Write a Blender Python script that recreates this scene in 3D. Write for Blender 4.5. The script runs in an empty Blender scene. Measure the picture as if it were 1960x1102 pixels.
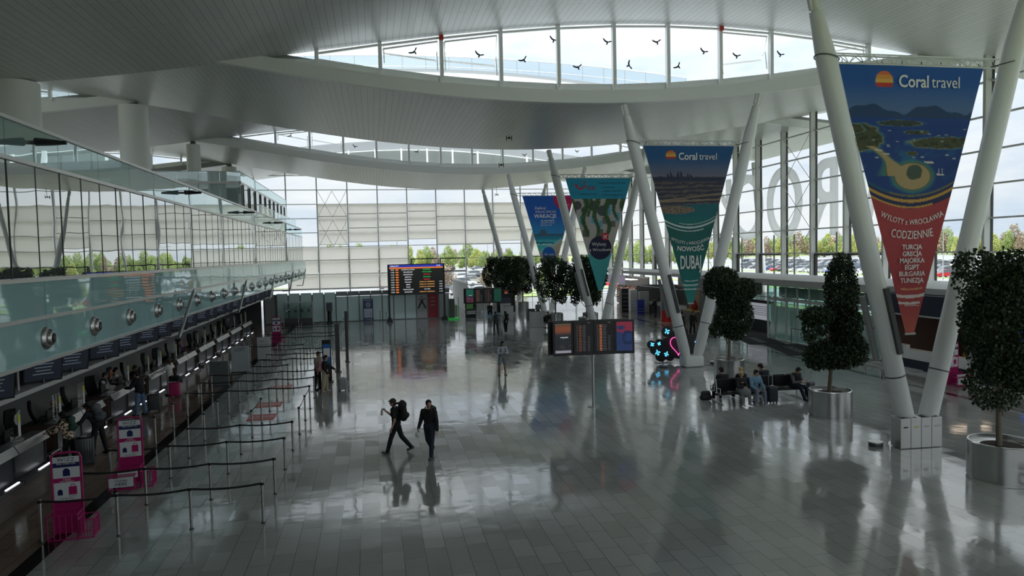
import bpy, math, random
import numpy as np
from mathutils import Vector, Matrix
random.seed(7); np.random.seed(7)
PI = math.pi
S = bpy.context.scene
COL = S.collection

# ------------------------------------------------------------------ camera
cam_d = bpy.data.cameras.new('camera'); cam = bpy.data.objects.new('camera', cam_d); COL.objects.link(cam)
S.camera = cam
def _cam():
    y, p, r = map(math.radians, (11.15, 2.85, 1.26))
    f = Vector((math.sin(y)*math.cos(p), math.cos(y)*math.cos(p), -math.sin(p)))
    rt = Vector((math.cos(y), -math.sin(y), 0)); up = rt.cross(f)
    rt2 = rt*math.cos(r) - up*math.sin(r); up2 = up*math.cos(r) + rt*math.sin(r)
    M = Matrix((rt2, up2, -f)).transposed().to_4x4(); M.translation = Vector((0, 0, 6)); return M
cam.matrix_world = _cam()
cam_d.sensor_width = 36; cam_d.lens = 1345/1960*36; cam_d.clip_start = .05; cam_d.clip_end = 3000

# ------------------------------------------------------------------ world / exposure
S.view_settings.view_transform = 'Standard'; S.view_settings.look = 'None'
S.view_settings.exposure = 1.12; S.view_settings.gamma = 1
W = bpy.data.worlds.new('sky'); S.world = W; W.use_nodes = True
nt = W.node_tree; nt.nodes.clear()
def N(nt, t, **k):
    n = nt.nodes.new(t)
    for a, b in k.items(): setattr(n, a, b)
    return n
SKY = 0.9
tc = N(nt, 'ShaderNodeTexCoord'); mp = N(nt, 'ShaderNodeMapping'); mp.inputs['Scale'].default_value = (2.2, 2.2, 7)
nz = N(nt, 'ShaderNodeTexNoise'); nz.inputs['Scale'].default_value = 1.6; nz.inputs['Detail'].default_value = 7; nz.inputs['Roughness'].default_value = .6
rp = N(nt, 'ShaderNodeValToRGB')
rp.color_ramp.elements[0].position = .34; rp.color_ramp.elements[0].color = (.62, .73, .88, 1)
rp.color_ramp.elements[1].position = .50; rp.color_ramp.elements[1].color = (.84, .88, .94, 1)
e = rp.color_ramp.elements.new(.64); e.color = (.97, .97, .98, 1)
bg = N(nt, 'ShaderNodeBackground'); bg.inputs['Strength'].default_value = SKY
ow = N(nt, 'ShaderNodeOutputWorld')
L = nt.links.new
L(tc.outputs['Generated'], mp.inputs['Vector']); L(mp.outputs[0], nz.inputs['Vector']); L(nz.outputs['Fac'], rp.inputs[0])
sz = N(nt, 'ShaderNodeSeparateXYZ'); L(tc.outputs['Generated'], sz.inputs[0])
cl = N(nt, 'ShaderNodeMath', operation='MAXIMUM'); L(sz.outputs['Z'], cl.inputs[0]); cl.inputs[1].default_value = 0
s2 = N(nt, 'ShaderNodeMath', operation='MULTIPLY'); L(cl.outputs[0], s2.inputs[0]); L(cl.outputs[0], s2.inputs[1])
s3 = N(nt, 'ShaderNodeMath', operation='MULTIPLY_ADD'); L(s2.outputs[0], s3.inputs[0]); s3.inputs[1].default_value = 2.6 * SKY; s3.inputs[2].default_value = .52 * SKY
L(s3.outputs[0], bg.inputs['Strength'])   # overcast sky: brighter overhead than at the horizon
L(rp.outputs[0], bg.inputs['Color']); L(bg.outputs[0], ow.inputs['Surface'])
sun_d = bpy.data.lights.new('sun', 'SUN'); sun_d.energy = 2.2; sun_d.angle = math.radians(6); sun_d.color = (1, .96, .9)
sun = bpy.data.objects.new('sun', sun_d); COL.objects.link(sun); sun.rotation_euler = Vector((.85, .06, -.75)).to_track_quat('-Z', 'Y').to_euler(); sun.location = (0, 0, 60)

# ------------------------------------------------------------------ materials
MATS = {}
def mat(name, col=(.5, .5, .5), rough=.5, metal=0., emit=None, es=1., spec=.5, noise=0., nscale=5., bump=0., alpha=None, trans=0.):
    if name in MATS: return MATS[name]
    m = bpy.data.materials.new(name); m.use_nodes = True; MATS[name] = m
    nt = m.node_tree; b = nt.nodes['Principled BSDF']
    b.inputs['Base Color'].default_value = (*col, 1); b.inputs['Roughness'].default_value = rough
    b.inputs['Metallic'].default_value = metal; b.inputs['Specular IOR Level'].default_value = spec
    if trans: b.inputs['Transmission Weight'].default_value = trans
    if emit:
        b.inputs['Emission Color'].default_value = (*emit, 1); b.inputs['Emission Strength'].default_value = es
    if noise or bump:
        t = N(nt, 'ShaderNodeTexCoord'); n = N(nt, 'ShaderNodeTexNoise'); n.inputs['Scale'].default_value = nscale; n.inputs['Detail'].default_value = 5
        nt.links.new(t.outputs['Object'], n.inputs['Vector'])
        if noise:
            mx = N(nt, 'ShaderNodeMixRGB'); mx.inputs[1].default_value = (*[c*(1-noise) for c in col], 1)
            mx.inputs[2].default_value = (*[min(1, c*(1+noise)) for c in col], 1)
            nt.links.new(n.outputs['Fac'], mx.inputs[0]); nt.links.new(mx.outputs[0], b.inputs['Base Color'])
        if bump:
            bp = N(nt, 'ShaderNodeBump'); bp.inputs['Strength'].default_value = bump; bp.inputs['Distance'].default_value = .02
            nt.links.new(n.outputs['Fac'], bp.inputs['Height']); nt.links.new(bp.outputs[0], b.inputs['Normal'])
    return m
def clear_glass(name, tint=(.92, .96, .96), refl=.06, ior=1.5):
    if name in MATS: return MATS[name]
    m = bpy.data.materials.new(name); m.use_nodes = True; MATS[name] = m; nt = m.node_tree; nt.nodes.clear()
    tr = N(nt, 'ShaderNodeBsdfTransparent'); tr.inputs[0].default_value = (*tint, 1)
    gl = N(nt, 'ShaderNodeBsdfGlossy'); gl.inputs['Roughness'].default_value = 0.0; gl.inputs[0].default_value = (.9, .95, .95, 1)
    fr = N(nt, 'ShaderNodeFresnel'); fr.inputs[0].default_value = ior
    ad = N(nt, 'ShaderNodeMath', operation='ADD', use_clamp=True); ad.inputs[1].default_value = refl
    mx = N(nt, 'ShaderNodeMixShader'); o = N(nt, 'ShaderNodeOutputMaterial')
    l = nt.links.new; l(fr.outputs[0], ad.inputs[0]); l(ad.outputs[0], mx.inputs[0]); l(tr.outputs[0], mx.inputs[1]); l(gl.outputs[0], mx.inputs[2])
    ge = N(nt, 'ShaderNodeNewGeometry'); m2 = N(nt, 'ShaderNodeMixShader'); l(ge.outputs['Backfacing'], m2.inputs[0]); l(mx.outputs[0], m2.inputs[1]); l(tr.outputs[0], m2.inputs[2]); l(m2.outputs[0], o.inputs[0])
    return m
def mirror_glass(name, base, refl, gcol=(.85, .9, .9), rough=0.0, wav=.02, trans=0.0):
    """coated facade glass: strong reflection over a tinted / painted body"""
    if name in MATS: return MATS[name]
    m = bpy.data.materials.new(name); m.use_nodes = True; MATS[name] = m; nt = m.node_tree; nt.nodes.clear()
    df = N(nt, 'ShaderNodeBsdfDiffuse'); df.inputs[0].default_value = (*base, 1)
    body = df
    if trans:
        tr = N(nt, 'ShaderNodeBsdfTransparent'); tr.inputs[0].default_value = (.6, .72, .72, 1)
        mm = N(nt, 'ShaderNodeMixShader'); mm.inputs[0].default_value = trans
        nt.links.new(df.outputs[0], mm.inputs[1]); nt.links.new(tr.outputs[0], mm.inputs[2]); body = mm
    gl = N(nt, 'ShaderNodeBsdfGlossy'); gl.inputs['Roughness'].default_value = rough; gl.inputs[0].default_value = (*gcol, 1)
    fr = N(nt, 'ShaderNodeFresnel'); fr.inputs[0].default_value = 1.45
    ad = N(nt, 'ShaderNodeMath', operation='ADD', use_clamp=True); ad.inputs[1].default_value = refl
    g = N(nt, 'ShaderNodeNewGeometry'); nz = N(nt, 'ShaderNodeTexNoise'); nz.inputs['Scale'].default_value = .55; nz.inputs['Detail'].default_value = 1
    bp = N(nt, 'ShaderNodeBump'); bp.inputs['Strength'].default_value = wav; bp.inputs['Distance'].default_value = .5
    mx = N(nt, 'ShaderNodeMixShader'); o = N(nt, 'ShaderNodeOutputMaterial')
    l = nt.links.new
    l(g.outputs['Position'], nz.inputs['Vector']); l(nz.outputs['Fac'], bp.inputs['Height']); l(bp.outputs[0], gl.inputs['Normal'])
    l(fr.outputs[0], ad.inputs[0]); l(ad.outputs[0], mx.inputs[0]); l(body.outputs[0], mx.inputs[1]); l(gl.outputs[0], mx.inputs[2]); l(mx.outputs[0], o.inputs[0])
    if trans:
        m2 = N(nt, 'ShaderNodeMixShader'); t2 = N(nt, 'ShaderNodeBsdfTransparent'); l(g.outputs['Backfacing'], m2.inputs[0]); l(mx.outputs[0], m2.inputs[1]); l(t2.outputs[0], m2.inputs[2]); l(m2.outputs[0], o.inputs[0])
    return m
def fabric_translucent(name, col, t=.5):
    if name in MATS: return MATS[name]
    m = bpy.data.materials.new(name); m.use_nodes = True; MATS[name] = m; nt = m.node_tree; nt.nodes.clear()
    a = N(nt, 'ShaderNodeBsdfDiffuse'); b = N(nt, 'ShaderNodeBsdfTranslucent')
    a.inputs[0].default_value = (*col, 1); b.inputs[0].default_value = (*col, 1)
    mx = N(nt, 'ShaderNodeMixShader'); mx.inputs[0].default_value = t; o = N(nt, 'ShaderNodeOutputMaterial')
    nt.links.new(a.outputs[0], mx.inputs[1]); nt.links.new(b.outputs[0], mx.inputs[2]); nt.links.new(mx.outputs[0], o.inputs[0])
    return m
def attr_mat(name, rough=.6, transl=0., emit=0.):
    """material that reads the mesh's printed artwork colours"""
    if name in MATS: return MATS[name]
    m = bpy.data.materials.new(name); m.use_nodes = True; MATS[name] = m; nt = m.node_tree
    b = nt.nodes['Principled BSDF']; b.inputs['Roughness'].default_value = rough
    a = N(nt, 'ShaderNodeAttribute', attribute_name='print')
    nt.links.new(a.outputs['Color'], b.inputs['Base Color'])
    if emit:
        nt.links.remove(b.inputs['Base Color'].links[0]); b.inputs['Base Color'].default_value = (.01, .01, .012, 1)
        nt.links.new(a.outputs['Color'], b.inputs['Emission Color']); b.inputs['Emission Strength'].default_value = emit
    if transl:
        t = N(nt, 'ShaderNodeBsdfTranslucent'); mx = N(nt, 'ShaderNodeMixShader'); mx.inputs[0].default_value = transl
        nt.links.new(a.outputs['Color'], t.inputs[0]); o = nt.nodes['Material Output']
        nt.links.new(b.outputs[0], mx.inputs[1]); nt.links.new(t.outputs[0], mx.inputs[2]); nt.links.new(mx.outputs[0], o.inputs[0])
    return m

def floor_mat():
    m = bpy.data.materials.new('stone_tile_floor'); m.use_nodes = True; nt = m.node_tree; b = nt.nodes['Principled BSDF']
    l = nt.links.new
    g = N(nt, 'ShaderNodeNewGeometry'); sx = N(nt, 'ShaderNodeSeparateXYZ'); cb = N(nt, 'ShaderNodeCombineXYZ')
    l(g.outputs['Position'], sx.inputs[0]); l(sx.outputs['Y'], cb.inputs[0]); l(sx.outputs['X'], cb.inputs[1])
    br = N(nt, 'ShaderNodeTexBrick'); br.offset = .5; br.squash = 1
    br.inputs['Scale'].default_value = 1; br.inputs['Brick Width'].default_value = .86; br.inputs['Row Height'].default_value = .43
    br.inputs['Mortar Size'].default_value = .005; br.inputs['Mortar Smooth'].default_value = .3
    br.inputs['Color1'].default_value = (.36, .37, .365, 1); br.inputs['Color2'].default_value = (.43, .44, .435, 1); br.inputs['Mortar'].default_value = (.05, .05, .05, 1)
    br.inputs['Bias'].default_value = 0
    l(cb.outputs[0], br.inputs['Vector'])
    nz = N(nt, 'ShaderNodeTexNoise'); nz.inputs['Scale'].default_value = 60; nz.inputs['Detail'].default_value = 3; l(g.outputs['Position'], nz.inputs['Vector'])
    mr = N(nt, 'ShaderNodeMixRGB', blend_type='MULTIPLY'); mr.inputs[0].default_value = .35
    l(br.outputs['Color'], mr.inputs[1]); l(nz.outputs['Color'], mr.inputs[2])
    # brown stone on the check-in side (x < -7.1), a dark strip, and dark joints
    def lt(out, v, op='LESS_THAN'):
        n = N(nt, 'ShaderNodeMath', operation=op); l(out, n.inputs[0]); n.inputs[1].default_value = v; return n.outputs[0]
    def mixc(fac, a, colr):
        n = N(nt, 'ShaderNodeMixRGB'); l(fac, n.inputs[0]); l(a, n.inputs[1])
        n.inputs[2].default_value = (*colr, 1); return n.outputs[0]
    def band(out, c, hw):
        n = N(nt, 'ShaderNodeMath', operation='COMPARE'); l(out, n.inputs[0]); n.inputs[1].default_value = c; n.inputs[2].default_value = hw; return n.outputs[0]
    warm = N(nt, 'ShaderNodeMixRGB', blend_type='MULTIPLY'); l(lt(sx.outputs['X'], -6.9), warm.inputs[0]); l(mr.outputs[0], warm.inputs[1]); warm.inputs[2].default_value = (.78, .56, .48, 1)
    c = warm.outputs[0]
    c = mixc(band(sx.outputs['X'], -6.92, .18), c, (.025, .024, .024))
    c = mixc(band(sx.outputs['X'], 22.4, .17), c, (.03, .03, .03))
    wr = N(nt, 'ShaderNodeMixRGB', blend_type='MULTIPLY'); l(lt(sx.outputs['X'], 22.55, 'GREATER_THAN'), wr.inputs[0]); l(c, wr.inputs[1]); wr.inputs[2].default_value = (.9, .82, .78, 1)
    c = mixc(band(sx.outputs['Y'], 32.03, .016), wr.outputs[0], (.02, .02, .02))
    l(c, b.inputs['Base Color'])
    # roughness and slight unevenness from slab to slab
    rr = N(nt, 'ShaderNodeMapRange'); rr.inputs['From Min'].default_value = .36; rr.inputs['From Max'].default_value = .43; rr.inputs['To Min'].default_value = .05; rr.inputs['To Max'].default_value = .13
    sb = N(nt, 'ShaderNodeSeparateColor'); l(br.outputs['Color'], sb.inputs[0]); l(sb.outputs[0], rr.inputs[0]); l(rr.outputs[0], b.inputs['Roughness'])
    n2 = N(nt, 'ShaderNodeTexNoise'); n2.inputs['Scale'].default_value = 1.3; n2.inputs['Detail'].default_value = 2; l(g.outputs['Position'], n2.inputs['Vector'])
    # per-slab tilt: brick colour used as height offset
    ad = N(nt, 'ShaderNodeMath', operation='MULTIPLY_ADD'); l(sb.outputs[0], ad.inputs[0]); ad.inputs[1].default_value = .25; l(n2.outputs['Fac'], ad.inputs[2])
    bp = N(nt, 'ShaderNodeBump'); bp.inputs['Strength'].default_value = .06; bp.inputs['Distance'].default_value = .08
    l(ad.outputs[0], bp.inputs['Height']); l(bp.outputs[0], b.inputs['Normal'])
    b.inputs['Specular IOR Level'].default_value = .75; b.inputs['IOR'].default_value = 1.55
    return m
def ceil_mat():
    m = bpy.data.materials.new('metal_plank_ceiling'); m.use_nodes = True; nt = m.node_tree; b = nt.nodes['Principled BSDF']; l = nt.links.new
    g = N(nt, 'ShaderNodeNewGeometry'); sx = N(nt, 'ShaderNodeSeparateXYZ'); l(g.outputs['Position'], sx.inputs[0])
    cb = N(nt, 'ShaderNodeCombineXYZ'); l(sx.outputs['Y'], cb.inputs[0]); l(sx.outputs['X'], cb.inputs[1])
    br = N(nt, 'ShaderNodeTexBrick'); br.offset = .5; br.inputs['Scale'].default_value = 1; br.inputs['Brick Width'].default_value = 5.05; br.inputs['Row Height'].default_value = .30
    br.inputs['Mortar Size'].default_value = .012; br.inputs['Mortar Smooth'].default_value = .1
    br.inputs['Color1'].default_value = (.62, .63, .62, 1); br.inputs['Color2'].default_value = (.66, .67, .66, 1); br.inputs['Mortar'].default_value = (.36, .36, .36, 1)
    l(cb.outputs[0], br.inputs['Vector']); l(br.outputs['Color'], b.inputs['Base Color'])
    bp = N(nt, 'ShaderNodeBump'); bp.inputs['Strength'].default_value = .5; bp.inputs['Distance'].default_value = .01; bp.invert = True
    l(br.outputs['Fac'], bp.inputs['Height']); l(bp.outputs[0], b.inputs['Normal'])
    b.inputs['Roughness'].default_value = .34; b.inputs['Metallic'].default_value = .15
    return m

M_white = mat('white_paint', (.82, .83, .82), .35)
M_beam = mat('pale_grey_paint', (.76, .77, .76), .4)
M_steel = mat('brushed_steel', (.55, .55, .54), .28, 1.)
M_dsteel = mat('dark_steel', (.12, .12, .12), .4, .8)
M_black = mat('black_plastic', (.012, .012, .013), .4)
M_mblack = mat('matt_black', (.01, .01, .011), .8)
M_grey = mat('grey_panel', (.28, .28, .28), .5)
M_lgrey = mat('light_grey_panel', (.5, .5, .49), .45)
M_dgrey = mat('dark_grey_panel', (.07, .072, .075), .4)
M_pink = mat('magenta_paint', (.42, .012, .14), .45)
M_glass = clear_glass('window_glass', refl=.0, ior=1.18)
M_glassg = clear_glass('green_glass', (.78, .9, .87), .10)
M_steelv = mat('striped_steel', (.5, .5, .49), .25, 1.)

# ------------------------------------------------------------------ mesh builder
class MB:
    def __init__(s): s.v = []; s.f = []; s.mi = []; s.m = 0
    def add(s, vs, fs):
        o = len(s.v); s.v += [tuple(v) for v in vs]
        for f in fs: s.f.append(tuple(o+i for i in f)); s.mi.append(s.m)
        return s
    def box(s, c, d, rz=0., rx=0., ry=0.):
        hx, hy, hz = d[0]/2, d[1]/2, d[2]/2
        P = [Vector((x, y, z)) for x in (-hx, hx) for y in (-hy, hy) for z in (-hz, hz)]
        if rz or rx or ry:
            R = Matrix.Rotation(rz, 3, 'Z') @ Matrix.Rotation(ry, 3, 'Y') @ Matrix.Rotation(rx, 3, 'X')
            P = [R @ p for p in P]
        C = Vector(c)
        return s.add([p+C for p in P], [(0, 1, 3, 2), (4, 6, 7, 5), (0, 4, 5, 1), (2, 3, 7, 6), (0, 2, 6, 4), (1, 5, 7, 3)])
    def bx(s, x0, x1, y0, y1, z0, z1): return s.box(((x0+x1)/2, (y0+y1)/2, (z0+z1)/2), (abs(x1-x0), abs(y1-y0), abs(z1-z0)))
    def rbox(s, c, d, r=.03, rz=0., n=3):
        """box with rounded vertical edges and softened top"""
        hx, hy = d[0]/2-r, d[1]/2-r; ring = []
        for k, (sx, sy) in enumerate(((1, 1), (-1, 1), (-1, -1), (1, -1))):
            for j in range(n+1):
                a = (k + j/n)*PI/2; ring.append((sx*hx, sy*hy, math.cos(a), math.sin(a)))
        lv = [(-d[2]/2, r*.5), (-d[2]/2+r*.4, r), (d[2]/2-r*.6, r), (d[2]/2-r*.15, r*.7), (d[2]/2, r*.2)]
        vs = []; m = len(ring); cs, sn = math.cos(rz), math.sin(rz)
        for z, q in lv:
            for (x, y, ca, sa) in ring:
                X, Y = x+q*ca, y+q*sa
                vs.append((c[0]+X*cs-Y*sn, c[1]+X*sn+Y*cs, c[2]+z))
        fs = [(i*m+j, i*m+(j+1) % m, (i+1)*m+(j+1) % m, (i+1)*m+j) for i in range(len(lv)-1) for j in range(m)]
        fs += [tuple(range(m))[::-1], tuple((len(lv)-1)*m+j for j in range(m))]
        return s.add(vs, fs)
    def tube(s, p0, p1, r0, r1=None, n=12, cap=True):
        r1 = r0 if r1 is None else r1
        p0, p1 = Vector(p0), Vector(p1); d = (p1-p0).normalized()
        a = d.orthogonal().normalized(); b = d.cross(a); vs = []
        for p, r in ((p0, r0), (p1, r1)):
            for i in range(n):
                t = 2*PI*i/n; vs.append(p+(a*math.cos(t)+b*math.sin(t))*r)
        fs = [(i, (i+1) % n, n+(i+1) % n, n+i) for i in range(n)]
        if cap: fs += [tuple(range(n))[::-1], tuple(range(n, 2*n))]
        return s.add(vs, fs)
    def path(s, pts, r, n=8, closed=False):
        pts = [Vector(p) for p in pts]; m = len(pts); rr = r if isinstance(r, (list, tuple)) else [r]*m
        vs = []; pa = None
        for i, p in enumerate(pts):
            if closed: d = (pts[(i+1) % m]-pts[i-1])
            else: d = pts[min(i+1, m-1)]-pts[max(i-1, 0)]
            d = d.normalized()
            a = d.orthogonal().normalized() if pa is None else (pa-d*pa.dot(d)).normalized()
            pa = a; b = d.cross(a)
            for k in range(n):
                t = 2*PI*k/n; vs.append(p+(a*math.cos(t)+b*math.sin(t))*rr[i])
        fs = []
        for i in range(m if closed else m-1):
            j = (i+1) % m
            for k in range(n): fs.append((i*n+k, i*n+(k+1) % n, j*n+(k+1) % n, j*n+k))
        if not closed: fs += [tuple(range(n))[::-1], tuple((m-1)*n+k for k in range(n))]
        return s.add(vs, fs)
    def lathe(s, prof, c=(0, 0, 0), n=32, sx=1, sy=1):
        vs = []; m = len(prof)
        for r, z in prof:
            for i in range(n):
                t = 2*PI*i/n; vs.append((c[0]+r*sx*math.cos(t), c[1]+r*sy*math.sin(t), c[2]+z))
        fs = [(j*n+i, j*n+(i+1) % n, (j+1)*n+(i+1) % n, (j+1)*n+i) for j in range(m-1) for i in range(n)]
        fs += [tuple(range(n))[::-1], tuple((m-1)*n+i for i in range(n))]
        return s.add(vs, fs)
    def capsule(s, p0, p1, r0, r1=None, sq=1., side=None, n=14):
        """tapered capsule; sq squashes along the direction orthogonal to 'side'"""
        r1 = r0 if r1 is None else r1
        p0, p1 = Vector(p0), Vector(p1); d = p1-p0
        L_ = d.length; d = d.normalized() if L_ > 1e-6 else Vector((0, 0, 1))
        a = (Vector(side)-d*Vector(side).dot(d)).normalized() if side is not None else d.orthogonal().normalized()
        b = d.cross(a); rings = []
        for k in range(5):
            t = -PI/2+PI/2*k/4.; rings.append((p0+d*(math.sin(t)*r0), max(r0*math.cos(t), .0008)))
        for k in range(5):
            t = PI/2*k/4.; rings.append((p1+d*(math.sin(t)*r1), max(r1*math.cos(t), .0008)))
        vs = []
        for p, r in rings:
            for i in range(n):
                t = 2*PI*i/n; vs.append(p+a*math.cos(t)*r+b*math.sin(t)*r*sq)
        m = len(rings)
        fs = [(j*n+i, j*n+(i+1) % n, (j+1)*n+(i+1) % n, (j+1)*n+i) for j in range(m-1) for i in range(n)]
        fs += [tuple(range(n))[::-1], tuple((m-1)*n+i for i in range(n))]
        return s.add(vs, fs)
    def ell(s, c, r, R=None, n=16, m=10):
        vs = []
        for j in range(m+1):
            t = PI*j/m; rr = max(math.sin(t), .01)
            for i in range(n):
                a = 2*PI*i/n; v = Vector((r[0]*rr*math.cos(a), r[1]*rr*math.sin(a), -r[2]*math.cos(t)))
                if R is not None: v = R @ v
                vs.append(v+Vector(c))
        fs = [(j*n+i, j*n+(i+1) % n, (j+1)*n+(i+1) % n, (j+1)*n+i) for j in range(m) for i in range(n)]
        fs += [tuple(range(n))[::-1], tuple(m*n+i for i in range(n))]
        return s.add(vs, fs)
    def prism(s, poly, axis, a0, a1):
        """poly: 2-D outline, extruded along axis 'x','y','z' from a0 to a1"""
        n = len(poly)
        def P(u, v, a): return {'x': (a, u, v), 'y': (u, a, v), 'z': (u, v, a)}[axis]
        vs = [P(u, v, a0) for u, v in poly]+[P(u, v, a1) for u, v in poly]
        fs = [(i, (i+1) % n, n+(i+1) % n, n+i) for i in range(n)]+[tuple(range(n))[::-1], tuple(range(n, 2*n))]
        return s.add(vs, fs)
    def quad(s, a, b, c, d): return s.add([a, b, c, d], [(0, 1, 2, 3)])
    def build(s, name, mats, parent=None, origin=(0, 0, 0), smooth=False, top=False):
        o = Vector(origin)
        me = bpy.data.meshes.new(name)
        me.from_pydata([(v[0]-o.x, v[1]-o.y, v[2]-o.z) for v in s.v], [], s.f)
        if not isinstance(mats, (list, tuple)): mats = [mats]
        for m in mats: me.materials.append(m)
        me.polygons.foreach_set('material_index', s.mi)
        if smooth:
            me.polygons.foreach_set('use_smooth', [True]*len(s.f)); me.set_sharp_from_angle(angle=math.radians(40))
        ob = bpy.data.objects.new(name, me); COL.objects.link(ob)
        if parent is not None: ob.parent = parent
        else: ob.location = o
        return ob
def tag(o, label=None, cat=None, group=None, kind=None):
    if label: o['label'] = label
    if cat: o['category'] = cat
    if group: o['group'] = group
    if kind: o['kind'] = kind
    return o
def thing(name, loc, label, cat, rz=0., group=None):
    o = bpy.data.objects.new(name, None); COL.objects.link(o); o.location = loc; o.rotation_euler = (0, 0, rz)
    o.empty_display_size = .1
    return tag(o, label, cat, group)
def struct(o): o['kind'] = 'structure'; return o
def dup(o, parent=None, **k):
    c = o.copy(); COL.objects.link(c)
    if parent is not None: c.parent = parent
    for ch in [x for x in CH.get(o.name, [])]: dup(ch, c)
    return c
CH = {}
def reg(o):
    """remember children once so that copies do not have to search the scene"""
    for q in bpy.data.objects:
        if q.parent: CH.setdefault(q.parent.name, [])
    for k in CH: CH[k] = []
    for q in bpy.data.objects:
        if q.parent: CH[q.parent.name].append(q)
def text_geo(s, size, bend=0., ext=.002, wx=1., off=0.):
    c = bpy.data.curves.new('t', 'FONT'); c.body = s; c.size = size; c.offset = off; c.align_x = 'CENTER'; c.align_y = 'CENTER'; c.extrude = ext; c.resolution_u = 3
    ob = bpy.data.objects.new('t', c); me = bpy.data.meshes.new_from_object(ob)
    bpy.data.objects.remove(ob); bpy.data.curves.remove(c)
    for v in me.vertices:
        v.co.x *= wx
        if bend: v.co.y += bend*v.co.x**2
    return me
def text(name, s, loc, size, m, parent=None, rz=0., bend=0., wx=1., ext=.002, bold=0.):
    """lettering in a vertical plane facing -Y (turned by rz)"""
    me = text_geo(s, size, bend, ext, wx); me.name = name; me.materials.append(m)
    o = bpy.data.objects.new(name, me); COL.objects.link(o); o.location = loc; o.rotation_euler = (PI/2, 0, rz)
    if parent is not None: o.parent = parent
    return o
def text_in(mb, s, loc, size, rz=0., bend=0., wx=1., ext=.002):
    me = text_geo(s, size, bend, ext, wx); R = Matrix.Rotation(rz, 3, 'Z') @ Matrix.Rotation(PI/2, 3, 'X')
    mb.add([R @ v.co+Vector(loc) for v in me.vertices], [tuple(p.vertices) for p in me.polygons]); bpy.data.meshes.remove(me)
# ------------------------------------------------------------------ setting: floor, ground, roof
V_Y = [18.2, 33.4, 48.5, 63.6, 78.7]
XL, XR, YB, YF = -34., 32., 92., -4.
def low(x): return 15.2-2*math.cos(PI*(x-9.3)/38)
def highA(x): return 15.2+2*math.cos(PI*(x-16)/38)
def highC(x): return 16.0+1.7*math.cos(PI*(x-5)/38)
mb = MB(); mb.bx(XL, XR, YF, YB, -.3, 0)
struct(mb.build('floor', floor_mat()))
CM = ceil_mat()
strips = [(-12., 3.1, highA, 0), (3.1, 18.2, low, .0), (18.2, 33.4, highA, 0), (33.4, 48.5, low, 0), (48.5, 63.6, highC, 0), (63.6, 78.7, low, 0), (78.7, 94.5, highC, 0)]
TH = .9
xs = [XL-3+i*.8 for i in range(int((XR+9-XL)/.8)+1)]
for k, (y0, y1, fn, dz) in enumerate(strips):
    mb = MB(); n = len(xs)
    for y in (y0, y1):
        for x in xs: mb.v.append((x, y, fn(x)+dz))
        for x in xs: mb.v.append((x, y, fn(x)+dz+TH))
    for i in range(n-1):
        mb.f.append((i, i+1, 2*n+i+1, 2*n+i)); mb.mi.append(0)
        mb.f.append((n+i, 3*n+i, 3*n+i+1, n+i+1)); mb.mi.append(1)
        mb.f.append((i, n+i, n+i+1, i+1)); mb.mi.append(1)
        mb.f.append((2*n+i, 2*n+i+1, 3*n+i+1, 3*n+i)); mb.mi.append(1)
    mb.f += [(0, 2*n, 3*n, n), (n-1, 2*n-1, 4*n-1, 3*n-1)]; mb.mi += [1, 1]
    o = mb.build('ceiling', [CM, mat('roof_membrane', (.30, .31, .31), .8)], smooth=True); struct(o)
# edge beams of the low strips (both edges) as trim
tn = 1
def edge_beam(y, fn, w=.35, h=.58, side=-1):
    global tn
    mb = MB(); n = len(xs)
    ya, yb_ = (y-w, y-.002) if side < 0 else (y+.002, y+w)
    for i in range(n-1):
        a, b = xs[i], xs[i+1]
        A = [(a, ya, fn(a)-.03), (a, yb_, fn(a)-.03), (a, yb_, fn(a)+h), (a, ya, fn(a)+h)]
        B = [(b, ya, fn(b)-.03), (b, yb_, fn(b)-.03), (b, yb_, fn(b)+h), (b, ya, fn(b)+h)]
        mb.add(A+B, [(0, 1, 5, 4), (1, 2, 6, 5), (2, 3, 7, 6), (3, 0, 4, 7)])
    o = mb.build('trim_%d' % tn, M_white, smooth=True); tn += 1; struct(o)
for y, fn, sd in ((33.4, low, -1), (63.6, low, -1), (48.5, highC, -1), (3.1, low, -1)):
    edge_beam(y, fn, side=sd)
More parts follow.
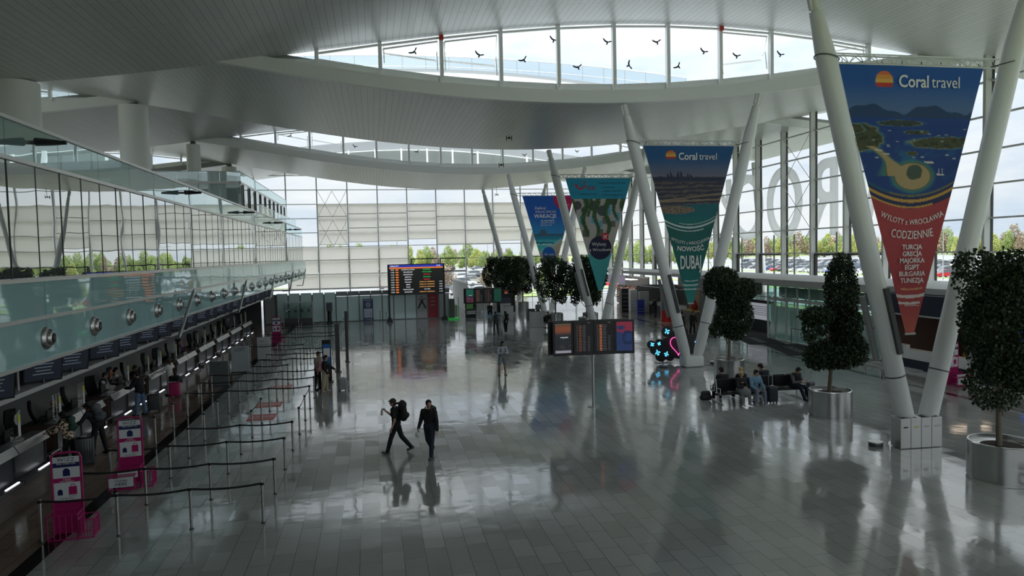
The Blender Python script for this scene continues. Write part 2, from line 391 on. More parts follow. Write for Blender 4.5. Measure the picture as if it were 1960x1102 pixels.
# clerestories: crescent windows where one strip rises above its neighbour
wn = 1
GX = [-2.2+2.82*k for k in range(-12, 14)]
def clerestory(y, lo, hi, open_at=(), yoff=0.):
    """lo, hi: underside functions of the lower and the upper strip"""
    global wn
    fr = MB(); gl = MB(); pn = MB(); sash = []
    for i, x in enumerate(GX):
        zb, zt = lo(x)+.5, hi(x)
        if x < XL or x > XR: continue
        if zt-zb > .25: fr.box((x, y-.12, (zb+zt)/2), (.17, .26, zt-zb))
        x2 = x+2.82
        if x2 > XR: continue
        zb2, zt2 = lo(x2)+.5, hi(x2)
        if zt-zb < .3 and zt2-zb2 < .3: continue
        a = x+.085; b = x2-.085
        def L4(p, q, t): return p+(q-p)*t
        ta, tb_ = .03, .97
        za0, za1 = zb, max(zt, zb+.02); zc0, zc1 = zb2, max(zt2, zb2+.02)
        pa, pc = min(.38, (za1-za0)*.9), min(.38, (zc1-zc0)*.9)
        pn.add([(a, y-.06, za0), (b, y-.06, zc0), (b, y-.06, zc0+pc), (a, y-.06, za0+pa), (a, y, za0), (b, y, zc0), (b, y, zc0+pc), (a, y, za0+pa)],
               [(0, 1, 2, 3), (7, 6, 5, 4), (3, 2, 6, 7), (0, 4, 5, 1)])
        gl.quad((a, y-.03, za0+pa), (b, y-.03, zc0+pc), (b, y-.03, zc1), (a, y-.03, za1))
        if zt-zb > .5 and zt2-zb2 > .5:
            fr.path([(a, y-.06, za1-.12), (b, y-.06, zc1-.12)], .07, 4)
            fr.path([(a, y-.05, za0+pa+.03), (b, y-.05, zc0+pc+.03)], .035, 4)
        if i in open_at:
            # opened sash: hinged at the top, swung outwards at the foot
            dz = .9; s_ = MB(); yo = y+.55
            pts = [(a+.08, y-.04, za1-.28), (b-.08, y-.04, zc1-.28), (b-.08, yo, zc0+pc+dz), (a+.08, yo, za0+pa+dz)]
            s_.path(pts+[pts[0]], .05, 4)
            for q, w in ((a+.1, za0+pa), (b-.1, zc0+pc)):
                s_.path([(q, y-.05, w+.3), (q, y+.12, w+1.2), (q, yo, w+dz+.2)], .03, 4)
            sash.append(s_)
    root = fr.build('window_%d' % wn, M_white); struct(root); wn += 1
    gl.build('pane', M_glass, root)
    pn.build('sill_panel', M_beam, root)
    for s_ in sash: s_.build('sash', M_white, root)
    return root
clerestory(33.4, low, highA, (13, 14, 19, 21))
clerestory(63.6, low, highC, (10, 11, 21))
clerestory(18.2, low, highA); clerestory(3.1, low, highA)
def mx2(x): return max(low(x), highC(x))
def mn2(x): return min(low(x), highC(x))
clerestory(48.5, mn2, mx2); clerestory(78.7, mn2, mx2)
# glass roof parapet seen through the first clerestory
mb = MB(); g = MB()
px = [-20+i*1.6 for i in range(28)]
for i, x in enumerate(px):
    z = highC(x)+TH; zt_ = 19.65-.003*(x-5)**2
    mb.tube((x, 49.2, z), (x, 49.2, zt_), .022, n=6)
    if i:
        x0 = px[i-1]; z0 = highC(x0)+TH; t0 = 19.65-.003*(x0-5)**2
        g.quad((x0, 49.2, z0), (x, 49.2, z), (x, 49.2, zt_-.03), (x0, 49.2, t0-.03))
        mb.path([(x0, 49.2, t0), (x, 49.2, zt_)], .03, 5); mb.path([(x0, 49.2, t0-.72), (x, 49.2, zt_-.72)], .02, 5)
p = struct(mb.build('trim_%d' % tn, M_steel)); tn += 1
g.build('pane', mirror_glass('blue_parapet_glass', (.45, .55, .68), .25, trans=.6, wav=0), p)

# ------------------------------------------------------------------ glazed walls (right, back, left)
ROWS = [5.5+1.79*k for k in range(-3, 7)]
M_mull = mat('mullion_grey', (.62, .62, .61), .4); M_mullb = mat('mullion_black', (.02, .02, .022), .4)
def roof_z(x, y):
    for (y0, y1, fn, dz) in strips:
        if y0 <= y < y1: return fn(x)+dz
    return 16.
fr = MB(); gl = MB(); dk = MB()
YS = [46.6+3.735*k for k in range(-13, 13)]+[YB]
for i, y in enumerate(YS):
    zt = min(roof_z(XR, y-.2), roof_z(XR, y+.2))+.4
    fr.bx(XR-.36, XR+.02, y-.09, y+.09, 0, zt); dk.bx(XR+.02, XR+.16, y-.12, y+.12, 0, zt)
for z in ROWS:
    fr.bx(XR-.06, XR+.1, YS[0], YS[-1], z-.045, z+.045)
fr.bx(XR-.5, XR+.1, YS[0], YS[-1], 3.55, 3.75)
for i in range(len(YS)-1):
    a, b = YS[i]+.1, YS[i+1]-.1
    za, zb_ = roof_z(XR, a)+.3, roof_z(XR, b)+.3
    gl.quad((XR, a, 0), (XR, b, 0), (XR, b, zb_), (XR, a, za))
    if i in (11, 12, 14, 15, 18, 20):   # opening lights with black frames
        for (p0, p1) in (((a+.05, 3.8), (b-.05, 3.8)), ((b-.05, 3.8), (b-.05, 5.4)), ((b-.05, 5.4), (a+.05, 5.4)), ((a+.05, 5.4), (a+.05, 3.8))):
            dk.path([(XR-.05, p0[0], p0[1]), (XR-.05, p1[0], p1[1])], .08, 4)
    if i in (13, 17):                  # wind bracing wires
        for z in (3.8, 7.3, 10.9):
            fr.path([(XR-.25, a, z), (XR-.25, b, z+3.5)], .02, 4); fr.path([(XR-.25, b, z), (XR-.25, a, z+3.5)], .02, 4)
root = struct(fr.build('window_%d' % wn, M_mull)); wn += 1
gl.build('pane', M_glass, root); dk.build('outer_frame', M_mullb, root)

fr = MB(); gl = MB(); dk = MB()
XS = [-10.4+3.735*k for k in range(-6, 12)]
XS = [x for x in XS if x > XL]+[XR]
def topz(x): return highC(x)
for x in XS:
    fr.bx(x-.07, x+.07, YB-.25, YB, 0, topz(x)+.3)
fr.bx(XL-.07, XL+.07, YB-.25, YB, 0, topz(XL)+.3)
for z in ROWS[1:]+[2.0]:
    fr.bx(XL, XR, YB-.08, YB+.06, z-.045, z+.045)
Xall = [XL]+XS
for i in range(len(Xall)-1):
    a, b = Xall[i], Xall[i+1]
    gl.quad((b, YB, 0), (a, YB, 0), (a, YB, topz(a)+.2), (b, YB, topz(b)+.2))
for (a, b) in ((4.76, 8.49), (8.49, 12.2), (15.9, 19.6), (19.6, 23.4)):
    for (p0, p1) in (((a+.14, 3.85), (b-.14, 3.85)), ((b-.14, 3.85), (b-.14, 5.5)), ((b-.14, 5.5), (a+.14, 5.5)), ((a+.14, 5.5), (a+.14, 3.85))):
        dk.path([(p0[0], YB-.1, p0[1]), (p1[0], YB-.1, p1[1])], .1, 4)
for z in (8.9, 12.6):
    a, b = -6.67, -2.93
    fr.path([(a, YB-.3, z-1.7), ((a+b)/2, YB-.3, z+1.7)], .03, 4); fr.path([(b, YB-.3, z-1.7), ((a+b)/2, YB-.3, z+1.7)], .03, 4)
    fr.path([(a, YB-.3, z+1.9), ((a+b)/2, YB-.3, z-1.6)], .03, 4); fr.path([(b, YB-.3, z+1.9), ((a+b)/2, YB-.3, z-1.6)], .03, 4)
root = struct(fr.build('window_%d' % wn, M_mull)); wn += 1
gl.build('pane', M_glass, root); dk.build('opening_frame', mat('dark_purple_frame', (.03, .02, .03), .4), root)
# left outer wall: glazed high up, solid part raised to dim the left ceiling
mb = MB(); mb.bx(XL-.3, XL, YF, YB, 0, 11.8); struct(mb.build('wall_left', M_grey))
fr = MB(); gl = MB()
for k in range(26):
    y = YF+k*3.8; fr.bx(XL-.1, XL+.1, y-.07, y+.07, 11.8, roof_z(XL, y)+.4)
gl.quad((XL, YF, 11.8), (XL, YB, 11.8), (XL, YB, 17), (XL, YF, 17))
root = struct(fr.build('window_%d' % wn, M_mull)); wn += 1; gl.build('pane', M_glass, root)
fr = MB(); gl = MB()  # unseen end glazing behind the camera, added to let in fill daylight
for k in range(9, 18): x = XL+k*3.85; fr.bx(x-.1, x+.1, YF-.3, YF, 0, roof_z(x, YF+.1)+.3)
for z in ROWS[1:]: fr.bx(.65, XR, YF-.1, YF, z-.05, z+.05)
fr.bx(.65, XR, YF-.3, YF, 0, 2.4)
gl.quad((.65, YF-.1, 2.4), (XR, YF-.1, 2.4), (XR, YF-.1, 17.5), (.65, YF-.1, 17.5))
mb = MB(); mb.bx(XL, .65, YF-.3, YF, 0, 18); struct(mb.build('wall_front', M_grey))  # left half kept solid so the added daylight spares the upper left ceiling
root = struct(fr.build('window_%d' % wn, M_mull)); wn += 1; gl.build('pane', M_glass, root)

# ------------------------------------------------------------------ roller blinds on the back wall
M_blind = fabric_translucent('beige_blind_fabric', (.76, .72, .65), .6)
def blind(x0, x1, zt, zb, label):
    t = thing('roller_blind', ((x0+x1)/2, YB-.22, zb), label, 'blind', group='beige roller blinds on the far glass wall')
    mb = MB(); nx = 10; nz = max(3, int((zt-zb)/.5)); cx = (x0+x1)/2; a, b = x0+.1-cx, x1-.1-cx
    for j in range(nz+1):
        for i in range(nx+1):
            mb.v.append((a+(b-a)*i/nx, .02*math.sin(i*1.3+j*.6), (zt-zb)*j/nz))
    for j in range(nz):
        for i in range(nx):
            q = j*(nx+1)+i; mb.f.append((q, q+1, q+nx+2, q+nx+1)); mb.mi.append(0)
    mb.build('fabric', M_blind, t, smooth=True)
    r = MB(); r.bx(a, b, -.03, .01, -.04, .02); r.build('bottom_rail', M_lgrey, t)
    if zt-zb > 3.:
        r = MB()
        for z in (1.79, 3.58):
            if z < zt-zb-.3: r.bx(a, b, -.045, -.025, z-.07, z+.02)
        r.build('batten', mat('blind_batten', (.58, .54, .48), .6), t)
order = ['first', 'second', 'third', 'fourth', 'fifth', 'sixth', 'seventh', 'eighth', 'ninth', 'tenth', 'eleventh', 'twelfth']
ub = [(-6.67, 7.55), (-2.93, 7.85), (.8, 7.9), (4.54, 8.1), (8.27, 7.4), (12.0, 7.35), (15.7, 7.7), (19.5, 5.55), (23.2, 5.55), (26.9, 5.55)]
for i, (x, zb) in enumerate(ub):
    blind(x, x+3.73 if i < 9 else 31.5, 12.66, zb, 'beige upper roller blind, %s from the left along the far glass wall' % order[i])
for i, x in enumerate((-10.4, -6.67, -2.93, .8)):
    blind(x, x+3.73, 7.2, 2.05, 'long lower beige blind, %s from the left below the bright gap of the far wall' % order[i])
# ------------------------------------------------------------------ left side: glass office front over the check-in desks
XU, XBD = -8.6, -8.3          # upper glazing plane, lower band plane
Z1, Z2, ZM, Z0 = 9.55, 8.58, 4.62, 3.53
ZB = 5.63
Y0F = 1.2
M_up = mirror_glass('coated_window_glass', (.16, .18, .18), .50, (.86, .89, .88), wav=.012, trans=.15)
M_rail = mirror_glass('green_guard_glass', (.22, .33, .33), .34, (.80, .92, .91), wav=.012, trans=.25)
M_band = mirror_glass('teal_painted_glass', (.36, .56, .57), .10, (.85, .95, .95), rough=.03, wav=.03)
M_alu = mat('aluminium_trim', (.62, .62, .60), .35, .6)
fr = MB(); dk = MB()
for y in range(0): pass
fr.bx(XU-.06, XU+.06, Y0F, YB-.3, Z1-.04, Z1+.05)
fr.bx(XU-.05, XU+.07, Y0F, YB-.3, Z2-.06, Z2+.04)
fr.bx(XU-.35, XBD+.04, Y0F, YB-.3, ZB-.09, ZB)
fr.bx(XBD-.03, XBD+.05, Y0F, YB-.3, ZM-.045, ZM+.045)
fr.bx(XBD-.2, XBD+.06, Y0F, YB-.3, Z0-.05, Z0+.03)
root = struct(fr.build('wall_offices', M_alu))
mb = MB(); mb.bx(-34, XU-.1, Y0F, YB-.3, 8.2, 8.5); struct(mb.build('ceiling', M_lgrey))
up = MB(); rl = MB(); bd = MB()
y = 1.4; k = 0
PU = 1.475
while y < YB-.3:
    y2 = min(y+PU, YB-.3); j = .004*math.sin(k*2.7)
    up.bx(XU-.03+j, XU+j, y+.012, y2-.012, ZB, Z2-.05)
    dk.bx(XU-.05, XU+.012, y-.018, y+.018, ZB, Z2-.05)
    y = y2; k += 1
y = 1.4; k = 0
while y < YB-.3:
    y2 = min(y+2.95, YB-.3)
    rl.bx(XU-.025, XU, y+.012, y2-.012, Z2+.03, Z1-.04); y = y2
y = 1.15; k = 0
PB = 3.15
while y < YB-.3:
    y2 = min(y+PB, YB-.3)
    bd.bx(XBD-.04, XBD, y+.015, y2-.015, ZM+.04, ZB-.09); bd.bx(XBD-.04, XBD, y+.015, y2-.015, Z0+.02, ZM-.04)
    dk.bx(XBD-.06, XBD-.02, y-.02, y+.02, Z0, ZB-.09); y = y2
up.build('office_glass', M_up, root); rl.build('guard_glass', M_rail, root); bd.build('band_glass', M_band, root)
dk.build('joint', M_black, root)
# rooms behind the glazing, soffit and back wall of the check-in area
mb = MB(); mb.bx(-14, -13.8, Y0F, 60.3, 5.6, 8.2); struct(mb.build('wall_back_offices', M_lgrey))
mb = MB(); mb.bx(-34, -8.7, Y0F, YB-.3, 5.3, 5.5); struct(mb.build('ceiling', M_lgrey))
mb = MB(); mb.bx(-15, XBD-.05, Y0F, YB-.3, Z0+.0, Z0+.12); struct(mb.build('ceiling', M_mblack))
mb = MB(); mb.bx(-34, -9.95, 66., 66.2, 0, Z0); struct(mb.build('wall_end_of_desks', M_dgrey))
mb = MB(); mb.bx(-13.2, -13., Y0F, 66, 0, Z0); struct(mb.build('wall_checkin', mat('dark_wall', (.055, .055, .057), .5)))
# sloping grey conveyor cover behind the desks
mb = MB(); mb.prism([(-12.95, 0), (-11.9, 0), (-11.9, .5), (-12.4, 1.5), (-12.95, 1.7)], 'y', Y0F, 66)
tag(mb.build('conveyor_cover', mat('conveyor_grey', (.13, .135, .14), .35)), 'long dark grey sloping conveyor casing running behind the check-in desks', 'conveyor')
# sign rail with the hanging monitors
mb = MB(); mb.bx(-9.35, -8.87, Y0F, 66, 2.60, 2.72)
for k in range(15): mb.tube((-9.1, 2.2+k*4.5, 2.6), (-9.1, 2.2+k*4.5, Z0), .03, n=6)
rail = mb.build('monitor_rail', M_lgrey, origin=(-9.1, 1.2, 2.6)); tag(rail, 'long light grey rail under the monitors above the check-in desks', 'rail')
mb = MB(); mb.bx(-9.6, -9.5, Y0F, 66, 2.72, Z0); mb.build('backboard', M_mblack, rail, origin=(-9.1, 1.2, 2.6))
M_scr = mat('dark_screen', (.012, .014, .018), .25, emit=(.09, .12, .18), es=.03)
M_scrtxt = mat('screen_text_dim', (.1, .12, .15), .5, emit=(.35, .42, .55), es=.07)
def monitor(y, label, grp):
    t = thing('checkin_monitor', (-8.93, y, 2.73), label, 'monitor', rz=0, group=grp)
    mb = MB(); c, s = math.cos(.85), math.sin(.85)
    mb.box((0, 0, .40), (.06, .95, .74), rz=-.85, ry=.22); mb.build('housing', M_black, t)
    mb = MB(); mb.box((.036*c, -.036*s, .40), (.01, .88, .66), rz=-.85, ry=.22); mb.build('screen', M_scr, t)
    mb = MB()
    for q in range(4): mb.box(((.045+.22*(.13-q*.09))*c, -(.045+.22*(.13-q*.09))*s, .53-q*.09), (.006, .5-.07*(q % 3), .025), rz=-.85, ry=.22)
    mb.build('screen_text', M_scrtxt, t)
    mb = MB(); mb.tube((0, 0, 0), (0, 0, .12), .03); mb.build('bracket', M_dsteel, t)
ys = []
for k in range(-4, 10): ys += [21.2+4.5*k, 23.05+4.5*k]
for i, y in enumerate([q for q in ys if 3 < q < 65]):
    monitor(y, 'tilted black check-in monitor number %d from the near end of the rail above the desks' % (i+1), 'monitors above the check-in desks')
# round air nozzles in the teal band
n0 = [19.97+3.15*k for k in range(-5, 23)]
for i, y in enumerate(n0):
    if y > YB-1: break
    t = thing('air_nozzle', (XBD, y, 4.08), 'round steel air nozzle, number %d from the near end of the teal glass band' % (i+1), 'air vent', group='round air nozzles in the teal glass band')
    mb = MB(); n = 28
    prof = [(.30, 0), (.30, .03), (.27, .07), (.235, .10), (.205, .04), (.19, .12), (.17, .17), (.135, .19), (.125, .13)]
    def lx(prof, mb=mb):
        vs = []; m = len(prof)
        for r, z in prof:
            for q in range(n): a = 2*PI*q/n; vs.append((z, r*math.cos(a), r*math.sin(a)))
        mb.add(vs, [(j*n+q, j*n+(q+1) % n, (j+1)*n+(q+1) % n, (j+1)*n+q) for j in range(m-1) for q in range(n)])
    lx(prof); mb.build('ring', M_steel, t, smooth=True)
    mb = MB(); vs = [(.132, .125*math.cos(2*PI*q/n), .125*math.sin(2*PI*q/n)) for q in range(n)]; mb.add(vs, [tuple(range(n))])
    mb.build('throat', M_mblack, t)
# paddle lamps on the guard glass
for i, y in enumerate([6.6, 21.8*.93+0.1, 35.1, 50.2, 65.4, 81.5]):
    t = thing('paddle_lamp', (XU, y, 9.12), 'black paddle-shaped lamp on the glass guard, %s from the near end' % order[i], 'lamp', group='paddle lamps on the office balcony')
    mb = MB(); mb.tube((0, 0, 0), (.2, 0, 0), .05); mb.build('arm', M_dsteel, t)
    mb = MB(); vs = []; m = 9; w = [.16, .24, .28, .28, .26, .22, .17, .11, .04]
    for j in range(m):
        x = .15+.72*j/(m-1); z = .02-.02*j/(m-1)
        for k in range(8):
            a = 2*PI*k/8; vs.append((x, w[j]*math.cos(a), z+(.11-.008*j)*math.sin(a)))
    fs = [(j*8+k, j*8+(k+1) % 8, (j+1)*8+(k+1) % 8, (j+1)*8+k) for j in range(m-1) for k in range(8)]+[tuple(range(8))[::-1], tuple((m-1)*8+k for k in range(8))]
    mb.add(vs, fs); mb.build('lamp_head', M_black, t, smooth=True)
# slanted struts carrying the monitor rail
for i, y in enumerate([32.6, 46.1, 59.4, 73.2, 86.4]):
    t = thing('slanted_strut', (-8.12, y-.9, 2.75), 'slanted steel strut in front of the teal glass band, %s from the near end' % order[i], 'strut', group='slanted struts in front of the teal band')
    mb = MB(); a, b = Vector((0, 0, 0)), Vector((.2, 2.0, 1.9)); mb.bx(-.72, .04, -.04, .04, -.04, .04)
    mb.tube(a, a.lerp(b, .06), .04, .07); mb.tube(a.lerp(b, .06), a.lerp(b, .94), .07, .07, 16); mb.tube(a.lerp(b, .94), b, .07, .04)
    mb.build('strut_tube', M_steel, t, smooth=True)
    mb = MB(); q = a.lerp(b, .62); mb.tube(q, (XBD+8.12+.0, q.y+.05, q.z), .018); mb.ell((q.x+(XBD+8.12-q.x)*.5, q.y+.02, q.z), (.045, .045, .045), n=10, m=6); mb.build('tie', M_steel, t, smooth=True)
# second office storey set back, with its terrace
mb = MB(); XB2, YN, YE, ZT = -10.3, 60.5, YB-.3, 13.1
mb.bx(XB2-7.5, XB2, YN+.1, YE, 8.5, 8.9)
mb.bx(XB2-.1, XB2, YN, YE, 12.15, 12.3); mb.bx(-20, XB2, YN, YN+.1, 12.1, 12.3)
mb.bx(XB2-.06, XB2+.02, YN, YE, 13.06, 13.12); mb.bx(-20, XB2, YN-.03, YN+.05, 13.06, 13.12)
mb.bx(-20, XB2-.05, YN+.15, YE, 12.0, 12.12)
up2 = struct(mb.build('wall_upper_office', M_alu))
g = MB(); k = 0; y = YN
while y < YE-1:
    g.bx(XB2-.03, XB2, y+.02, min(y+1.6, YE)-.02, 12.3, 13.06); y += 1.6
x = -20.
while x < XB2-.4:
    g.bx(x+.02, min(x+1.62, XB2)-.02, YN, YN+.03, 12.3, 13.06)
    g.bx(x+.02, min(x+1.62, XB2)-.02, YN, YN+.03, 8.9, 12.1); x += 1.62
g.build('green_glass', M_rail, up2)
w = MB(); bl = MB(); y = YN; k = 0
while y < YE-1.5:
    w.bx(XB2-.12, XB2-.02, y+.75, y+3.1, 8.9, 12.15)
    bl.bx(XB2-.16, XB2-.08, y+.05, y+.75, 8.9, 12.15); bl.bx(XB2-.01, XB2+.03, y+1.0, y+1.25, 9.4, 12.1)
    y += 3.1; k += 1
w.build('white_panel', mirror_glass('white_coated_panel', (.6, .62, .62), .15, wav=0), up2); bl.build('dark_opening', M_mblack, up2)
# terrace guard at the far end
mb = MB(); g = MB()
mb.bx(-9.3, -9.26, 63, YE, 10.55, 10.6)
for k in range(10): mb.bx(-9.3, -9.27, 63+k*3.1, 63.04+k*3.1, 8.5, 10.6)
g.bx(-9.29, -9.27, 63, YE, 9.6, 10.55)
r_ = tag(mb.build('terrace_guard', M_steel, origin=(-9.3, 63, 8.5)), 'glass terrace guard in front of the set-back upper office, far end', 'railing')
g.build('guard_pane', M_glassg, r_, origin=(-9.3, 63, 8.5))
# big round columns through the roof
for i, (y, d, zt) in enumerate(((18.2, 1.75, 14.8), (33.4, 1.75, 13.85), (48.5, 1.7, 16.0), (63.6, 1.1, 15.9), (78.7, 1.5, 15.9))):
    t = thing('round_column', (-14.5, y, 8.5), 'thick round white column behind the glass guard, %s from the camera' % order[i], 'column', group='thick round roof columns above the offices')
    mb = MB(); mb.lathe([(d/2, 0), (d/2, zt-8.5-.25)], n=40); mb.build('shaft', M_white, t, smooth=True)
    mb = MB(); mb.lathe([(d*.18, zt-8.5-.25), (d*.18, zt-8.5+.12)], n=16); mb.lathe([(d*.3, zt-8.5-.25), (d*.3, zt-8.5-.18)], n=16); mb.build('bearing', M_dsteel, t)

# ------------------------------------------------------------------ check-in desks
M_desk = mat('desk_steel', (.36, .36, .35), .35, .5); M_front = mat('desk_front', (.035, .036, .042), .35)
M_brown = mat('brown_desk_side', (.09, .055, .04), .4); M_acr = clear_glass('acrylic_screen', (.93, .95, .95), .08)
M_paper = mat('white_paper', (.7, .7, .69), .6); M_yel = mat('yellow_print', (.62, .62, .08), .5)
M_bright = mat('scale_light_strip', (.8, .8, .8), .3, emit=(.9, .92, 1.), es=.9)
XC = -9.7
def desk(y, n):
    """one check-in desk 1.85 m long along y, front at XC"""
    t = thing('checkin_desk', (XC, y, 0), 'check-in desk number %d from the near end, steel top and dark front panel' % n, 'check-in desk', group='check-in desks under the offices')
    mb = MB(); mb.bx(-.75, -.06, 0, 1.85, .1, 1.02); mb.bx(-.75, 0, 0, .03, 0, 1.05); mb.bx(-.75, 0, 1.82, 1.85, 0, 1.05); mb.build('body', M_front, t)
    mb = MB(); mb.prism([(-.8, .76), (-.34, .76), (-.34, 1.02), (-.02, 1.02), (.10, .84), (.12, .84), (.0, 1.06), (-.38, 1.06), (-.38, .80), (-.8, .80)], 'y', .02, 1.83); mb.build('top', M_desk, t)
    mb = MB(); mb.bx(-.055, -.03, .04, 1.81, .12, .8); mb.build('front_panel', mat('slate_panel', (.045, .05, .06), .3), t)
    mb = MB(); mb.bx(-.05, .22, .02, 1.83, 0, .1); mb.build('plinth', M_dgrey, t)
    mb = MB(); mb.bx(.12, .17, 1.0, 1.7, .1, .125); mb.build('foot_light', M_bright, t)
    return t
def acrylic(y, n, k, sign=True):
    t = thing('acrylic_screen', (XC-.2, y, 1.06), 'clear acrylic shield%s on check-in desk %d' % (' with a yellow and white notice' if sign else '', n), 'shield', group='acrylic shields on the desks')
    mb = MB(); mb.bx(-.006, .006, 0, .62, 0, .85); mb.build('sheet', M_acr, t)
    for q in (.1, .5): mb = MB(); mb.bx(-.05, .05, q, q+.04, 0, .04); mb.build('foot', M_steel, t)
    if sign:
        mb = MB(); mb.bx(.008, .012, .44, .58, .1, .72); mb.build('notice', M_paper, t)
        mb = MB(); mb.bx(.013, .016, .44, .58, .5, .72); mb.build('notice_header', M_yel, t)
def desk_screen(y, n):
    t = thing('desk_monitor', (XC-.55, y, .8), 'flat computer monitor on check-in desk %d, back turned to the hall' % n, 'monitor', group='computer monitors on the desks')
    mb = MB(); mb.rbox((0, 0, .38), (.05, .5, .32), .015); mb.build('housing', M_black, t)
    mb = MB(); mb.tube((0, 0, .02), (0, 0, .3), .03); mb.rbox((0, 0, .01), (.2, .26, .02), .01); mb.build('stand', M_black, t)
def office_chair(x, y, rz, label, grp='tall office chairs behind the desks'):
    t = thing('office_chair', (x, y, 0), label, 'office chair', rz, grp)
    mb = MB(); mb.rbox((0, 0, .5), (.5, .5, .1), .08); mb.build('seat', M_mblack, t, smooth=True)
    mb = MB(); vs = []
    for j in range(9):
        z = .55+j*.1; w = .22+.03*math.sin(j*.5); yb = -.24-.09*math.sin(j/8*PI*.9)-.02*j
        for i in range(5):
            u = -1+i/2.; vs.append((u*w, yb+.05*u*u, z)); vs.append((u*w, yb+.05*u*u-.06, z))
    fs = []
    for j in range(8):
        for i in range(4):
            a = j*10+i*2; fs += [(a, a+2, a+12, a+10), (a+1, a+11, a+13, a+3)]
        fs += [(j*10, j*10+10, j*10+11, j*10+1), (j*10+8, j*10+9, j*10+19, j*10+18)]
    fs += [(0, 1, 3, 2), (2, 3, 5, 4), (4, 5, 7, 6), (6, 7, 9, 8), (80, 82, 83, 81), (82, 84, 85, 83), (84, 86, 87, 85), (86, 88, 89, 87)]
    mb.add(vs, fs); mb.build('backrest', M_mblack, t, smooth=True)
    for s in (-1, 1):
        mb = MB(); mb.path([(s*.27, -.2, .55), (s*.29, -.12, .72), (s*.29, .15, .72)], .02, 6); mb.build('armrest', M_black, t)
    mb = MB(); mb.tube((0, 0, .12), (0, 0, .46), .03)
    for k in range(5):
        a = 2*PI*k/5; mb.tube((0, 0, .12), (.28*math.cos(a), .28*math.sin(a), .07), .025, .018, 6)
    mb.build('pedestal', M_dsteel, t)
    for k in range(5):
        a = 2*PI*k/5; mb = MB(); x_, y_ = .28*math.cos(a), .28*math.sin(a); mb.tube((x_-.012, y_, .03), (x_+.012, y_, .03), .03, n=10); mb.build('castor', M_black, t)
    return t
n = 1
for k in range(-2, 9):
    y0 = 19.25+4.5*k
    if y0 > 60: break
    for j in range(2):
        y = y0+j*1.87; desk(y, n)
        if y > 12:
            acrylic(y+.25, n, 0, n % 5 != 4)
            desk_screen(y+.9, n)
            office_chair(-11.15, y+.9+.2*math.sin(n*2.), -PI/2+.5*math.sin(n*1.7), 'tall black office chair behind check-in desk %d' % n)
        n += 1
    t = thing('weigh_bay', (XC, y0+3.74, 0), 'brown panelled baggage opening after desk %d' % (n-1), 'baggage bay', group='brown baggage bays between desks')
    mb = MB(); mb.bx(-.9, -.03, .02, .05, 0, 1.04); mb.bx(-.9, -.03, .69, .73, 0, 1.04); mb.bx(-.9, -.3, .05, .69, .3, .36); mb.bx(-.9, -.02, .02, .73, 1.0, 1.05); mb.build('side_panel', M_brown, t)
    mb = MB(); mb.bx(-1.9, -.05, .1, .65, .2, .3); mb.build('belt', M_black, t)
    mb = MB(); mb.bx(.05, .1, .02, .06, 0, .32); mb.bx(.05, .1, .68, .72, 0, .32); mb.bx(.05, .1, .02, .72, .28, .32); mb.build('guard_bar', M_steel, t)
# small things on the near desks
def paper(x, y, z, rz, label):
    mb = MB(); mb.box((0, 0, .02), (.2, .28, .012), rz=rz); o = mb.build('paper_stack', M_paper); o.location = (x, y, z); tag(o, label, 'papers', 'paper stacks on the desks')
for i, (y, lb) in enumerate(((19.8, 'nearest desk'), (21.9, 'second near desk'), (24.6, 'desk beside the leopard jacket traveller'), (29.0, 'desk in front of the man in jeans'))):
    paper(XC-.22, y, 1.045, .3*i, 'small white paper stack lying on the %s' % lb)
for k, y in enumerate((30.3, 33.9, 37.5, 42.4, 48.0, 53.6)):
    t = thing('sanitizer_bottle', (XC-.15, y, 1.06), 'small black-capped bottle on the desks, %s from the near end' % order[k], 'bottle', group='bottles on the check-in desks')
    mb = MB(); mb.lathe([(.035, 0), (.04, .02), (.04, .14), (.015, .17), (.015, .19)], n=12); mb.build('bottle_body', M_black, t, smooth=True)
    mb = MB(); mb.lathe([(.018, .19), (.018, .22)], n=10); mb.build('pump', M_black, t)

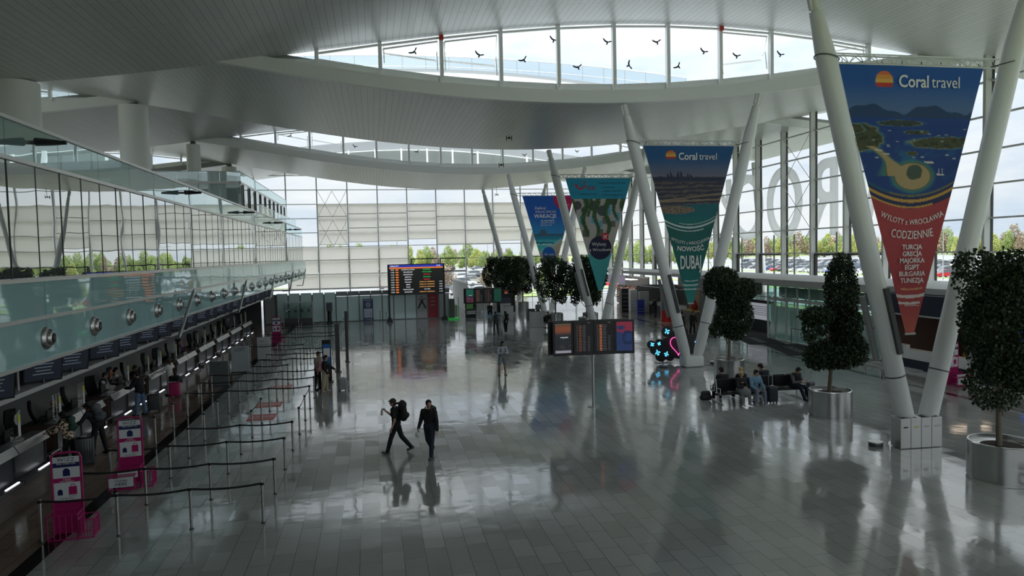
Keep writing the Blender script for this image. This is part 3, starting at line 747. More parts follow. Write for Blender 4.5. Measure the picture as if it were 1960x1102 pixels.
# ------------------------------------------------------------------ V-shaped roof supports, trusses and banners
def vcol(i, y):
    t = thing('v_column', (15.9, y, 0), 'white V-shaped roof support, %s from the camera' % order[i], 'column', group='white V-shaped roof supports along the hall')
    zl, zr = (13.3, 13.9)
    fnr = low
    for s, x0, x1, z1, nm in ((-1, -.30, -3.5, zl, 'left_leg'), (1, .32, 3.85, zr, 'right_leg')):
        if i == 0: pass
        mb = MB(); a = Vector((x0, 0, .45)); b = Vector((x1, 0, low(15.9+x1)-.05))
        d = (b-a).normalized(); Lh = (b-a).length
        rb, rt = .27, .25
        pts = [(0, .22), (.03, .27), (.85, rb+.015), (.94, .2), (.955, .19)]
        P = [a+d*(Lh*u) for u, _ in pts]; mb.path(P, [r for _, r in pts], 28)
        leg = mb.build('leg', M_white, t, smooth=True)
        mb = MB(); q = a+d*(Lh*.955); mb.path([q, b], [.12, .09], 12); mb.box(tuple(b-d*.28), (.34, .1, .5), ry=math.atan2(d.x, d.z)); mb.build('head_joint', M_beam, leg)
        mb = MB(); q = a+d*(Lh*.13); mb.path([q-d*.02, q+d*.02], [.283, .283], 28); mb.build('seam_ring', M_dsteel, leg)
        if s < 0:
            mb = MB(); q = a+d*(Lh*.26); mb.box((q.x+.05, -.33, q.z), (.14, .12, 2.0), ry=math.atan2(d.x, d.z)); mb.build('floodlight', M_dgrey, leg)
            mb = MB(); q = a+d*(Lh*.24); mb.box((q.x-.30, .30, q.z), (.14, .12, 2.0), ry=math.atan2(d.x, d.z)); mb.path([(q.x-.3, .3, q.z), (q.x, .1, q.z)], .03, 6); mb.build('floodlight', M_grey, leg)
    mb = MB(); mb.rbox((0, 0, .28), (1.05, .8, .56), .12, n=4); mb.build('base', M_white, t, smooth=True)
for i, y in enumerate(V_Y): vcol(i, y)

def truss(i, y):
    t = thing('lattice_truss', (15.85, y, 11.35), 'thin white lattice truss holding the %s banner' % order[i], 'truss', group='lattice trusses between the V legs')
    mb = MB(); a, b = -2.75, 2.75
    for z, yy in ((.12, .1), (.12, -.1), (-.12, 0)): mb.tube((a, yy, z), (b, yy, z), .025, n=8)
    mb.build('chord', M_white, t)
    mb = MB(); k = 22
    for q in range(k):
        x0 = a+(b-a)*q/k; x1 = a+(b-a)*(q+1)/k
        z0, z1 = (.12, -.12) if q % 2 else (-.12, .12)
        for yy in (.1, -.1):
            mb.tube((x0, yy if z0 > 0 else 0, z0), (x1, yy if z1 > 0 else 0, z1), .012, n=6)
    mb.build('lacing', M_white, t)
    for s in (-1, 1):
        mb = MB(); c = Vector((s*2.95-.02, 0, .0)); n_ = 24
        mb.path([(c.x+.33*math.cos(2*PI*q/n_)*1., .33*math.sin(2*PI*q/n_), c.z+.08*s*math.cos(2*PI*q/n_)) for q in range(n_)], .018, 6, closed=True); mb.build('strap', M_dsteel, t)
for i in range(4): truss(i, V_Y[i])

# --- printed artwork helpers
def fbm(x, y, s=1., o=4, seed=0):
    r = np.zeros_like(x); a = 1.; rng = np.random.RandomState(seed)
    for k in range(o):
        f = s*2**k; ph = rng.rand(8)*6.28
        r += a*(np.sin(x*f*1.7+ph[0]+1.7*np.sin(y*f*1.3+ph[1]))*np.cos(y*f*1.9+ph[2]+1.5*np.sin(x*f*1.1+ph[3])))
        a *= .55
    return r/1.6
def sm(a, b, x): t = np.clip((x-a)/(b-a), 0, 1); return t*t*(3-2*t)
def mixc_(c, col, m): return c*(1-m[..., None])+np.array(col)*m[..., None]
def srgb(r, g, b): return tuple(((v/255)/12.92 if v/255 < .04045 else ((v/255+.055)/1.055)**2.4) for v in (r, g, b))
def printed(name, W0, W1, Hh, art, m, nu=150, nv=300, parent=None, loc=(0, 0, 0), wave=.03, rz=0.):
    """hanging sheet, trapezoid: top width W0, bottom width W1, height Hh, top at z=0; art(u in metres, v 0..1 from the top)"""
    U_, V_ = np.meshgrid(np.linspace(-.5, .5, nu+1), np.linspace(0, 1, nv+1))
    w = W0+(W1-W0)*V_; X = U_*w; Z = -V_*Hh; Y = wave*np.sin(X*2.6+.8*V_)*(.3+V_*.7)*(1-V_*.3)
    vs = np.stack([X, Y, Z], -1).reshape(-1, 3)
    i, j = np.meshgrid(np.arange(nu), np.arange(nv)); q = (j*(nu+1)+i).ravel()
    f = np.stack([q, q+nu+1, q+nu+2, q+1], -1)
    me = bpy.data.meshes.new(name); me.vertices.add(len(vs)); me.vertices.foreach_set('co', vs.ravel().astype('f4'))
    me.loops.add(f.size); me.loops.foreach_set('vertex_index', f.ravel().astype('i4'))
    me.polygons.add(len(f)); me.polygons.foreach_set('loop_start', (np.arange(len(f))*4).astype('i4')); me.update(calc_edges=True)
    me.polygons.foreach_set('use_smooth', [True]*len(f))
    c = art(X, V_); c = np.clip(c, 0, 1); c = np.concatenate([c, np.ones(c.shape[:2]+(1,))], -1).reshape(-1, 4)
    at = me.color_attributes.new('print', 'FLOAT_COLOR', 'POINT'); at.data.foreach_set('color', c.ravel().astype('f4'))
    me.materials.append(m); o = bpy.data.objects.new(name, me); COL.objects.link(o); o.location = loc; o.rotation_euler = (0, 0, rz)
    if parent is not None: o.parent = parent
    return o
ones = lambda X: np.ones(X.shape+(3,))
M_print = attr_mat('printed_fabric', .55, .35)
M_scrprint = attr_mat('screen_picture', .3, emit=.17)
M_wtxt = mat('white_lettering', (.75, .75, .75), .6, emit=None)
BH = 8.05   # banner height

def art_islands(X, V):
    Zm = V*7.9; Z = Zm/.635; c = ones(X)*np.array(srgb(30, 92, 168))
    c = mixc_(c, srgb(86, 120, 165), sm(0.6, 2.1, Z)); c = mixc_(c, srgb(22, 70, 140), sm(2.25, 2.35, Z))
    ridge = 2.15-.22*np.abs(np.sin(X*1.5+.4))-.12*np.sin(X*3.1)-.05*np.sin(X*9)
    c = mixc_(c, srgb(38, 72, 112), ((Z > ridge) & (Z < 2.42)).astype(float))
    c = mixc_(c, srgb(16, 60, 130), sm(2.42, 3.2, Z)*.8)
    n = fbm(X, Z, 1.3, 4, 3); n2 = fbm(X, Z, 6., 4, 5)
    c = mixc_(c, srgb(30, 130, 160), sm(.1, .9, n)*sm(2.9, 3.6, Z)*.45)
    c = mixc_(c, srgb(12, 52, 120), sm(.2, 1.6, X)*sm(3.8, 4.8, Z)*.7)
    def land(cx, cz, rx, rz_, seed, col=(74, 80, 52), ext=.35):
        nonlocal c
        d = ((X-cx)/rx)**2+((Z-cz)/rz_)**2+ext*fbm(X, Z, 4, 3, seed)
        c = mixc_(c, srgb(70, 150, 150), sm(1.55, 1.0, d)*.6)
        c = mixc_(c, srgb(150, 135, 95), sm(1.12, 1.02, d)); c = mixc_(c, srgb(*col), sm(1.0, .93, d))
        c = mixc_(c, srgb(40, 48, 30), sm(.98, .9, d)*sm(0., .5, n2)*.8)
    land(-.35, 2.66, .75, .13, 9, (58, 72, 70)); land(.2, 3.07, .42, .09, 11); land(1.15, 3.55, 1.15, .27, 13)
    land(-1.75, 3.35, .75, .62, 17); land(-2.1, 2.95, .5, .25, 19); land(.02, 4.05, .2, .1, 21)
    # sand spit
    t = np.clip((Z-3.75)/1.9, 0, 1); cx = -1.35+1.35*t**.75; wdt = .12+.42*sm(.25, .8, t)
    d = np.abs(X-cx)/wdt; inside = (Z > 3.7)
    e2 = ((X-.05)/.62)**2+((Z-5.1)/.62)**2
    sp = np.minimum(np.where(inside & (Z < 5.1), d, 9), e2)
    c = mixc_(c, srgb(70, 140, 120), sm(1.9, 1.1, sp)*.8); c = mixc_(c, srgb(110, 95, 60), sm(1.12, 1.03, sp)); c = mixc_(c, srgb(182, 158, 112), sm(1.0, .93, sp))
    la = ((X-.12)/.3)**2+((Z-4.9)/.36)**2+.3*fbm(X, Z, 4, 2, 4); c = mixc_(c, srgb(70, 90, 72), sm(1., .8, la))
    # boats
    rng = np.random.RandomState(4)
    for q in range(26):
        bx_, bz = rng.uniform(-1.3, 1.9), rng.uniform(2.9, 4.3); b = (np.abs(X-bx_) < .055+.02*(Z-bz)) & (np.abs(Z-bz) < .022)
        if q < 18: c = mixc_(c, srgb(200, 205, 210), b*.8)
    for bx_, bz, s in ((.62, 4.45, 1.3), (1.0, 5.02, 1.), (1.5, 5.95, 2.0), (-1.1, 3.9, 1.), (-.85, 4.08, .9)):
        b = (np.abs(X-bx_-.3*(Z-bz)) < .12*s) & (np.abs(Z-bz-.12*(X-bx_)) < .035*s); c = mixc_(c, srgb(215, 210, 200), b*1.)
        for mxx in (-.05, .06):
            b = (np.abs(X-bx_-mxx*s) < .012) & (Z < bz) & (Z > bz-.3*s)
            if s > .95 and bx_ > .8: c = mixc_(c, srgb(215, 215, 215), b*.9)
    # curved bands then the red foot
    edge = 4.18-.19*X**2
    c = mixc_(c, srgb(34, 44, 84), (Zm > edge-.42).astype(float))
    c = mixc_(c, srgb(24, 90, 120), ((Zm > edge-.42) & (Zm < edge-.33)).astype(float))
    c = mixc_(c, srgb(176, 62, 66), (Zm > edge).astype(float)); c = mixc_(c, srgb(198, 100, 80), sm(6.8, 8.2, Zm))
    for off, th, xr, col in ((-.37, .035, (-.75, 1.45), (150, 118, 62)), (-.21, .09, (-2, 2), (206, 158, 74)), (-.03, .055, (-2, .75), (206, 158, 74))):
        ln = (np.abs(Zm-edge-off) < th/2) & (X > xr[0]) & (X < xr[1]); c = mixc_(c, srgb(*col), ln.astype(float))
    c = foot_lines(c, X, Zm, 6.58, (216, 150, 110), (228, 212, 205), .42)
    return c
def foot_lines(c, X, Z, base, col1, col2, w):
    for z0, th, xr, col in ((base, .05, (-w*.8, w), col1), (base+.22, .09, (-w*1.2, w*1.2), col2), (base+.42, .07, (-w, w*.8), col2)):
        zz = z0-.10*X**2*2
        ln = (np.abs(Z-zz) < th/2) & (X > xr[0]) & (X < xr[1]); c = mixc_(c, srgb(*col), ln.astype(float))
    return c
def hull_logo(c, X, Z, cx, cz, R, cols):
    d = (X-cx)**2+(Z-cz)**2
    for q, col in enumerate(cols):
        z0, z1 = cz-R+2*R*q/5., cz-R+2*R*(q+1)/5.-.02
        if q == 4: z0 += .06
        c = mixc_(c, srgb(*col), ((d < R*R) & (Z > z0) & (Z <= z1+.02)).astype(float))
    return c
SUN = ((232, 120, 70), (236, 160, 76), (240, 190, 90), (205, 62, 56), (40, 110, 180))
_ai = art_islands
def art_b1(X, V): return hull_logo(_ai(X, V), X, V*7.9, -.92, .48, .29, SUN)
def art_b2(X, V):
    Z = V*8.0; c = ones(X)*np.array(srgb(32, 96, 150)); c = mixc_(c, srgb(108, 116, 140), sm(.5, 1.5, Z)); c = mixc_(c, srgb(140, 125, 135), sm(1.35, 1.7, Z))
    sky = 1.62-.05*np.floor(6*np.abs(np.sin(X*23)+np.sin(X*11.3))*np.exp(-((X+.6)/.8)**2))*.6-.03*(np.sin(X*60) > .2)-.04*(np.sin(X*41) > .5)
    c = mixc_(c, srgb(48, 58, 82), ((Z > sky) & (Z < 1.78)).astype(float))
    n = fbm(X, Z*4, 3, 4, 2); c = mixc_(c, srgb(62, 64, 80), sm(1.76, 1.8, Z)); c = mixc_(c, srgb(120, 108, 104), sm(.1, .5, np.sin(Z*28+X*.8+n*2))*sm(1.8, 1.9, Z)*.8*sm(3.2, 2.9, Z))
    c = mixc_(c, srgb(30, 110, 120), sm(2.95, 3.05, Z+.05*X)); 
    c = mixc_(c, srgb(150, 130, 108), ((np.abs(Z-2.78+.03*X) < .05+.02*n) & (X > -1.6)).astype(float)); c = mixc_(c, srgb(165, 145, 115), ((np.abs(Z-2.62+.1*X) < .03)).astype(float)*.8)
    d = ((X+.85)/1.15)**2+((Z-3.25)/.2)**2+.25*fbm(X, Z, 5, 3, 8); c = mixc_(c, srgb(150, 128, 108), sm(1., .9, d)); c = mixc_(c, srgb(88, 84, 80), sm(.8, .6, d)*sm(0, .4, fbm(X, Z, 12, 3, 7)))
    c = mixc_(c, srgb(26, 128, 118), sm(3.4, 3.9, Z)*.7)
    edge = 4.35-.2*X**2
    c = mixc_(c, srgb(30, 105, 100), (Z > edge-.32).astype(float)); c = mixc_(c, srgb(26, 118, 112), sm(4.4, 6.5, Z)*(Z > edge)); c = mixc_(c, srgb(60, 160, 155), sm(6.5, 8.2, Z)*(Z > edge)*.7)
    for off, th, xr in ((-.36, .03, (-.6, 1.5)), (-.2, .09, (-2, 2)), (-.02, .05, (-2, .75))):
        ln = (np.abs(Z-edge-off) < th/2) & (X > xr[0]) & (X < xr[1]); c = mixc_(c, srgb(205, 222, 220), ln.astype(float))
    c = foot_lines(c, X, Z, 6.87, (190, 215, 212), (190, 215, 212), .42)
    return hull_logo(c, X, Z, -1.0, .53, .27, SUN)
def art_b3(X, V):
    Z = V*8.05; c = ones(X)*np.array(srgb(185, 180, 172))
    n = fbm(X, Z, 3, 4, 12); n2 = fbm(X, Z, 11, 3, 14)
    # slate rounds, pool slabs, hanging greenery
    for cx, cz, r in ((-1.6, 1.95, .33), (-.4, 2.0, .4), (.25, 2.35, .4), (-1.1, 2.3, .25), (1.1, 1.7, .3), (.7, 1.9, .25), (1.9, 1.8, .25)):
        d = np.sqrt((X-cx)**2+(Z-cz)**2); c = mixc_(c, srgb(84, 84, 92), sm(r, r-.04, d)); c = mixc_(c, srgb(60, 60, 68), sm(.5, 1., np.sin(d*60))*(d < r)*.4)
    for cx, cz, w, h in ((-1.3, 3.0, .2, .35), (-.45, 3.0, .2, .3), (.75, 2.3, .18, .4), (1.4, 2.8, .16, .35), (.1, 3.3, .15, .3)):
        b = (np.abs(X-cx) < w) & (np.abs(Z-cz) < h); c = mixc_(c, srgb(150, 190, 200), b*.9); b = (np.abs(X-cx) < w*.7) & (np.abs(Z-cz) < h*.8); c = mixc_(c, srgb(90, 165, 190), b*.9)
    for cx, cz, w in ((.05, 3.9, .25), (-1.0, 3.95, .25), (1.0, 3.3, .22), (.5, 3.05, .25)):
        b = (np.abs(X-cx) < w) & (np.abs(Z-cz) < w); c = mixc_(c, srgb(98, 96, 92), b*.9)
    for cx, w, zb in ((-2.0, .25, 3.3), (-1.05, .25, 4.3), (-.2, .22, 4.45), (.62, .25, 4.3), (1.25, .16, 3.2), (1.9, .25, 3.6), (-.7, .15, 2.9)):
        e = np.abs(X-cx+.15*np.sin(Z*3+cx))/(w*(1.15-.5*(Z-1.5)/3))+.7*np.abs(n2); g = sm(1.1, .8, e)*sm(zb, zb-.3, Z+.2*n); c = mixc_(c, srgb(52, 88, 52), g); c = mixc_(c, srgb(92, 126, 72), g*sm(.1, .6, n2)*.8)
    c = mixc_(c, srgb(40, 150, 182), (Z < 1.5).astype(float))
    c = mixc_(c, srgb(70, 168, 170), (Z > 5.45).astype(float)*sm(-.5, .2, Z-5.6+.4*np.abs(X)))
    d = np.sqrt((X-.05)**2+(Z-5.0)**2); c = mixc_(c, srgb(30, 32, 66), sm(.86, .84, d))
    d = np.sqrt((X-.43)**2+(Z-4.2)**2); c = mixc_(c, srgb(200, 40, 60), sm(.28, .26, d))
    # smile mark
    d = np.sqrt((X+1.35)**2+((Z-.48))**2); s_ = ((np.abs(d-.3) < .055) & (Z > .5)); s_ |= (np.sqrt((X+1.05)**2+(Z-.3)**2) < .07); s_ |= ((np.abs(Z-.5) < .035) & (np.abs(X+1.68) < .12)); c = mixc_(c, srgb(196, 30, 50), s_.astype(float))
    return c
def art_b4(X, V):
    Z = V*8.2; c = ones(X)*np.array(srgb(26, 92, 182)); c = mixc_(c, srgb(50, 140, 200), sm(1.5, 3.6, Z))
    n = fbm(X, Z, 3, 4, 22); n2 = fbm(X, Z, 9, 3, 24)
    hill = 3.6-.42*np.exp(-((X+.55)/.32)**4)-.06; c = mixc_(c, srgb(70, 100, 120), ((Z > hill) & (Z < 3.72)).astype(float)); c = mixc_(c, srgb(38, 130, 165), ((Z > 3.72)).astype(float)); c = mixc_(c, srgb(70, 185, 190), sm(3.9, 4.3, Z))
    c = mixc_(c, srgb(20, 110, 140), ((np.abs(Z-4.35-.08*n) < .07) & (X < .5)).astype(float)); c = mixc_(c, srgb(205, 225, 225), (np.abs(Z-4.5-.1*n) < .05).astype(float)*.8)
    sh = 4.75-.5*X+.15*n; c = mixc_(c, srgb(150, 195, 195), sm(-.3, 0, Z-sh)); c = mixc_(c, srgb(178, 168, 150), sm(.0, .3, Z-sh)); c = mixc_(c, srgb(120, 112, 96), sm(.2, .7, n2)*sm(.3, .6, Z-sh)*.7); c = mixc_(c, srgb(110, 120, 80), sm(.1, .6, n2)*sm(6.4, 6.9, Z)*.5)
    d = np.sqrt((X+.05)**2+(Z-5.35)**2); c = mixc_(c, srgb(18, 96, 176), sm(.62, .6, d))
    d = np.sqrt((X-1.7)**2+(Z-.2)**2); c = mixc_(c, srgb(186, 28, 92), sm(1.22, 1.2, d)); s_ = (np.sqrt((X-1.62)**2+(Z-.55)**2) < .1); c = mixc_(c, srgb(230, 200, 210), s_*.8)
    return c
def banner(i, art, Hb, label, lines, x0=15.68):
    y = V_Y[i]
    t = thing('hanging_banner', (x0, y, 11.24), label, 'banner')
    printed('fabric', 4.95, .3, Hb, art, M_print, 240, 380, t)
    mb = MB(); mb.tube((-2.48, 0, .0), (2.48, 0, .0), .025); mb.build('top_batten', M_lgrey, t)
    for q in range(8):
        x = -2.3+q*.657; mb = MB(); mb.tube((x, 0, 0), (x, 0, .1), .012, n=6); mb.build('tie', M_black, t)
    mb = MB(); mb.bx(-.17, .17, -.02, .02, -Hb-.04, -Hb+.02); mb.build('bottom_batten', M_lgrey, t)
    for s, x, z, size, bend, wx, m in lines:
        text('lettering', s, (x, -.05, -z), size, m, t, bend=bend, wx=wx)
    return t
M_w = mat('print_white', srgb(232, 232, 230), .6); M_dk = mat('print_navy', srgb(25, 35, 60), .6); M_redp = mat('print_red', srgb(190, 40, 60), .6)
def banner_lines(parent, specs):
    """specs: text, x, z, size, bend (about x=0), width factor, material, bold"""
    for s, x, z, size, bend, wx, m, bold in specs:
        me = text_geo(s, size, 0, .002, wx, .016*size if bold else 0)
        for v in me.vertices:
            X = v.co.x+x; v.co.x = X
            if bend: a = 2*bend*X; yy = v.co.y; v.co.x = X-yy*a*.8; v.co.y = yy+bend*X*X
        me.name = 'lettering'; me.materials.append(m)
        o = bpy.data.objects.new('lettering', me); COL.objects.link(o); o.parent = parent; o.location = (0, -.055, -z); o.rotation_euler = (PI/2, 0, 0)
t = banner(0, art_b1, 7.9, 'tall triangular banner printed with an island bay above a red foot, nearest of the four', [])
banner_lines(t, [('Coral', .03, .50, .50, 0, .9, M_w, 1), ('travel', 1.12, .50, .48, 0, .9, M_w, 0),
    ('WYLOTY z WROCŁAWIA', 0, 4.60, .225, .24, .82, M_w, 0), ('CODZIENNIE', 0, 4.98, .34, .16, .70, M_w, 0),
    ('TURCJA', 0, 5.33, .2, 0, .95, M_w, 1), ('GRECJA', 0, 5.53, .2, 0, .95, M_w, 1), ('MAJORKA', 0, 5.73, .2, 0, .95, M_w, 1),
    ('EGIPT', 0, 5.93, .2, 0, .95, M_w, 1), ('BUŁGARIA', 0, 6.12, .2, 0, .95, M_w, 1), ('TUNEZJA', 0, 6.32, .2, 0, .95, M_w, 1), ('Coral Travel Group', 0, 7.06, .06, 0, 1, M_w, 0)])
t = banner(1, art_b2, 8.0, 'teal triangular banner with a city skyline by the sea, second from the camera', [], x0=15.88)
banner_lines(t, [('Coral', -.1, .58, .5, 0, .9, M_w, 1), ('travel', 1.0, .58, .48, 0, .9, M_w, 0),
    ('WYLOTY z WROCŁAWIA', 0, 4.95, .22, .24, .84, M_w, 0), ('NOWOŚĆ', 0, 5.25, .34, .12, .9, M_w, 1), ('DUBAJ', 0, 5.95, .95, 0, .42, M_w, 1), ('Coral Travel Group', 0, 7.3, .07, 0, 1, M_w, 0)])
t = banner(2, art_b3, 8.05, 'triangular banner with a smile logo, hanging plants and a navy disc, third from the camera', [], x0=16.05)
banner_lines(t, [('TUI', -.62, .75, .36, 0, 1.1, M_redp, 1), ('Discover your smile', -.75, 1.15, .16, 0, .9, M_dk, 0),
    ('Znajdź ofertę idealną dla siebie', 1.0, .37, .17, 0, .95, M_dk, 0), ('na www.tui.pl', .75, .68, .17, 0, .95, M_dk, 0), ('w aplikacji mobilnej TUI', 1.0, .94, .16, 0, .95, M_dk, 0), ('w biurach sprzedaży TUI', 1.0, 1.22, .16, 0, .95, M_dk, 0),
    ('Wyloty', -.05, 4.75, .36, 0, 1, M_w, 0), ('z Wrocławia', .05, 5.15, .32, 0, 1, M_w, 0)])
mb = MB()
def plane_outline(s): return [(x*s, y*s) for x, y in ((0, 1), (.12, .75), (.12, .3), (.95, -.15), (.95, -.35), (.12, -.1), (.09, -.6), (.35, -.85), (.35, -1), (0, -.88), (-.35, -1), (-.35, -.85), (-.09, -.6), (-.12, -.1), (-.95, -.35), (-.95, -.15), (-.12, .3), (-.12, .75))]
pl = [(x*math.cos(-.9)-y*math.sin(-.9)+.43, x*math.sin(-.9)+y*math.cos(-.9)-4.2) for x, y in plane_outline(.2)]
mb.prism(pl, 'y', -.065, -.055); mb.build('plane_symbol', M_w, t)
t = banner(3, art_b4, 8.2, 'blue triangular beach banner with white lettering and a blue disc, farthest of the four', [], x0=16.15)
banner_lines(t, [('Zapłanuj', -.8, 1.15, .34, 0, .9, M_w, 0), ('WIELKIE GRECKIE', -.3, 1.5, .28, 0, .9, M_w, 0), ('WAKACJE', -.33, 1.9, .5, 0, .95, M_w, 1), ('na wspaniałych', -.1, 2.3, .22, 0, 1, M_w, 1), ('plażach możesz', -.1, 2.5, .2, 0, 1, M_w, 0), ('być już w 2h', -.25, 2.72, .2, 0, 1, M_w, 0), ('Grecos', -.05, 5.45, .3, 0, 1, M_w, 0), ('Zaplanuj', 1.6, .85, .2, 0, 1, M_w, 0)])

# ------------------------------------------------------------------ bird stickers on the clerestory panes
def bird_mesh(flip, k=.62):
    mb = MB(); P = []
    ax = [(-.02, .0), (.0, .07), (-.10, .12), (-.22, .25), (-.30, .36), (-.33, .30), (-.31, .20), (-.22, .08), (-.12, -.02)]
    mb.prism(ax, 'y', -.01, .01)
    bx_ = [(0, .05), (.10, .04), (.22, .08), (.36, .06), (.34, .0), (.22, -.02), (.08, -.04)]
    mb.prism(bx_, 'y', -.01, .01)
    bd = [(-.05, .05), (.03, .08), (.05, 0), (.02, -.1), (-.02, -.18), (-.07, -.22), (-.12, -.16), (-.08, -.06)]
    mb.prism(bd, 'y', -.011, .011)
    mb.v = [(a*k, b, c*k) for a, b, c in mb.v]; o = mb.build('bird_silhouette', M_mblack); return o
b0 = bird_mesh(0); first = True
bs = [(790, 99, 1.0), (917, 101, 0), (1001, 107, .9), (1058, 75, 0), (1103, 117, .6), (1157, 76, .1), (1200, 113, -.9), (1252, 74, .5), (1292, 116, 1.1), (1339, 91, 0), (1404, 97, .2), (1491, 97, 0), (1577, 102, .2)]
bw = [(2.2, 15.43, 1.0), (5.25, 15.37, 0), (7.4, 15.22, .9), (8.9, 16.2, 0), (10.1, 14.95, .6), (11.6, 16.2, .1), (12.7, 15.1, -.9), (14.2, 16.3, .5), (15.3, 15.15, 1.1), (16.7, 15.9, 0), (18.5, 15.75, .2), (20.95, 15.9, 0), (23.6, 15.9, .2)]
for i, (x, z, r) in enumerate(bw):
    o = b0 if i == 0 else b0.copy()
    if i: COL.objects.link(o)
    o.location = (x, 33.34, z); o.rotation_euler = (0, -r, 0)
    tag(o, 'black bird silhouette on the nearer crescent window, %s from the left' % (order+['thirteenth'])[i], 'bird sticker', 'bird silhouettes on the nearer crescent window')
for i, (x, z, r) in enumerate(((-6.6, 16.5, 1.), (-1.2, 15.6, 0), (4.2, 15.2, .8), (9.2, 15.0, 0), (14.0, 14.95, .5), (19.0, 15.3, .3))):
    o = b0.copy(); COL.objects.link(o); o.location = (x, 63.5, z); o.rotation_euler = (0, -r, 0)
    tag(o, 'small bird silhouette on the farther crescent window, %s from the left' % order[i], 'bird sticker', 'bird silhouettes on the farther crescent window')
# small ceiling fittings
for i, (x, y, dz, n_) in enumerate(((8.3, 42.0, .25, 'nearer'), (8.9, 48.0, 1.1, 'farther'), (13.5, 76, .9, 'distant'))):
    zc = low(x)
    t = thing('ceiling_fitting', (x, y, zc), 'small dark twin-arm fitting hanging under the roof, the %s one' % n_, 'ceiling fitting')
    mb = MB(); mb.tube((0, 0, -dz), (0, 0, 0), .015, n=6); mb.build('rod', M_dsteel, t)
    mb = MB()
    for s in (-1, 1): mb.bx(s*.16-.02, s*.16+.02, -.03, .03, -dz-.18, -dz+.12)
    mb.bx(-.18, .18, -.02, .02, -dz-.05, -dz); mb.box((0, 0, -dz-.02), (.12, .1, .12)); mb.build('arms', M_black, t)
for i, (x) in enumerate((3.44, 17.54)):
    mb = MB(); mb.rbox((0, 0, 0), (.2, .15, .22), .02); o = mb.build('alarm_light', mat('alarm_red', (.45, .02, .01), .4)); o.location = (x, 33.1, highA(x)-.16)
    tag(o, 'small red alarm box on the crescent window mullion, %s one' % ('left', 'right')[i], 'alarm')
# ------------------------------------------------------------------ belt posts of the check-in queues
M_post = mat('post_steel', (.42, .42, .41), .3, .9); M_belt = mat('black_belt', (.012, .012, .014), .6)
PX = [-7.15, -5.65, -4.15, -2.62]
PY = [16.5, 18.5, 20.57, 22.6, 24.6, 26.7, 28.65, 30.85, 32.85, 34.8, 36.9, 38.85, 40.9, 42.8, 44.9, 46.95, 49.15, 51.2, 53.4, 55.2, 57.1]
cols = ['nearest the desks', 'second from the desks', 'third from the desks', 'at the hall end']
rows = order+['thirteenth', 'fourteenth', 'fifteenth', 'sixteenth', 'seventeenth', 'eighteenth', 'nineteenth', 'twentieth', 'twenty-first']
def post_proto():
    t = thing('queue_post', (0, 0, 0), None, None)
    mb = MB(); mb.lathe([(.055, 0), (.055, .01), (.04, .02), (.032, .04)], n=16); mb.build('base_plate', M_dsteel, t, smooth=True)
    mb = MB(); mb.lathe([(.031, .03), (.031, .86), (.036, .862), (.036, .945), (.028, .955)], n=16); mb.build('pole', M_post, t, smooth=True)
    mb = MB(); mb.rbox((0, 0, .91), (.085, .085, .07), .02); mb.build('belt_head', M_black, t)
    return t
def belt(t, dx, dy):
    mb = MB(); n = 6; Ld = math.hypot(dx, dy); ux, uy = dx/Ld, dy/Ld; vs = []
    for q in range(n+1):
        f = q/n; z = .91-.05*4*f*(1-f); x, y = dx*f, dy*f
        for s in (-.002, .002):
            for h in (-.024, .024): vs.append((x-uy*s, y+ux*s, z+h))
    fs = []
    for q in range(n):
        a = q*4; fs += [(a, a+4, a+5, a+1), (a+2, a+3, a+7, a+6), (a+1, a+5, a+7, a+3), (a, a+2, a+6, a+4)]
    mb.add(vs, fs); mb.build('belt', M_belt, t)
proto = post_proto(); used = False; kids = [c for c in bpy.data.objects if c.parent == proto]
def put_post(x, y, label, grp='belt posts of the check-in queues'):
    global used
    if not used: t = proto; used = True
    else:
        t = proto.copy(); COL.objects.link(t)
        for c in kids: d = c.copy(); COL.objects.link(d); d.parent = t
    t.location = (x, y, 0); return tag(t, label, 'queue post', grp)
diag = {(4, 3), (5, 3), (3, 1), (4, 1), (5, 1), (4, 0), (5, 0), (3, 0)}
skip = {(3, 0), (9, 0), (10, 0), (11, 0), (12, 0), (14, 0), (9, 3)}
for r, y in enumerate(PY):
    for c, x in enumerate(PX):
        if (r, c) in skip: continue
        t = put_post(x, y+.03*math.sin(r*3+c), 'steel belt post %s, in the %s row from the camera' % (cols[c], rows[r]))
        nobelt = r in (4, 5) or (r == 13 and c > 1) or r in (14, 17)
        if c < 3 and not nobelt and (r, c+1) not in skip: belt(t, PX[c+1]-x, 0)
        if r == 4 and c == 3: belt(t, 0, PY[5]-y)
        if r == 5 and c == 3: belt(t, .02, PY[6]-y)
        if r == 4 and c == 2: belt(t, 0, PY[5]-y)
        if r == 5 and c == 0: belt(t, 0, PY[6]-y)
        if r == 13 and c == 2: belt(t, 0, PY[14]-y)
for i, (x, y) in enumerate(((-2.5, 59.2), (-2.5, 61.4), (-2.45, 63.4), (-.3, 63.5), (1.0, 63.3), (.5, 65))):
    put_post(x, y, 'belt post standing near the frosted glass partition, %s from the left' % order[i])
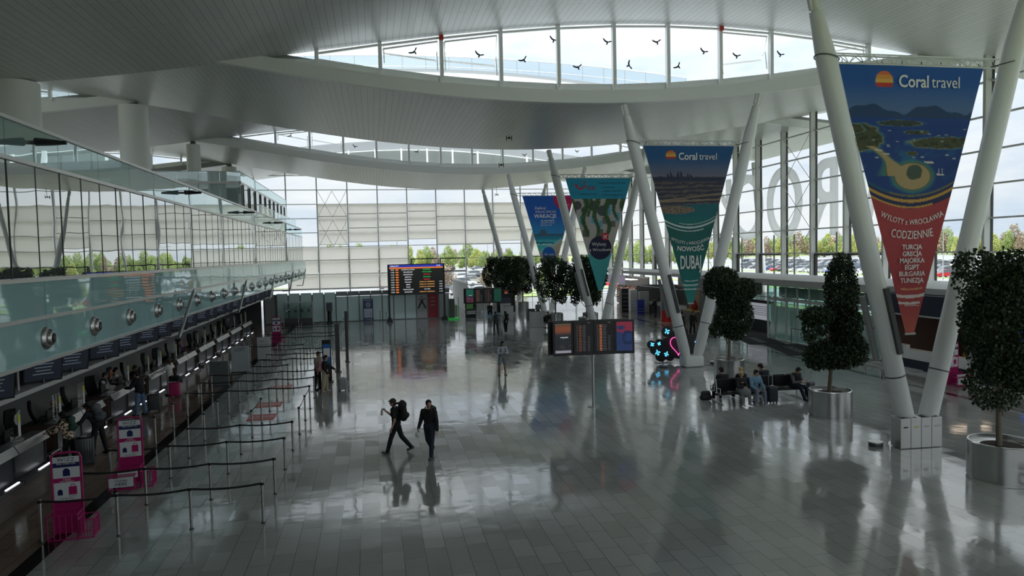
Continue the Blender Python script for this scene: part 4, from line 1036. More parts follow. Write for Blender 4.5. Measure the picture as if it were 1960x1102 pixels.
# ------------------------------------------------------------------ magenta bag-size frames
def sizer(x, y, rz, label, boxes=2, s=1., mirror=1):
    t = thing('bag_size_frame', (x, y, 0), label, 'bag sizer', rz)
    fr = MB(); w = .29; H = 1.82; r = .018
    fr.path([(-w, 0, 0), (-w, 0, H-.12), (-w+.04, 0, H-.03), (-w+.12, 0, H), (w-.12, 0, H), (w-.04, 0, H-.03), (w, 0, H-.12), (w, 0, 0)], r*1.3, 8)
    fr.tube((-w, 0, .72), (w, 0, .72), r); fr.bx(-w, w, -.012, .012, .69, .75)
    fr.bx(-w, w, -.012, .012, 1.08+.08, 1.16+.08)
    D = .55*mirror
    x1 = w+.22
    for (xa, xb, ya, yb, zt) in ((-w, w, 0, -.42, .55), (w, w+.30, 0, -.42, .42)):
        for (px_, py_) in ((xa, ya), (xb, ya), (xb, yb), (xa, yb)): fr.tube((px_, py_, 0), (px_, py_, zt), r*.8, n=6)
        for z in (.02, zt):
            fr.path([(xa, ya, z), (xb, ya, z), (xb, yb, z), (xa, yb, z)], r*.8, 6, closed=True)
        k = 5
        for q in range(1, k): fr.tube((xa+(xb-xa)*q/k, yb, .02), (xa+(xb-xa)*q/k, yb, zt), r*.55, n=5); fr.tube((xb, ya+(yb-ya)*q/k, .02), (xb, ya+(yb-ya)*q/k, zt), r*.55, n=5)
    fr.build('frame', M_pink, t)
    bk = MB(); bk.bx(-w+.02, w-.02, .004, .014, .04, .70); bk.build('back_panel', M_pink, t)
    bd = MB(); bd.bx(-w+.03, w-.03, -.016, -.004, .76, H-.09); bd.build('poster', mat('poster_white', (.72, .74, .78), .5), t)
    pk = MB(); pk.bx(-w+.03, w-.03, -.02, -.016, 1.16, 1.26); pk.build('pink_strip', M_pink, t)
    nv = MB(); nv.bx(-w+.03, w-.03, -.02, -.016, 1.50, 1.60); nv.build('navy_strip', mat('print_blue', srgb(28, 38, 92), .5), t); nv = MB()
    nv.prism([(-.07, 1.30), (.07, 1.30), (.07, 1.42), (.03, 1.47), (-.03, 1.47), (-.07, 1.42)], 'y', -.02, -.016)
    nv.build('navy_print', mat('print_blue', srgb(28, 38, 92), .5), t)
    nv = MB(); nv.prism([(-.19, .88), (-.09, .88), (-.09, .97), (-.12, 1.01), (-.16, 1.01), (-.19, .97)], 'y', -.02, -.016); nv.build('bag_print', mat('print_blue', srgb(28, 38, 92), .5), t)
    sc = MB(); sc.bx(.03, .19, -.02, -.016, .88, 1.06); sc.bx(.07, .15, -.02, -.016, 1.10, 1.115); sc.bx(.07, .08, -.02, -.016, 1.06, 1.11); sc.bx(.14, .15, -.02, -.016, 1.06, 1.11); sc.build('pink_suitcase_print', M_pink, t)
    lt = MB(); text_in(lt, 'W!ZZ', (0, -.018, 1.665), .11, wx=1.2); text_in(lt, '1 SMALL BAG', (0, -.021, 1.56), .045); lt.build('lettering', M_dk, t)
    l2 = MB(); text_in(l2, 'FREE CARRY-ON', (0, -.022, 1.575), .05); text_in(l2, '2 BAGS', (0, -.022, 1.225), .05); text_in(l2, 'WIZZ PRIORITY', (0, -.022, 1.18), .04); l2.build('white_lettering', M_w, t)
    l3 = MB(); text_in(l3, '40 x 30 x 20 cm', (0, -.018, .80), .04); text_in(l3, '55 x 40 x 23', (.1, -.018, .85), .03); l3.build('small_lettering', M_dk, t)
    if boxes > 2:
        f2 = MB()
        f2.bx(-w+.05, w-.05, -.44, -.425, .30, .5); f2.bx(-w-.12, w-.12, -.62, -.605, .12, .36); f2.build('front_card', mat('poster_white', (.72, .74, .78), .5), t)
        f3 = MB(); f3.path([(-w-.14, -.6, .05), (w-.1, -.6, .05), (w-.1, -.6, .4), (-w-.14, -.6, .4)], r, 6, closed=True); f3.path([(-w-.14, -.43, .4), (w-.1, -.43, .4)], r, 6)
        for a_ in ((-w-.14), (w-.1)):
            for z in (.05, .4): f3.tube((a_, -.6, z), (a_, -.4, z), r)
        f3.build('lower_frame', M_pink, t)
        f4 = MB(); text_in(f4, 'YOUR BAG', (-.12, -.625, .29), .06); text_in(f4, 'HERE', (-.12, -.625, .2), .12); f4.build('card_lettering', M_dk, t)
    return t
sizer(-6.78, 16.95, .08, 'magenta bag-size frame with white poster at the bottom left corner')
sizer(-6.55, 20.35, .08, 'magenta bag-size frame second from the camera, with HERE card in front', 3)
sizer(-6.9, 52.4, 0, 'small distant magenta bag-size frame at the far end of the queues')
sizer(24.05, 25.5, .1, 'magenta bag-size frame beside the navy kiosk on the right', 3)

# ------------------------------------------------------------------ totem boxes and boards among the queues
def totem(name, x, y, w, h, label, m, txt=None, txtm=None, cat='sign', rz=0., sub=None, d=.12):
    t = thing(name, (x, y, 0), label, cat, rz)
    mb = MB(); mb.rbox((0, 0, h/2+.03), (w, d, h), .02); mb.build('body', m, t)
    mb = MB(); mb.rbox((0, 0, .015), (w*1.1, d*2.6, .03), .02); mb.build('foot', M_dgrey, t)
    if txt:
        mb = MB()
        for s, dx, z, size in txt: text_in(mb, s, (dx, -d/2-.004, z), size)
        mb.build('lettering', txtm or M_dk, t)
    return t
totem('info_totem', -7.05, 39.2, .9, 1.35, 'translucent grey check-in totem with dark airline lettering', mat('pale_totem', (.45, .5, .52), .3), [('LOT', 0, 1.2, .26), ('-', 0, .9, .2)])
totem('bag_scale_box', -7.3, 35.2, .85, 1.15, 'grey metal box beside the queue posts in the middle of the rows', mat('metal_box', (.18, .2, .21), .35, .4), [('LOT', 0, 1.05, .12)])
totem('notice_board', -6.5, 43.6, .75, 1.3, 'white notice board with small orange and black print among the queues', mat('board_white', (.6, .6, .6), .4), [('INFO', -.1, 1.1, .12), ('HAND LUGGAGE', 0, .9, .07), ('TAKE A PHOTO', 0, .75, .06)])
def floor_mat_(x, y, w, d, label, m, rz=0., txt=None):
    mb = MB(); mb.rbox((0, 0, .006), (w, d, .012), .03); o = mb.build('floor_sticker', m); o.location = (x, y, 0); o.rotation_euler = (0, 0, rz); tag(o, label, 'floor sticker')
    if txt:
        me = text_geo(txt, .3, 0, .001, 1.2); me.materials.append(M_w); q = bpy.data.objects.new('lettering', me); COL.objects.link(q); q.parent = o; q.location = (0, 0, .014)
M_redst = mat('red_sticker', (.55, .04, .03), .35)
floor_mat_(-4.3, 27.7, 1.0, 1.0, 'red floor sticker nearest the camera between the queue rows', M_redst, 0, 'STOP'); floor_mat_(-4.35, 30.0, 1.0, .9, 'second red floor sticker between the queue rows', M_redst, 0, 'STOP'); floor_mat_(-4.4, 34.0, 1.0, .8, 'third red floor sticker farther up the queue rows', M_redst, 0, 'STOP')
# tall dark banner stands at the hall end of the queues
def roll_stand(x, y, h, w, label, picture=True, rz=0.):
    t = thing('display_stand', (x, y, 0), label, 'display stand', rz)
    mb = MB(); mb.bx(-w/2, w/2, -.03, .03, .05, h); mb.build('panel', M_black, t)
    mb = MB(); mb.rbox((0, 0, .03), (w*1.3, .5, .05), .03); mb.build('base', M_dgrey, t)
    if picture:
        mb = MB(); mb.bx(-w/2+.04, w/2-.04, -.036, -.03, h*.35, h*.9); mb.build('blue_poster', mat('poster_blue', srgb(40, 110, 180), .4), t)
        mb = MB(); mb.bx(-w/2+.06, w/2-.06, -.04, -.036, h*.6, h*.8); mb.build('poster_text', M_w, t)
roll_stand(-2.3, 34.6, 2.05, .42, 'slim black stand with a blue poster beside the couple with a suitcase')
roll_stand(-1.95, 37.6, 2.5, .22, 'narrow tall black panel stand behind the couple, nearer one', False, .2)
roll_stand(-1.6, 41.0, 2.9, .16, 'narrow tall black panel stand behind the couple, farther one', False, .2)

# ------------------------------------------------------------------ departure board
M_scrblk = mat('screen_black', (.006, .008, .008), .2)
def em(name, r, g, b, e=.6): return mat(name, tuple(q*.15 for q in srgb(r, g, b)), .5, emit=srgb(r, g, b), es=e)
E_or, E_gr, E_rd, E_wh, E_nv, E_pk = em('led_orange', 240, 130, 60, .4), em('led_green', 30, 200, 90), em('led_red', 230, 50, 50), em('led_white', 215, 220, 225), em('led_navy', 30, 40, 130, .8), em('led_pink', 235, 150, 180)
E_yl = em('led_amber', 235, 170, 90)
def bars_text(mb, s, x, z, size): text_in(mb, s, (x, -.118, z), size)
t = thing('departure_board', (3.85, 64.5, 0), 'large black departure board on two legs at the far end of the hall', 'departure board')
mb = MB(); mb.bx(-2.55, 2.55, -.1, .1, 2.42, 5.2); mb.build('housing', M_black, t)
mb = MB(); mb.bx(-2.42, 2.42, -.11, -.1, 2.5, 5.12); mb.build('screen', M_scrblk, t)
for s in (-1, 1):
    mb = MB(); mb.bx(s*2.5-.08, s*2.5+.08, -.08, .08, .3, 5.2); mb.prism([(s*2.5-.3, 0), (s*2.5+.3, 0), (s*2.5+.08, .45), (s*2.5-.08, .45)], 'y', -.25, .25); mb.build('leg', M_black, t)
mb = MB(); mb.bx(-2.42, 2.42, -.115, -.11, 4.93, 5.12); mb.build('header_strip', E_nv, t)
mb = MB(); mb.bx(-2.42, 2.42, -.115, -.11, 4.80, 4.92); mb.build('orange_strip', E_or, t)
W_, G_, R_, A_, O_ = MB(), MB(), MB(), MB(), MB()
bars_text(W_, 'ODLOTY', -1.95, 5.03, .19); bars_text(W_, '10:56', 2.0, 5.03, .17)
rowsd = [('10:35', 'LONDYN LUTON', 'BOARDING', 0), ('11:00', 'FRANKFURT', 'GATE CLOSED', 0), ('11:25', 'WARSZAWA', 'LAST CALL', 1), ('11:35', 'ZURYCH', 'BOARDING', 0), ('12:10', 'PALERMO', 'DELAYED', 1),
         ('12:25', 'MALAGA', 'CHECK-IN / ODPRAWA', 2), ('12:35', 'JEREZ', 'CHECK-IN / ODPRAWA', 2), ('12:50', 'OSLO', 'CHECK-IN / ODPRAWA', 2), ('13:15', 'MONACHIUM', 'ON TIME', 3), ('13:25', 'ALICANTE', 'CHECK-IN / ODPRAWA', 2)]
for i, (tm, ct, stt, k) in enumerate(rowsd):
    z = 4.69-.225*i
    bars_text(W_, tm, -2.15, z, .15); bars_text(W_, ct, -.75, z, .15); bars_text([G_, R_, A_, W_][k], stt, .95, z, .13)
    if k >= 2: bars_text(W_, '%d-%d' % (12+i, 21+i % 5), 2.2, z, .13)
    O_.bx(-1.86, -1.6, -.117, -.11, z-.055, z+.055)
W_.build('white_lettering', E_wh, t); G_.build('green_lettering', E_gr, t); R_.build('red_lettering', E_rd, t); A_.build('amber_lettering', E_yl, t); O_.build('airline_tiles', E_or, t)

# ------------------------------------------------------------------ screen clusters on poles
def art_sunset(X, V):
    c = ones(X)*np.array(srgb(60, 60, 70)); c = mixc_(c, srgb(130, 120, 90), sm(.1, 0, V)); c = mixc_(c, srgb(170, 95, 60), sm(.03, .12, V)*sm(.42, .2, V)); c = mixc_(c, srgb(38, 44, 52), sm(.3, .45, V))
    n = fbm(X*4, V*6, 1.5, 4, 3); c = mixc_(c, srgb(88, 78, 78), sm(.0, .6, n)*sm(.6, .75, V)*.8); c = mixc_(c, srgb(28, 32, 48), sm(.82, .95, V)); return mixc_(c, srgb(200, 200, 215), (V > .91).astype(float))
def art_pinkblue(X, V):
    n = fbm(X*3, V*5, 1.6, 3, 8); c = ones(X)*np.array(srgb(40, 70, 130)); c = mixc_(c, srgb(165, 50, 80), sm(.42, .3, V+.12*n)); c = mixc_(c, srgb(30, 60, 115), ((X+.15)**2/.03+(V-.2)**2/.004 < 1).astype(float))
    d = np.sqrt((X-.15)**2+((V-.55)*1.0)**2); c = mixc_(c, srgb(25, 50, 100), (np.abs(d-.2) < .05).astype(float)); return mixc_(c, srgb(120, 60, 110), sm(.2, .7, n)*sm(.5, .8, V)*.5)
def art_green(X, V):
    c = ones(X)*np.array(srgb(30, 120, 100)); n = fbm(X*4, V*6, 1.5, 3, 5); c = mixc_(c, srgb(60, 60, 90), sm(.4, .6, V)); return mixc_(c, srgb(190, 60, 60), sm(.1, .5, n)*sm(.5, .7, V))
def cluster(x, y, z0, rz, label, arts, name='screen_cluster'):
    t = thing(name, (x, y, 0), label, 'information screens', rz)
    mb = MB(); mb.lathe([(.25, 0), (.25, .015), (.06, .03), (.05, 3.2)], n=20); mb.build('pole', M_steel, t, smooth=True)
    for k in range(4):
        xc = (-1.2+.8*k); bow = .16*(abs(k-1.5)/1.5)**2; a = (k-1.5)*-.05
        for sd, nm in ((-1, ''), (1, '')):
            if sd == 1 and k > 3: continue
            yy = -.16 if sd < 0 else .2
            s = MB(); s.box((xc+(.12 if sd > 0 else 0)*-1, yy+bow*0, z0+.62), (.78, .1, 1.3), rz=a); h = s.build('monitor', M_black, t)
            if sd < 0:
                if arts[k] is not None:
                    if callable(arts[k]):
                        q = printed('picture', .62, .62, 1.12, arts[k], M_scrprint, 24, 40, h, (xc, yy-.058, z0+1.2), 0, a)
                        if k == 0:
                            w = MB(); text_in(w, 'a strong start', (xc, yy-.064, z0+.68), .07); w.build('lettering', E_wh, h)
                    else:
                        w = MB(); o_ = MB(); rng = random.Random(k)
                        for q in range(17):
                            z = z0+1.1-.06*q
                            o_.box((xc-.13, yy-.056, z), (.10, .004, .024), rz=a); w.box((xc+.02, yy-.056, z), (.1+.06*rng.random(), .004, .010), rz=a); w.box((xc-.25, yy-.056, z), (.06, .004, .010), rz=a)
                            if q > 6: w.box((xc+.2, yy-.056, z), (.08, .004, .010), rz=a)
                        w.box((xc+.2, yy-.056, z0+1.2), (.1, .004, .014), rz=a)
                        w.build('flight_rows', mat('dim_led', (.03, .03, .032), .5, emit=(.5, .5, .52), es=arts[k]), h); o_.build('airline_tiles', mat('dim_orange_%d' % int(arts[k]*100), (.04, .02, .01), .5, emit=srgb(220, 130, 90), es=arts[k]), h)
    mb = MB(); mb.bx(-1.5, 1.5, -.06, .06, z0+.3, z0+.36); mb.bx(-1.5, 1.5, -.06, .06, z0+.95, z0+1.01); mb.build('crossbar', M_dsteel, t)
cluster(8.2, 25.8, 2.08, -.06, 'cluster of black information screens on a steel pole in mid-hall, near one', [art_sunset, .12, .35, art_pinkblue])
cluster(9.3, 60., 1.76, -.05, 'cluster of screens with green pictures on a pole far down the hall', [art_green, .15, .05, lambda X, V: ones(X)*np.array(srgb(20, 90, 70))])

# ------------------------------------------------------------------ neon heart sign
M_neonb = mat('neon_cyan', (.1, .6, 1.), .4, emit=(.12, .62, 1.), es=1.5); M_neonp = mat('neon_pink', (1., .1, .4), .4, emit=(1., .10, .38), es=1.0)
t = thing('neon_sign', (15.7, 34.75, 0), 'black bubble-edged board with cyan neon planes and a pink heart behind the second V column', 'neon sign')
mb = MB(); cs = [(-1.45, 1.02, .22), (-1.2, .75, .3), (-1.0, 1.05, .25), (-.75, .55, .38), (-.4, .35, .25), (-.9, .38, .3), (-.55, .95, .4), (-.25, 1.0, .45), (-.55, 1.68, .30), (.0, 1.25, .5), (.1, .75, .55), (.5, 1.0, .5), (.6, .6, .4), (1.0, .9, .35), (1.3, 1.1, .33), (1.1, .5, .3), (.35, 1.55, .3), (.95, 1.2, .3), (1.0, .3, .2)]
for i, (x, z, r) in enumerate(cs):
    n = 28; ya = -.05-.0004*i
    mb.prism([(x+r*math.cos(2*PI*k/n), z+r*math.sin(2*PI*k/n)) for k in range(n)], 'y', ya, .05)
mb.build('board', M_black, t)
mb = MB()
for x, s in ((-.75, 1), (.75, 1)): mb.tube((x, .08, 0), (x, .08, 1.), .025)
for x in (-.75, .75): mb.bx(x-.4, x+.4, -.15, .3, 0, .012)
mb.build('stand', M_black, t)
mb = MB(); n = 40; P = []
for k in range(n):
    a = 2*PI*k/n; P.append((.05+.03*16*math.sin(a)**3*.95, -.10, .95+.034*(13*math.cos(a)-5*math.cos(2*a)-2*math.cos(3*a)-math.cos(4*a))))
mb.path(P, .016, 6, closed=True); mb.build('neon_heart', M_neonp, t)
mb = MB(); mb.add([(p[0], -.055, p[2]) for p in P], [tuple(range(n))]); mb.build('heart_field', mat('heart_magenta', (.09, .01, .06), .5), t)
for i, (x, z, s, a) in enumerate(((-1.42, 1.05, .13, .6), (-1.02, 1.07, .11, -.5), (-1.12, .6, .17, .3), (-.62, .5, .15, -.4), (-.58, 1.7, .17, .5), (.45, .65, .13, 1.4), (.42, .35, .1, .8), (1.1, 1.1, .14, .2))):
    mb = MB(); P = [(x+(u*math.cos(a)-v*math.sin(a)), -.09, z+(u*math.sin(a)+v*math.cos(a))) for u, v in plane_outline(s*.88)]
    mb.path(P, .008, 5, closed=True); mb.build('neon_plane', M_neonb, t)

# ------------------------------------------------------------------ litter bins, floor discs
for k in range(4):
    t = thing('litter_bin', (15.18+.335*k, 18.0-.02*k-.03, 0), 'brushed steel recycling bin at the foot of the nearest V column, %s from the left' % order[k], 'bin', rz=-.06, group='recycling bins at the nearest V column')
    mb = MB(); mb.bx(-.16, .16, -.22, .22, .02, .86); mb.build('body', M_steel, t)
    mb = MB()
    mb.bx(-.16, .16, -.22, -.18, .86, .9); mb.bx(-.16, .16, .18, .22, .86, .9); mb.bx(-.16, -.11, -.18, .18, .86, .9); mb.bx(.11, .16, -.18, .18, .86, .9); mb.build('rim', M_alu, t)
    mb = MB(); mb.bx(-.11, .11, -.18, .18, .855, .862); mb.build('opening', M_mblack, t)
    mb = MB(); mb.bx(-.07, .07, -.226, -.22, .62, .66); mb.build('label_plate', [M_black, M_yel, M_lgrey, M_lgrey][k], t)
for i, (x, y) in enumerate(((14.6, 18.3), (14.35, 33.4), (17.3, 33.7))):
    t = thing('floor_lamp_drum', (x, y, 0), 'small low dark drum light on the floor, %s' % ('beside the litter bins', 'left of the second V column', 'right of the second V column')[i], 'floor light')
    mb = MB(); mb.lathe([(.2, 0), (.2, .13), (.17, .135), (.16, .09)], n=28); mb.build('drum', M_dgrey, t, smooth=True)
    mb = MB(); mb.lathe([(.205, .10), (.205, .135)], n=28); mb.build('rim', M_steel, t)
# ------------------------------------------------------------------ right side: shops, vestibule, slab
def ground_mat():
    m = bpy.data.materials.new('outdoor_ground'); m.use_nodes = True; nt = m.node_tree; b = nt.nodes['Principled BSDF']; l = nt.links.new
    g = N(nt, 'ShaderNodeNewGeometry'); nz = N(nt, 'ShaderNodeTexNoise'); nz.inputs['Scale'].default_value = .02; nz.inputs['Detail'].default_value = 6; l(g.outputs['Position'], nz.inputs['Vector'])
    r = N(nt, 'ShaderNodeValToRGB'); r.color_ramp.elements[0].position = .4; r.color_ramp.elements[0].color = (.13, .17, .06, 1); r.color_ramp.elements[1].position = .6; r.color_ramp.elements[1].color = (.24, .27, .11, 1)
    l(nz.outputs['Fac'], r.inputs[0]); l(r.outputs[0], b.inputs['Base Color']); b.inputs['Roughness'].default_value = .95; return m
mb = MB(); mb.add([(-1500, -600, -.35), (1800, -600, -.35), (1800, 2200, -.35), (-1500, 2200, -.35)], [(0, 1, 2, 3)]); struct(mb.build('ground', ground_mat()))
M_asph = mat('asphalt', (.22, .22, .22), .9, noise=.15, nscale=.3)
mb = MB(); mb.bx(45, 310, -60, 420, -.34, -.28); mb.bx(-150, 310, 96, 330, -.341, -.30); struct(mb.build('ground', M_asph))
mb = MB()
for x0, x1, y0, y1 in ((18, 32, 97, 108), (-2, 14, 121, 124), (16, 44, 112, 116), (-60, 60, 150, 153), (60, 63, 0, 150), (100, 103, -20, 300), (150, 153, -20, 300)): mb.bx(x0, x1, y0, y1, -.3, -.2)
struct(mb.build('ground', mat('grass_strip', (.22, .28, .10), .95, noise=.3, nscale=1.)))
M_slab = mat('slab_concrete', (.5, .5, .49), .7, noise=.12, nscale=1.5)
mb = MB(); mb.bx(25.6, 31.4, 6, 70, 3.62, 3.9); tag(mb.build('kiosk_roof', M_slab), 'long pale flat roof slab above the shops along the right glass wall', 'roof')
# glass vestibule
t = thing('glass_vestibule', (25.6, 31.6, 0), 'glass entrance vestibule with steel frame between the shops on the right', 'vestibule')
mb = MB(); X0, X1, Y0_, Y1_ = 0, 5.7, 0., 10.7
for y in (0, 1.3, 2.6, 4.4, 6.2, 7.4, 8.6, 9.8, 10.7): mb.bx(-.05, .05, y-.04, y+.04, 0, 3.55)
mb.bx(-.05, .05, 0, 10.7, 2.55, 2.7); mb.bx(-.05, .05, 0, 10.7, 0, .08)
for x in (1.4, 2.8, 4.2, 5.7): mb.bx(x-.04, x+.04, -.04, .04, 0, 3.55); mb.bx(x-.04, x+.04, 10.66, 10.74, 0, 3.55)
mb.bx(0, 5.7, -.04, .04, 2.55, 2.7); mb.bx(0, 5.7, 10.66, 10.74, 2.55, 2.7); mb.build('frame', M_mull, t)
mb = MB(); mb.bx(-.25, 5.75, -.2, 10.95, 3.5, 3.62); mb.build('canopy', M_lgrey, t)
mb = MB(); mb.bx(-.008, .008, 0, 10.7, .05, 3.5); mb.bx(0, 5.7, -.008, .008, .05, 3.5); mb.bx(0, 5.7, 10.69, 10.71, .05, 3.5); mb.build('glass', M_glassg, t)
mb = MB(); mb.bx(.02, .03, .2, 4.2, .1, 2.3); mb.bx(.02, .03, 4.5, 10.4, .1, 2.2); mb.build('frosted_band', fabric_translucent('frosted_film', (.78, .82, .83), .6), t)
mb = MB(); mb.bx(.5, .6, .4, 4.9, 2.75, 3.4); mb.bx(.5, .6, 5.6, 10.2, 2.75, 3.4); mb.build('air_curtain', M_lgrey, t)
mb = MB(); mb.path([(-.5, 5, 0), (-.5, 5, 1.), (-.5, 7.3, 1.), (-.5, 7.3, 0)], .025, 6); mb.build('door_guard_rail', M_dsteel, t)
for i, (x, y, w, d) in enumerate(((24.4, 41.6, 2.2, 4.4), (24.1, 36.9, 2.2, 4.6))):
    mb = MB(); mb.rbox((0, 0, .008), (w, d, .016), .04); o = mb.build('door_mat', mat('mat_charcoal', (.035, .037, .045), .9)); o.location = (x, y, 0); o.rotation_euler = (0, 0, -.25)
    tag(o, 'dark doormat with grey lettering before the glass vestibule, %s one' % ('farther', 'nearer')[i], 'doormat')
    me = text_geo('AIRPORT', .7, 0, .001); me.materials.append(M_grey); q = bpy.data.objects.new('lettering', me); COL.objects.link(q); q.parent = o; q.location = (0, 0, .018); q.rotation_euler = (0, 0, PI/2)
# navy kiosk
M_navy = mat('navy_panel', (.008, .012, .035), .4)
t = thing('navy_kiosk', (25., 21.4, 0), 'navy blue service kiosk with a lit brown interior behind the nearest V column', 'kiosk')
mb = MB(); mb.bx(0, 5.9, 0, 9.6, 2.66, 3.6); mb.build('fascia', M_navy, t)
mb = MB(); mb.bx(-.04, .04, 0, 9.6, 2.6, 2.67); mb.bx(0, .12, 9.4, 9.6, 0, 2.66); mb.bx(0, .12, 3.7, 4.3, 0, 2.66); mb.bx(0, .12, 0, .2, 0, 2.66); mb.build('frame', M_lgrey, t)
mb = MB(); mb.bx(0, .5, 4.3, 9.4, .08, .55); mb.bx(0, .5, .2, 3.7, .08, .62); mb.build('counter_front', M_navy, t)
mb = MB(); mb.bx(-.06, .6, 4.3, 9.4, .55, .95); mb.bx(0, .5, .2, 3.7, .62, .8); mb.build('counter_top', M_white, t)
mb = MB(); mb.bx(-.02, .5, .1, 9.5, 0, .08); mb.build('plinth', M_lgrey, t)
mb = MB(); mb.bx(4.2, 4.3, 0, 9.6, 0, 2.6); mb.bx(0, 4.2, 9.5, 9.58, 0, 2.6); mb.build('interior_wall', mat('warm_brown_wall', (.14, .09, .07), .6), t)
mb = MB(); mb.bx(4.1, 4.18, 3.6, 5.6, 1.3, 2.3); mb.build('wall_screen', em('kiosk_blue', 30, 60, 140, .5), t)
mb = MB(); mb.bx(3.2, 4.0, 4.6, 6.8, .9, 1.3); mb.build('shelf', mat('wood_shelf', (.3, .16, .07), .5), t)
mb = MB(); mb.bx(1., 3., 2., 2.3, 2.56, 2.6); mb.bx(1., 3., 6., 6.3, 2.56, 2.6); mb.build('lamp_panel', mat('warm_light', (.9, .8, .6), .5, emit=(1., .8, .6), es=1.2), t)
for i, y in enumerate((26.2, 27.2)):
    c = thing('orange_chair', (26.2, y, 0), 'orange chair inside the navy kiosk, %s' % ('nearer', 'farther')[i], 'chair', rz=PI/2, group='orange chairs in the navy kiosk')
    mb = MB(); mb.rbox((0, 0, .48), (.5, .5, .08), .06); mb.build('seat', mat('orange_plastic', (.5, .16, .03), .4), c, smooth=True)
    mb = MB(); mb.rbox((0, -.23, .85), (.48, .07, .5), .03); mb.build('backrest', mat('orange_plastic'), c, smooth=True)
    for sx in (-.2, .2):
        for sy in (-.2, .2): mb = MB(); mb.tube((sx, sy, 0), (sx, sy, .45), .018); mb.build('leg', M_steel, c)
for i, y in enumerate((29.6, 29.9, 30.3)):
    mb = MB(); mb.box((0, 0, .1), (.2, .22, .2)); o = mb.build('leaflet_box', M_paper); o.location = (25.3, y, .95); tag(o, 'small white leaflet box on the kiosk counter, %s from the camera' % order[i], 'leaflet box')
# info television
t = thing('advert_screen', (26.6, 43.4, 0), 'white-lit advertising screen on a black base beside the glass vestibule', 'screen')
mb = MB(); mb.bx(0, .2, 0, 3.4, .1, 2.3); mb.build('housing', M_black, t)
mb = MB(); mb.bx(-.012, 0, .15, 3.25, .95, 2.1); mb.build('screen', em('screen_pale', 185, 190, 200, .22), t)
mb = MB()
for k in range(5): mb.bx(-.02, -.012, .5+.1*(k % 3), 2.7, 1.85-.14*k, 1.88-.14*k)
mb.build('text_lines', M_dk, t)
mb = MB(); mb.bx(-.1, .5, -.1, 3.5, 0, .1); mb.build('plinth', M_dgrey, t)
# clear glass booth and brown stall between the screen and the grey office
t = thing('glass_booth', (25.3, 47.3, 0), 'pale green glass booth wall with white lettering behind the second V column', 'booth')
mb = MB(); mb.bx(-.02, .02, 0, 4.2, .05, 2.7); mb.bx(0, 4, -.02, .02, .05, 2.7); mb.build('glass', mirror_glass('milky_green_glass', (.28, .34, .33), .08, trans=.45, wav=0), t)
mb = MB(); mb.bx(-.04, .04, 0, 4.2, 2.7, 2.78); mb.bx(-.04, .04, 4.16, 4.24, 0, 2.78); mb.bx(-.04, .04, -.04, .04, 0, 2.78); mb.build('frame', M_dsteel, t)
mb = MB(); text_in(mb, 'BOX', (-.05, 2.8, 2.2), .4, rz=-PI/2); text_in(mb, 'BOX', (-.05, 2.2, 1.2), .4, rz=-PI/2); mb.build('lettering', M_w, t)
t = thing('market_stall', (25.2, 52.0, 0), 'small brown stall with a red figure and yellow trim beside the red pillar', 'stall')
mb = MB(); mb.bx(.6, .7, 0, 2.6, 0, 2.6); mb.build('back_panel', mat('tan_board', (.30, .19, .11), .6), t)
mb = MB(); mb.bx(0, .5, .1, 2.5, 0, .95); mb.build('counter', mat('brown_counter', (.10, .08, .06), .5), t)
mb = MB(); mb.bx(-.03, .55, .05, 2.55, .95, 1.05); mb.build('counter_top', mat('yellow_top', (.45, .36, .10), .5), t)
mb = MB(); mb.lathe([(.18, 1.05), (.28, 1.3), (.22, 1.6), (.12, 1.8), (.02, 1.9)], c=(.25, .9, 0), n=14); mb.build('red_figure', mat('red_figure', (.5, .03, .02), .5), t, smooth=True)
t = thing('round_pillar_sign', (23.7, 54.4, 0), 'round red and grey advertising pillar before the grey office', 'pillar')
mb = MB(); mb.lathe([(.46, 2.2), (.46, 2.5)], n=28); mb.build('red_top', mat('red_pillar', (.55, .03, .02), .4), t, smooth=True)
mb = MB(); mb.lathe([(.46, .02), (.46, 1.0)], n=28); mb.build('red_band', mat('red_pillar', (.55, .03, .02), .4), t, smooth=True)
mb = MB(); mb.lathe([(.455, 1.0), (.455, 2.2)], n=28); mb.build('grey_band', mat('grey_pillar', (.16, .17, .18), .4), t, smooth=True)
mb = MB(); mb.lathe([(.65, 0), (.65, .02)], n=28); mb.build('foot', M_lgrey, t)
# grey office with counter
t = thing('grey_office', (26., 57., 0), 'grey walled office with a long counter on the right, far down the hall', 'office')
mb = MB(); mb.bx(3.5, 3.6, 0, 10, 0, 2.5); mb.bx(0, 3.5, 9.9, 10, 0, 2.5); mb.build('wall', mat('office_grey', (.25, .26, .26), .6), t)
mb = MB(); mb.bx(-.05, 3.6, -.05, .05, 2.45, 2.55); mb.bx(-.05, .05, -.05, 10, 2.45, 2.55); mb.build('frame', M_lgrey, t)
mb = MB(); mb.bx(.2, .8, .3, 7.2, 0, .75); mb.build('counter_front', M_dgrey, t)
mb = MB(); mb.bx(.15, .85, .3, 7.2, .75, 1.05); mb.build('counter_top', M_lgrey, t)
for k in range(3):
    m_ = thing('desk_monitor', (26.5, 58.5+2.1*k, 1.06), 'dark monitor on the grey office counter, %s from the camera' % order[k], 'monitor')
    mb = MB(); mb.box((0, 0, .28), (.05, .5, .32)); mb.build('housing', M_black, m_); mb = MB(); mb.box((0, 0, .06), (.1, .2, .12)); mb.build('stand', M_black, m_)
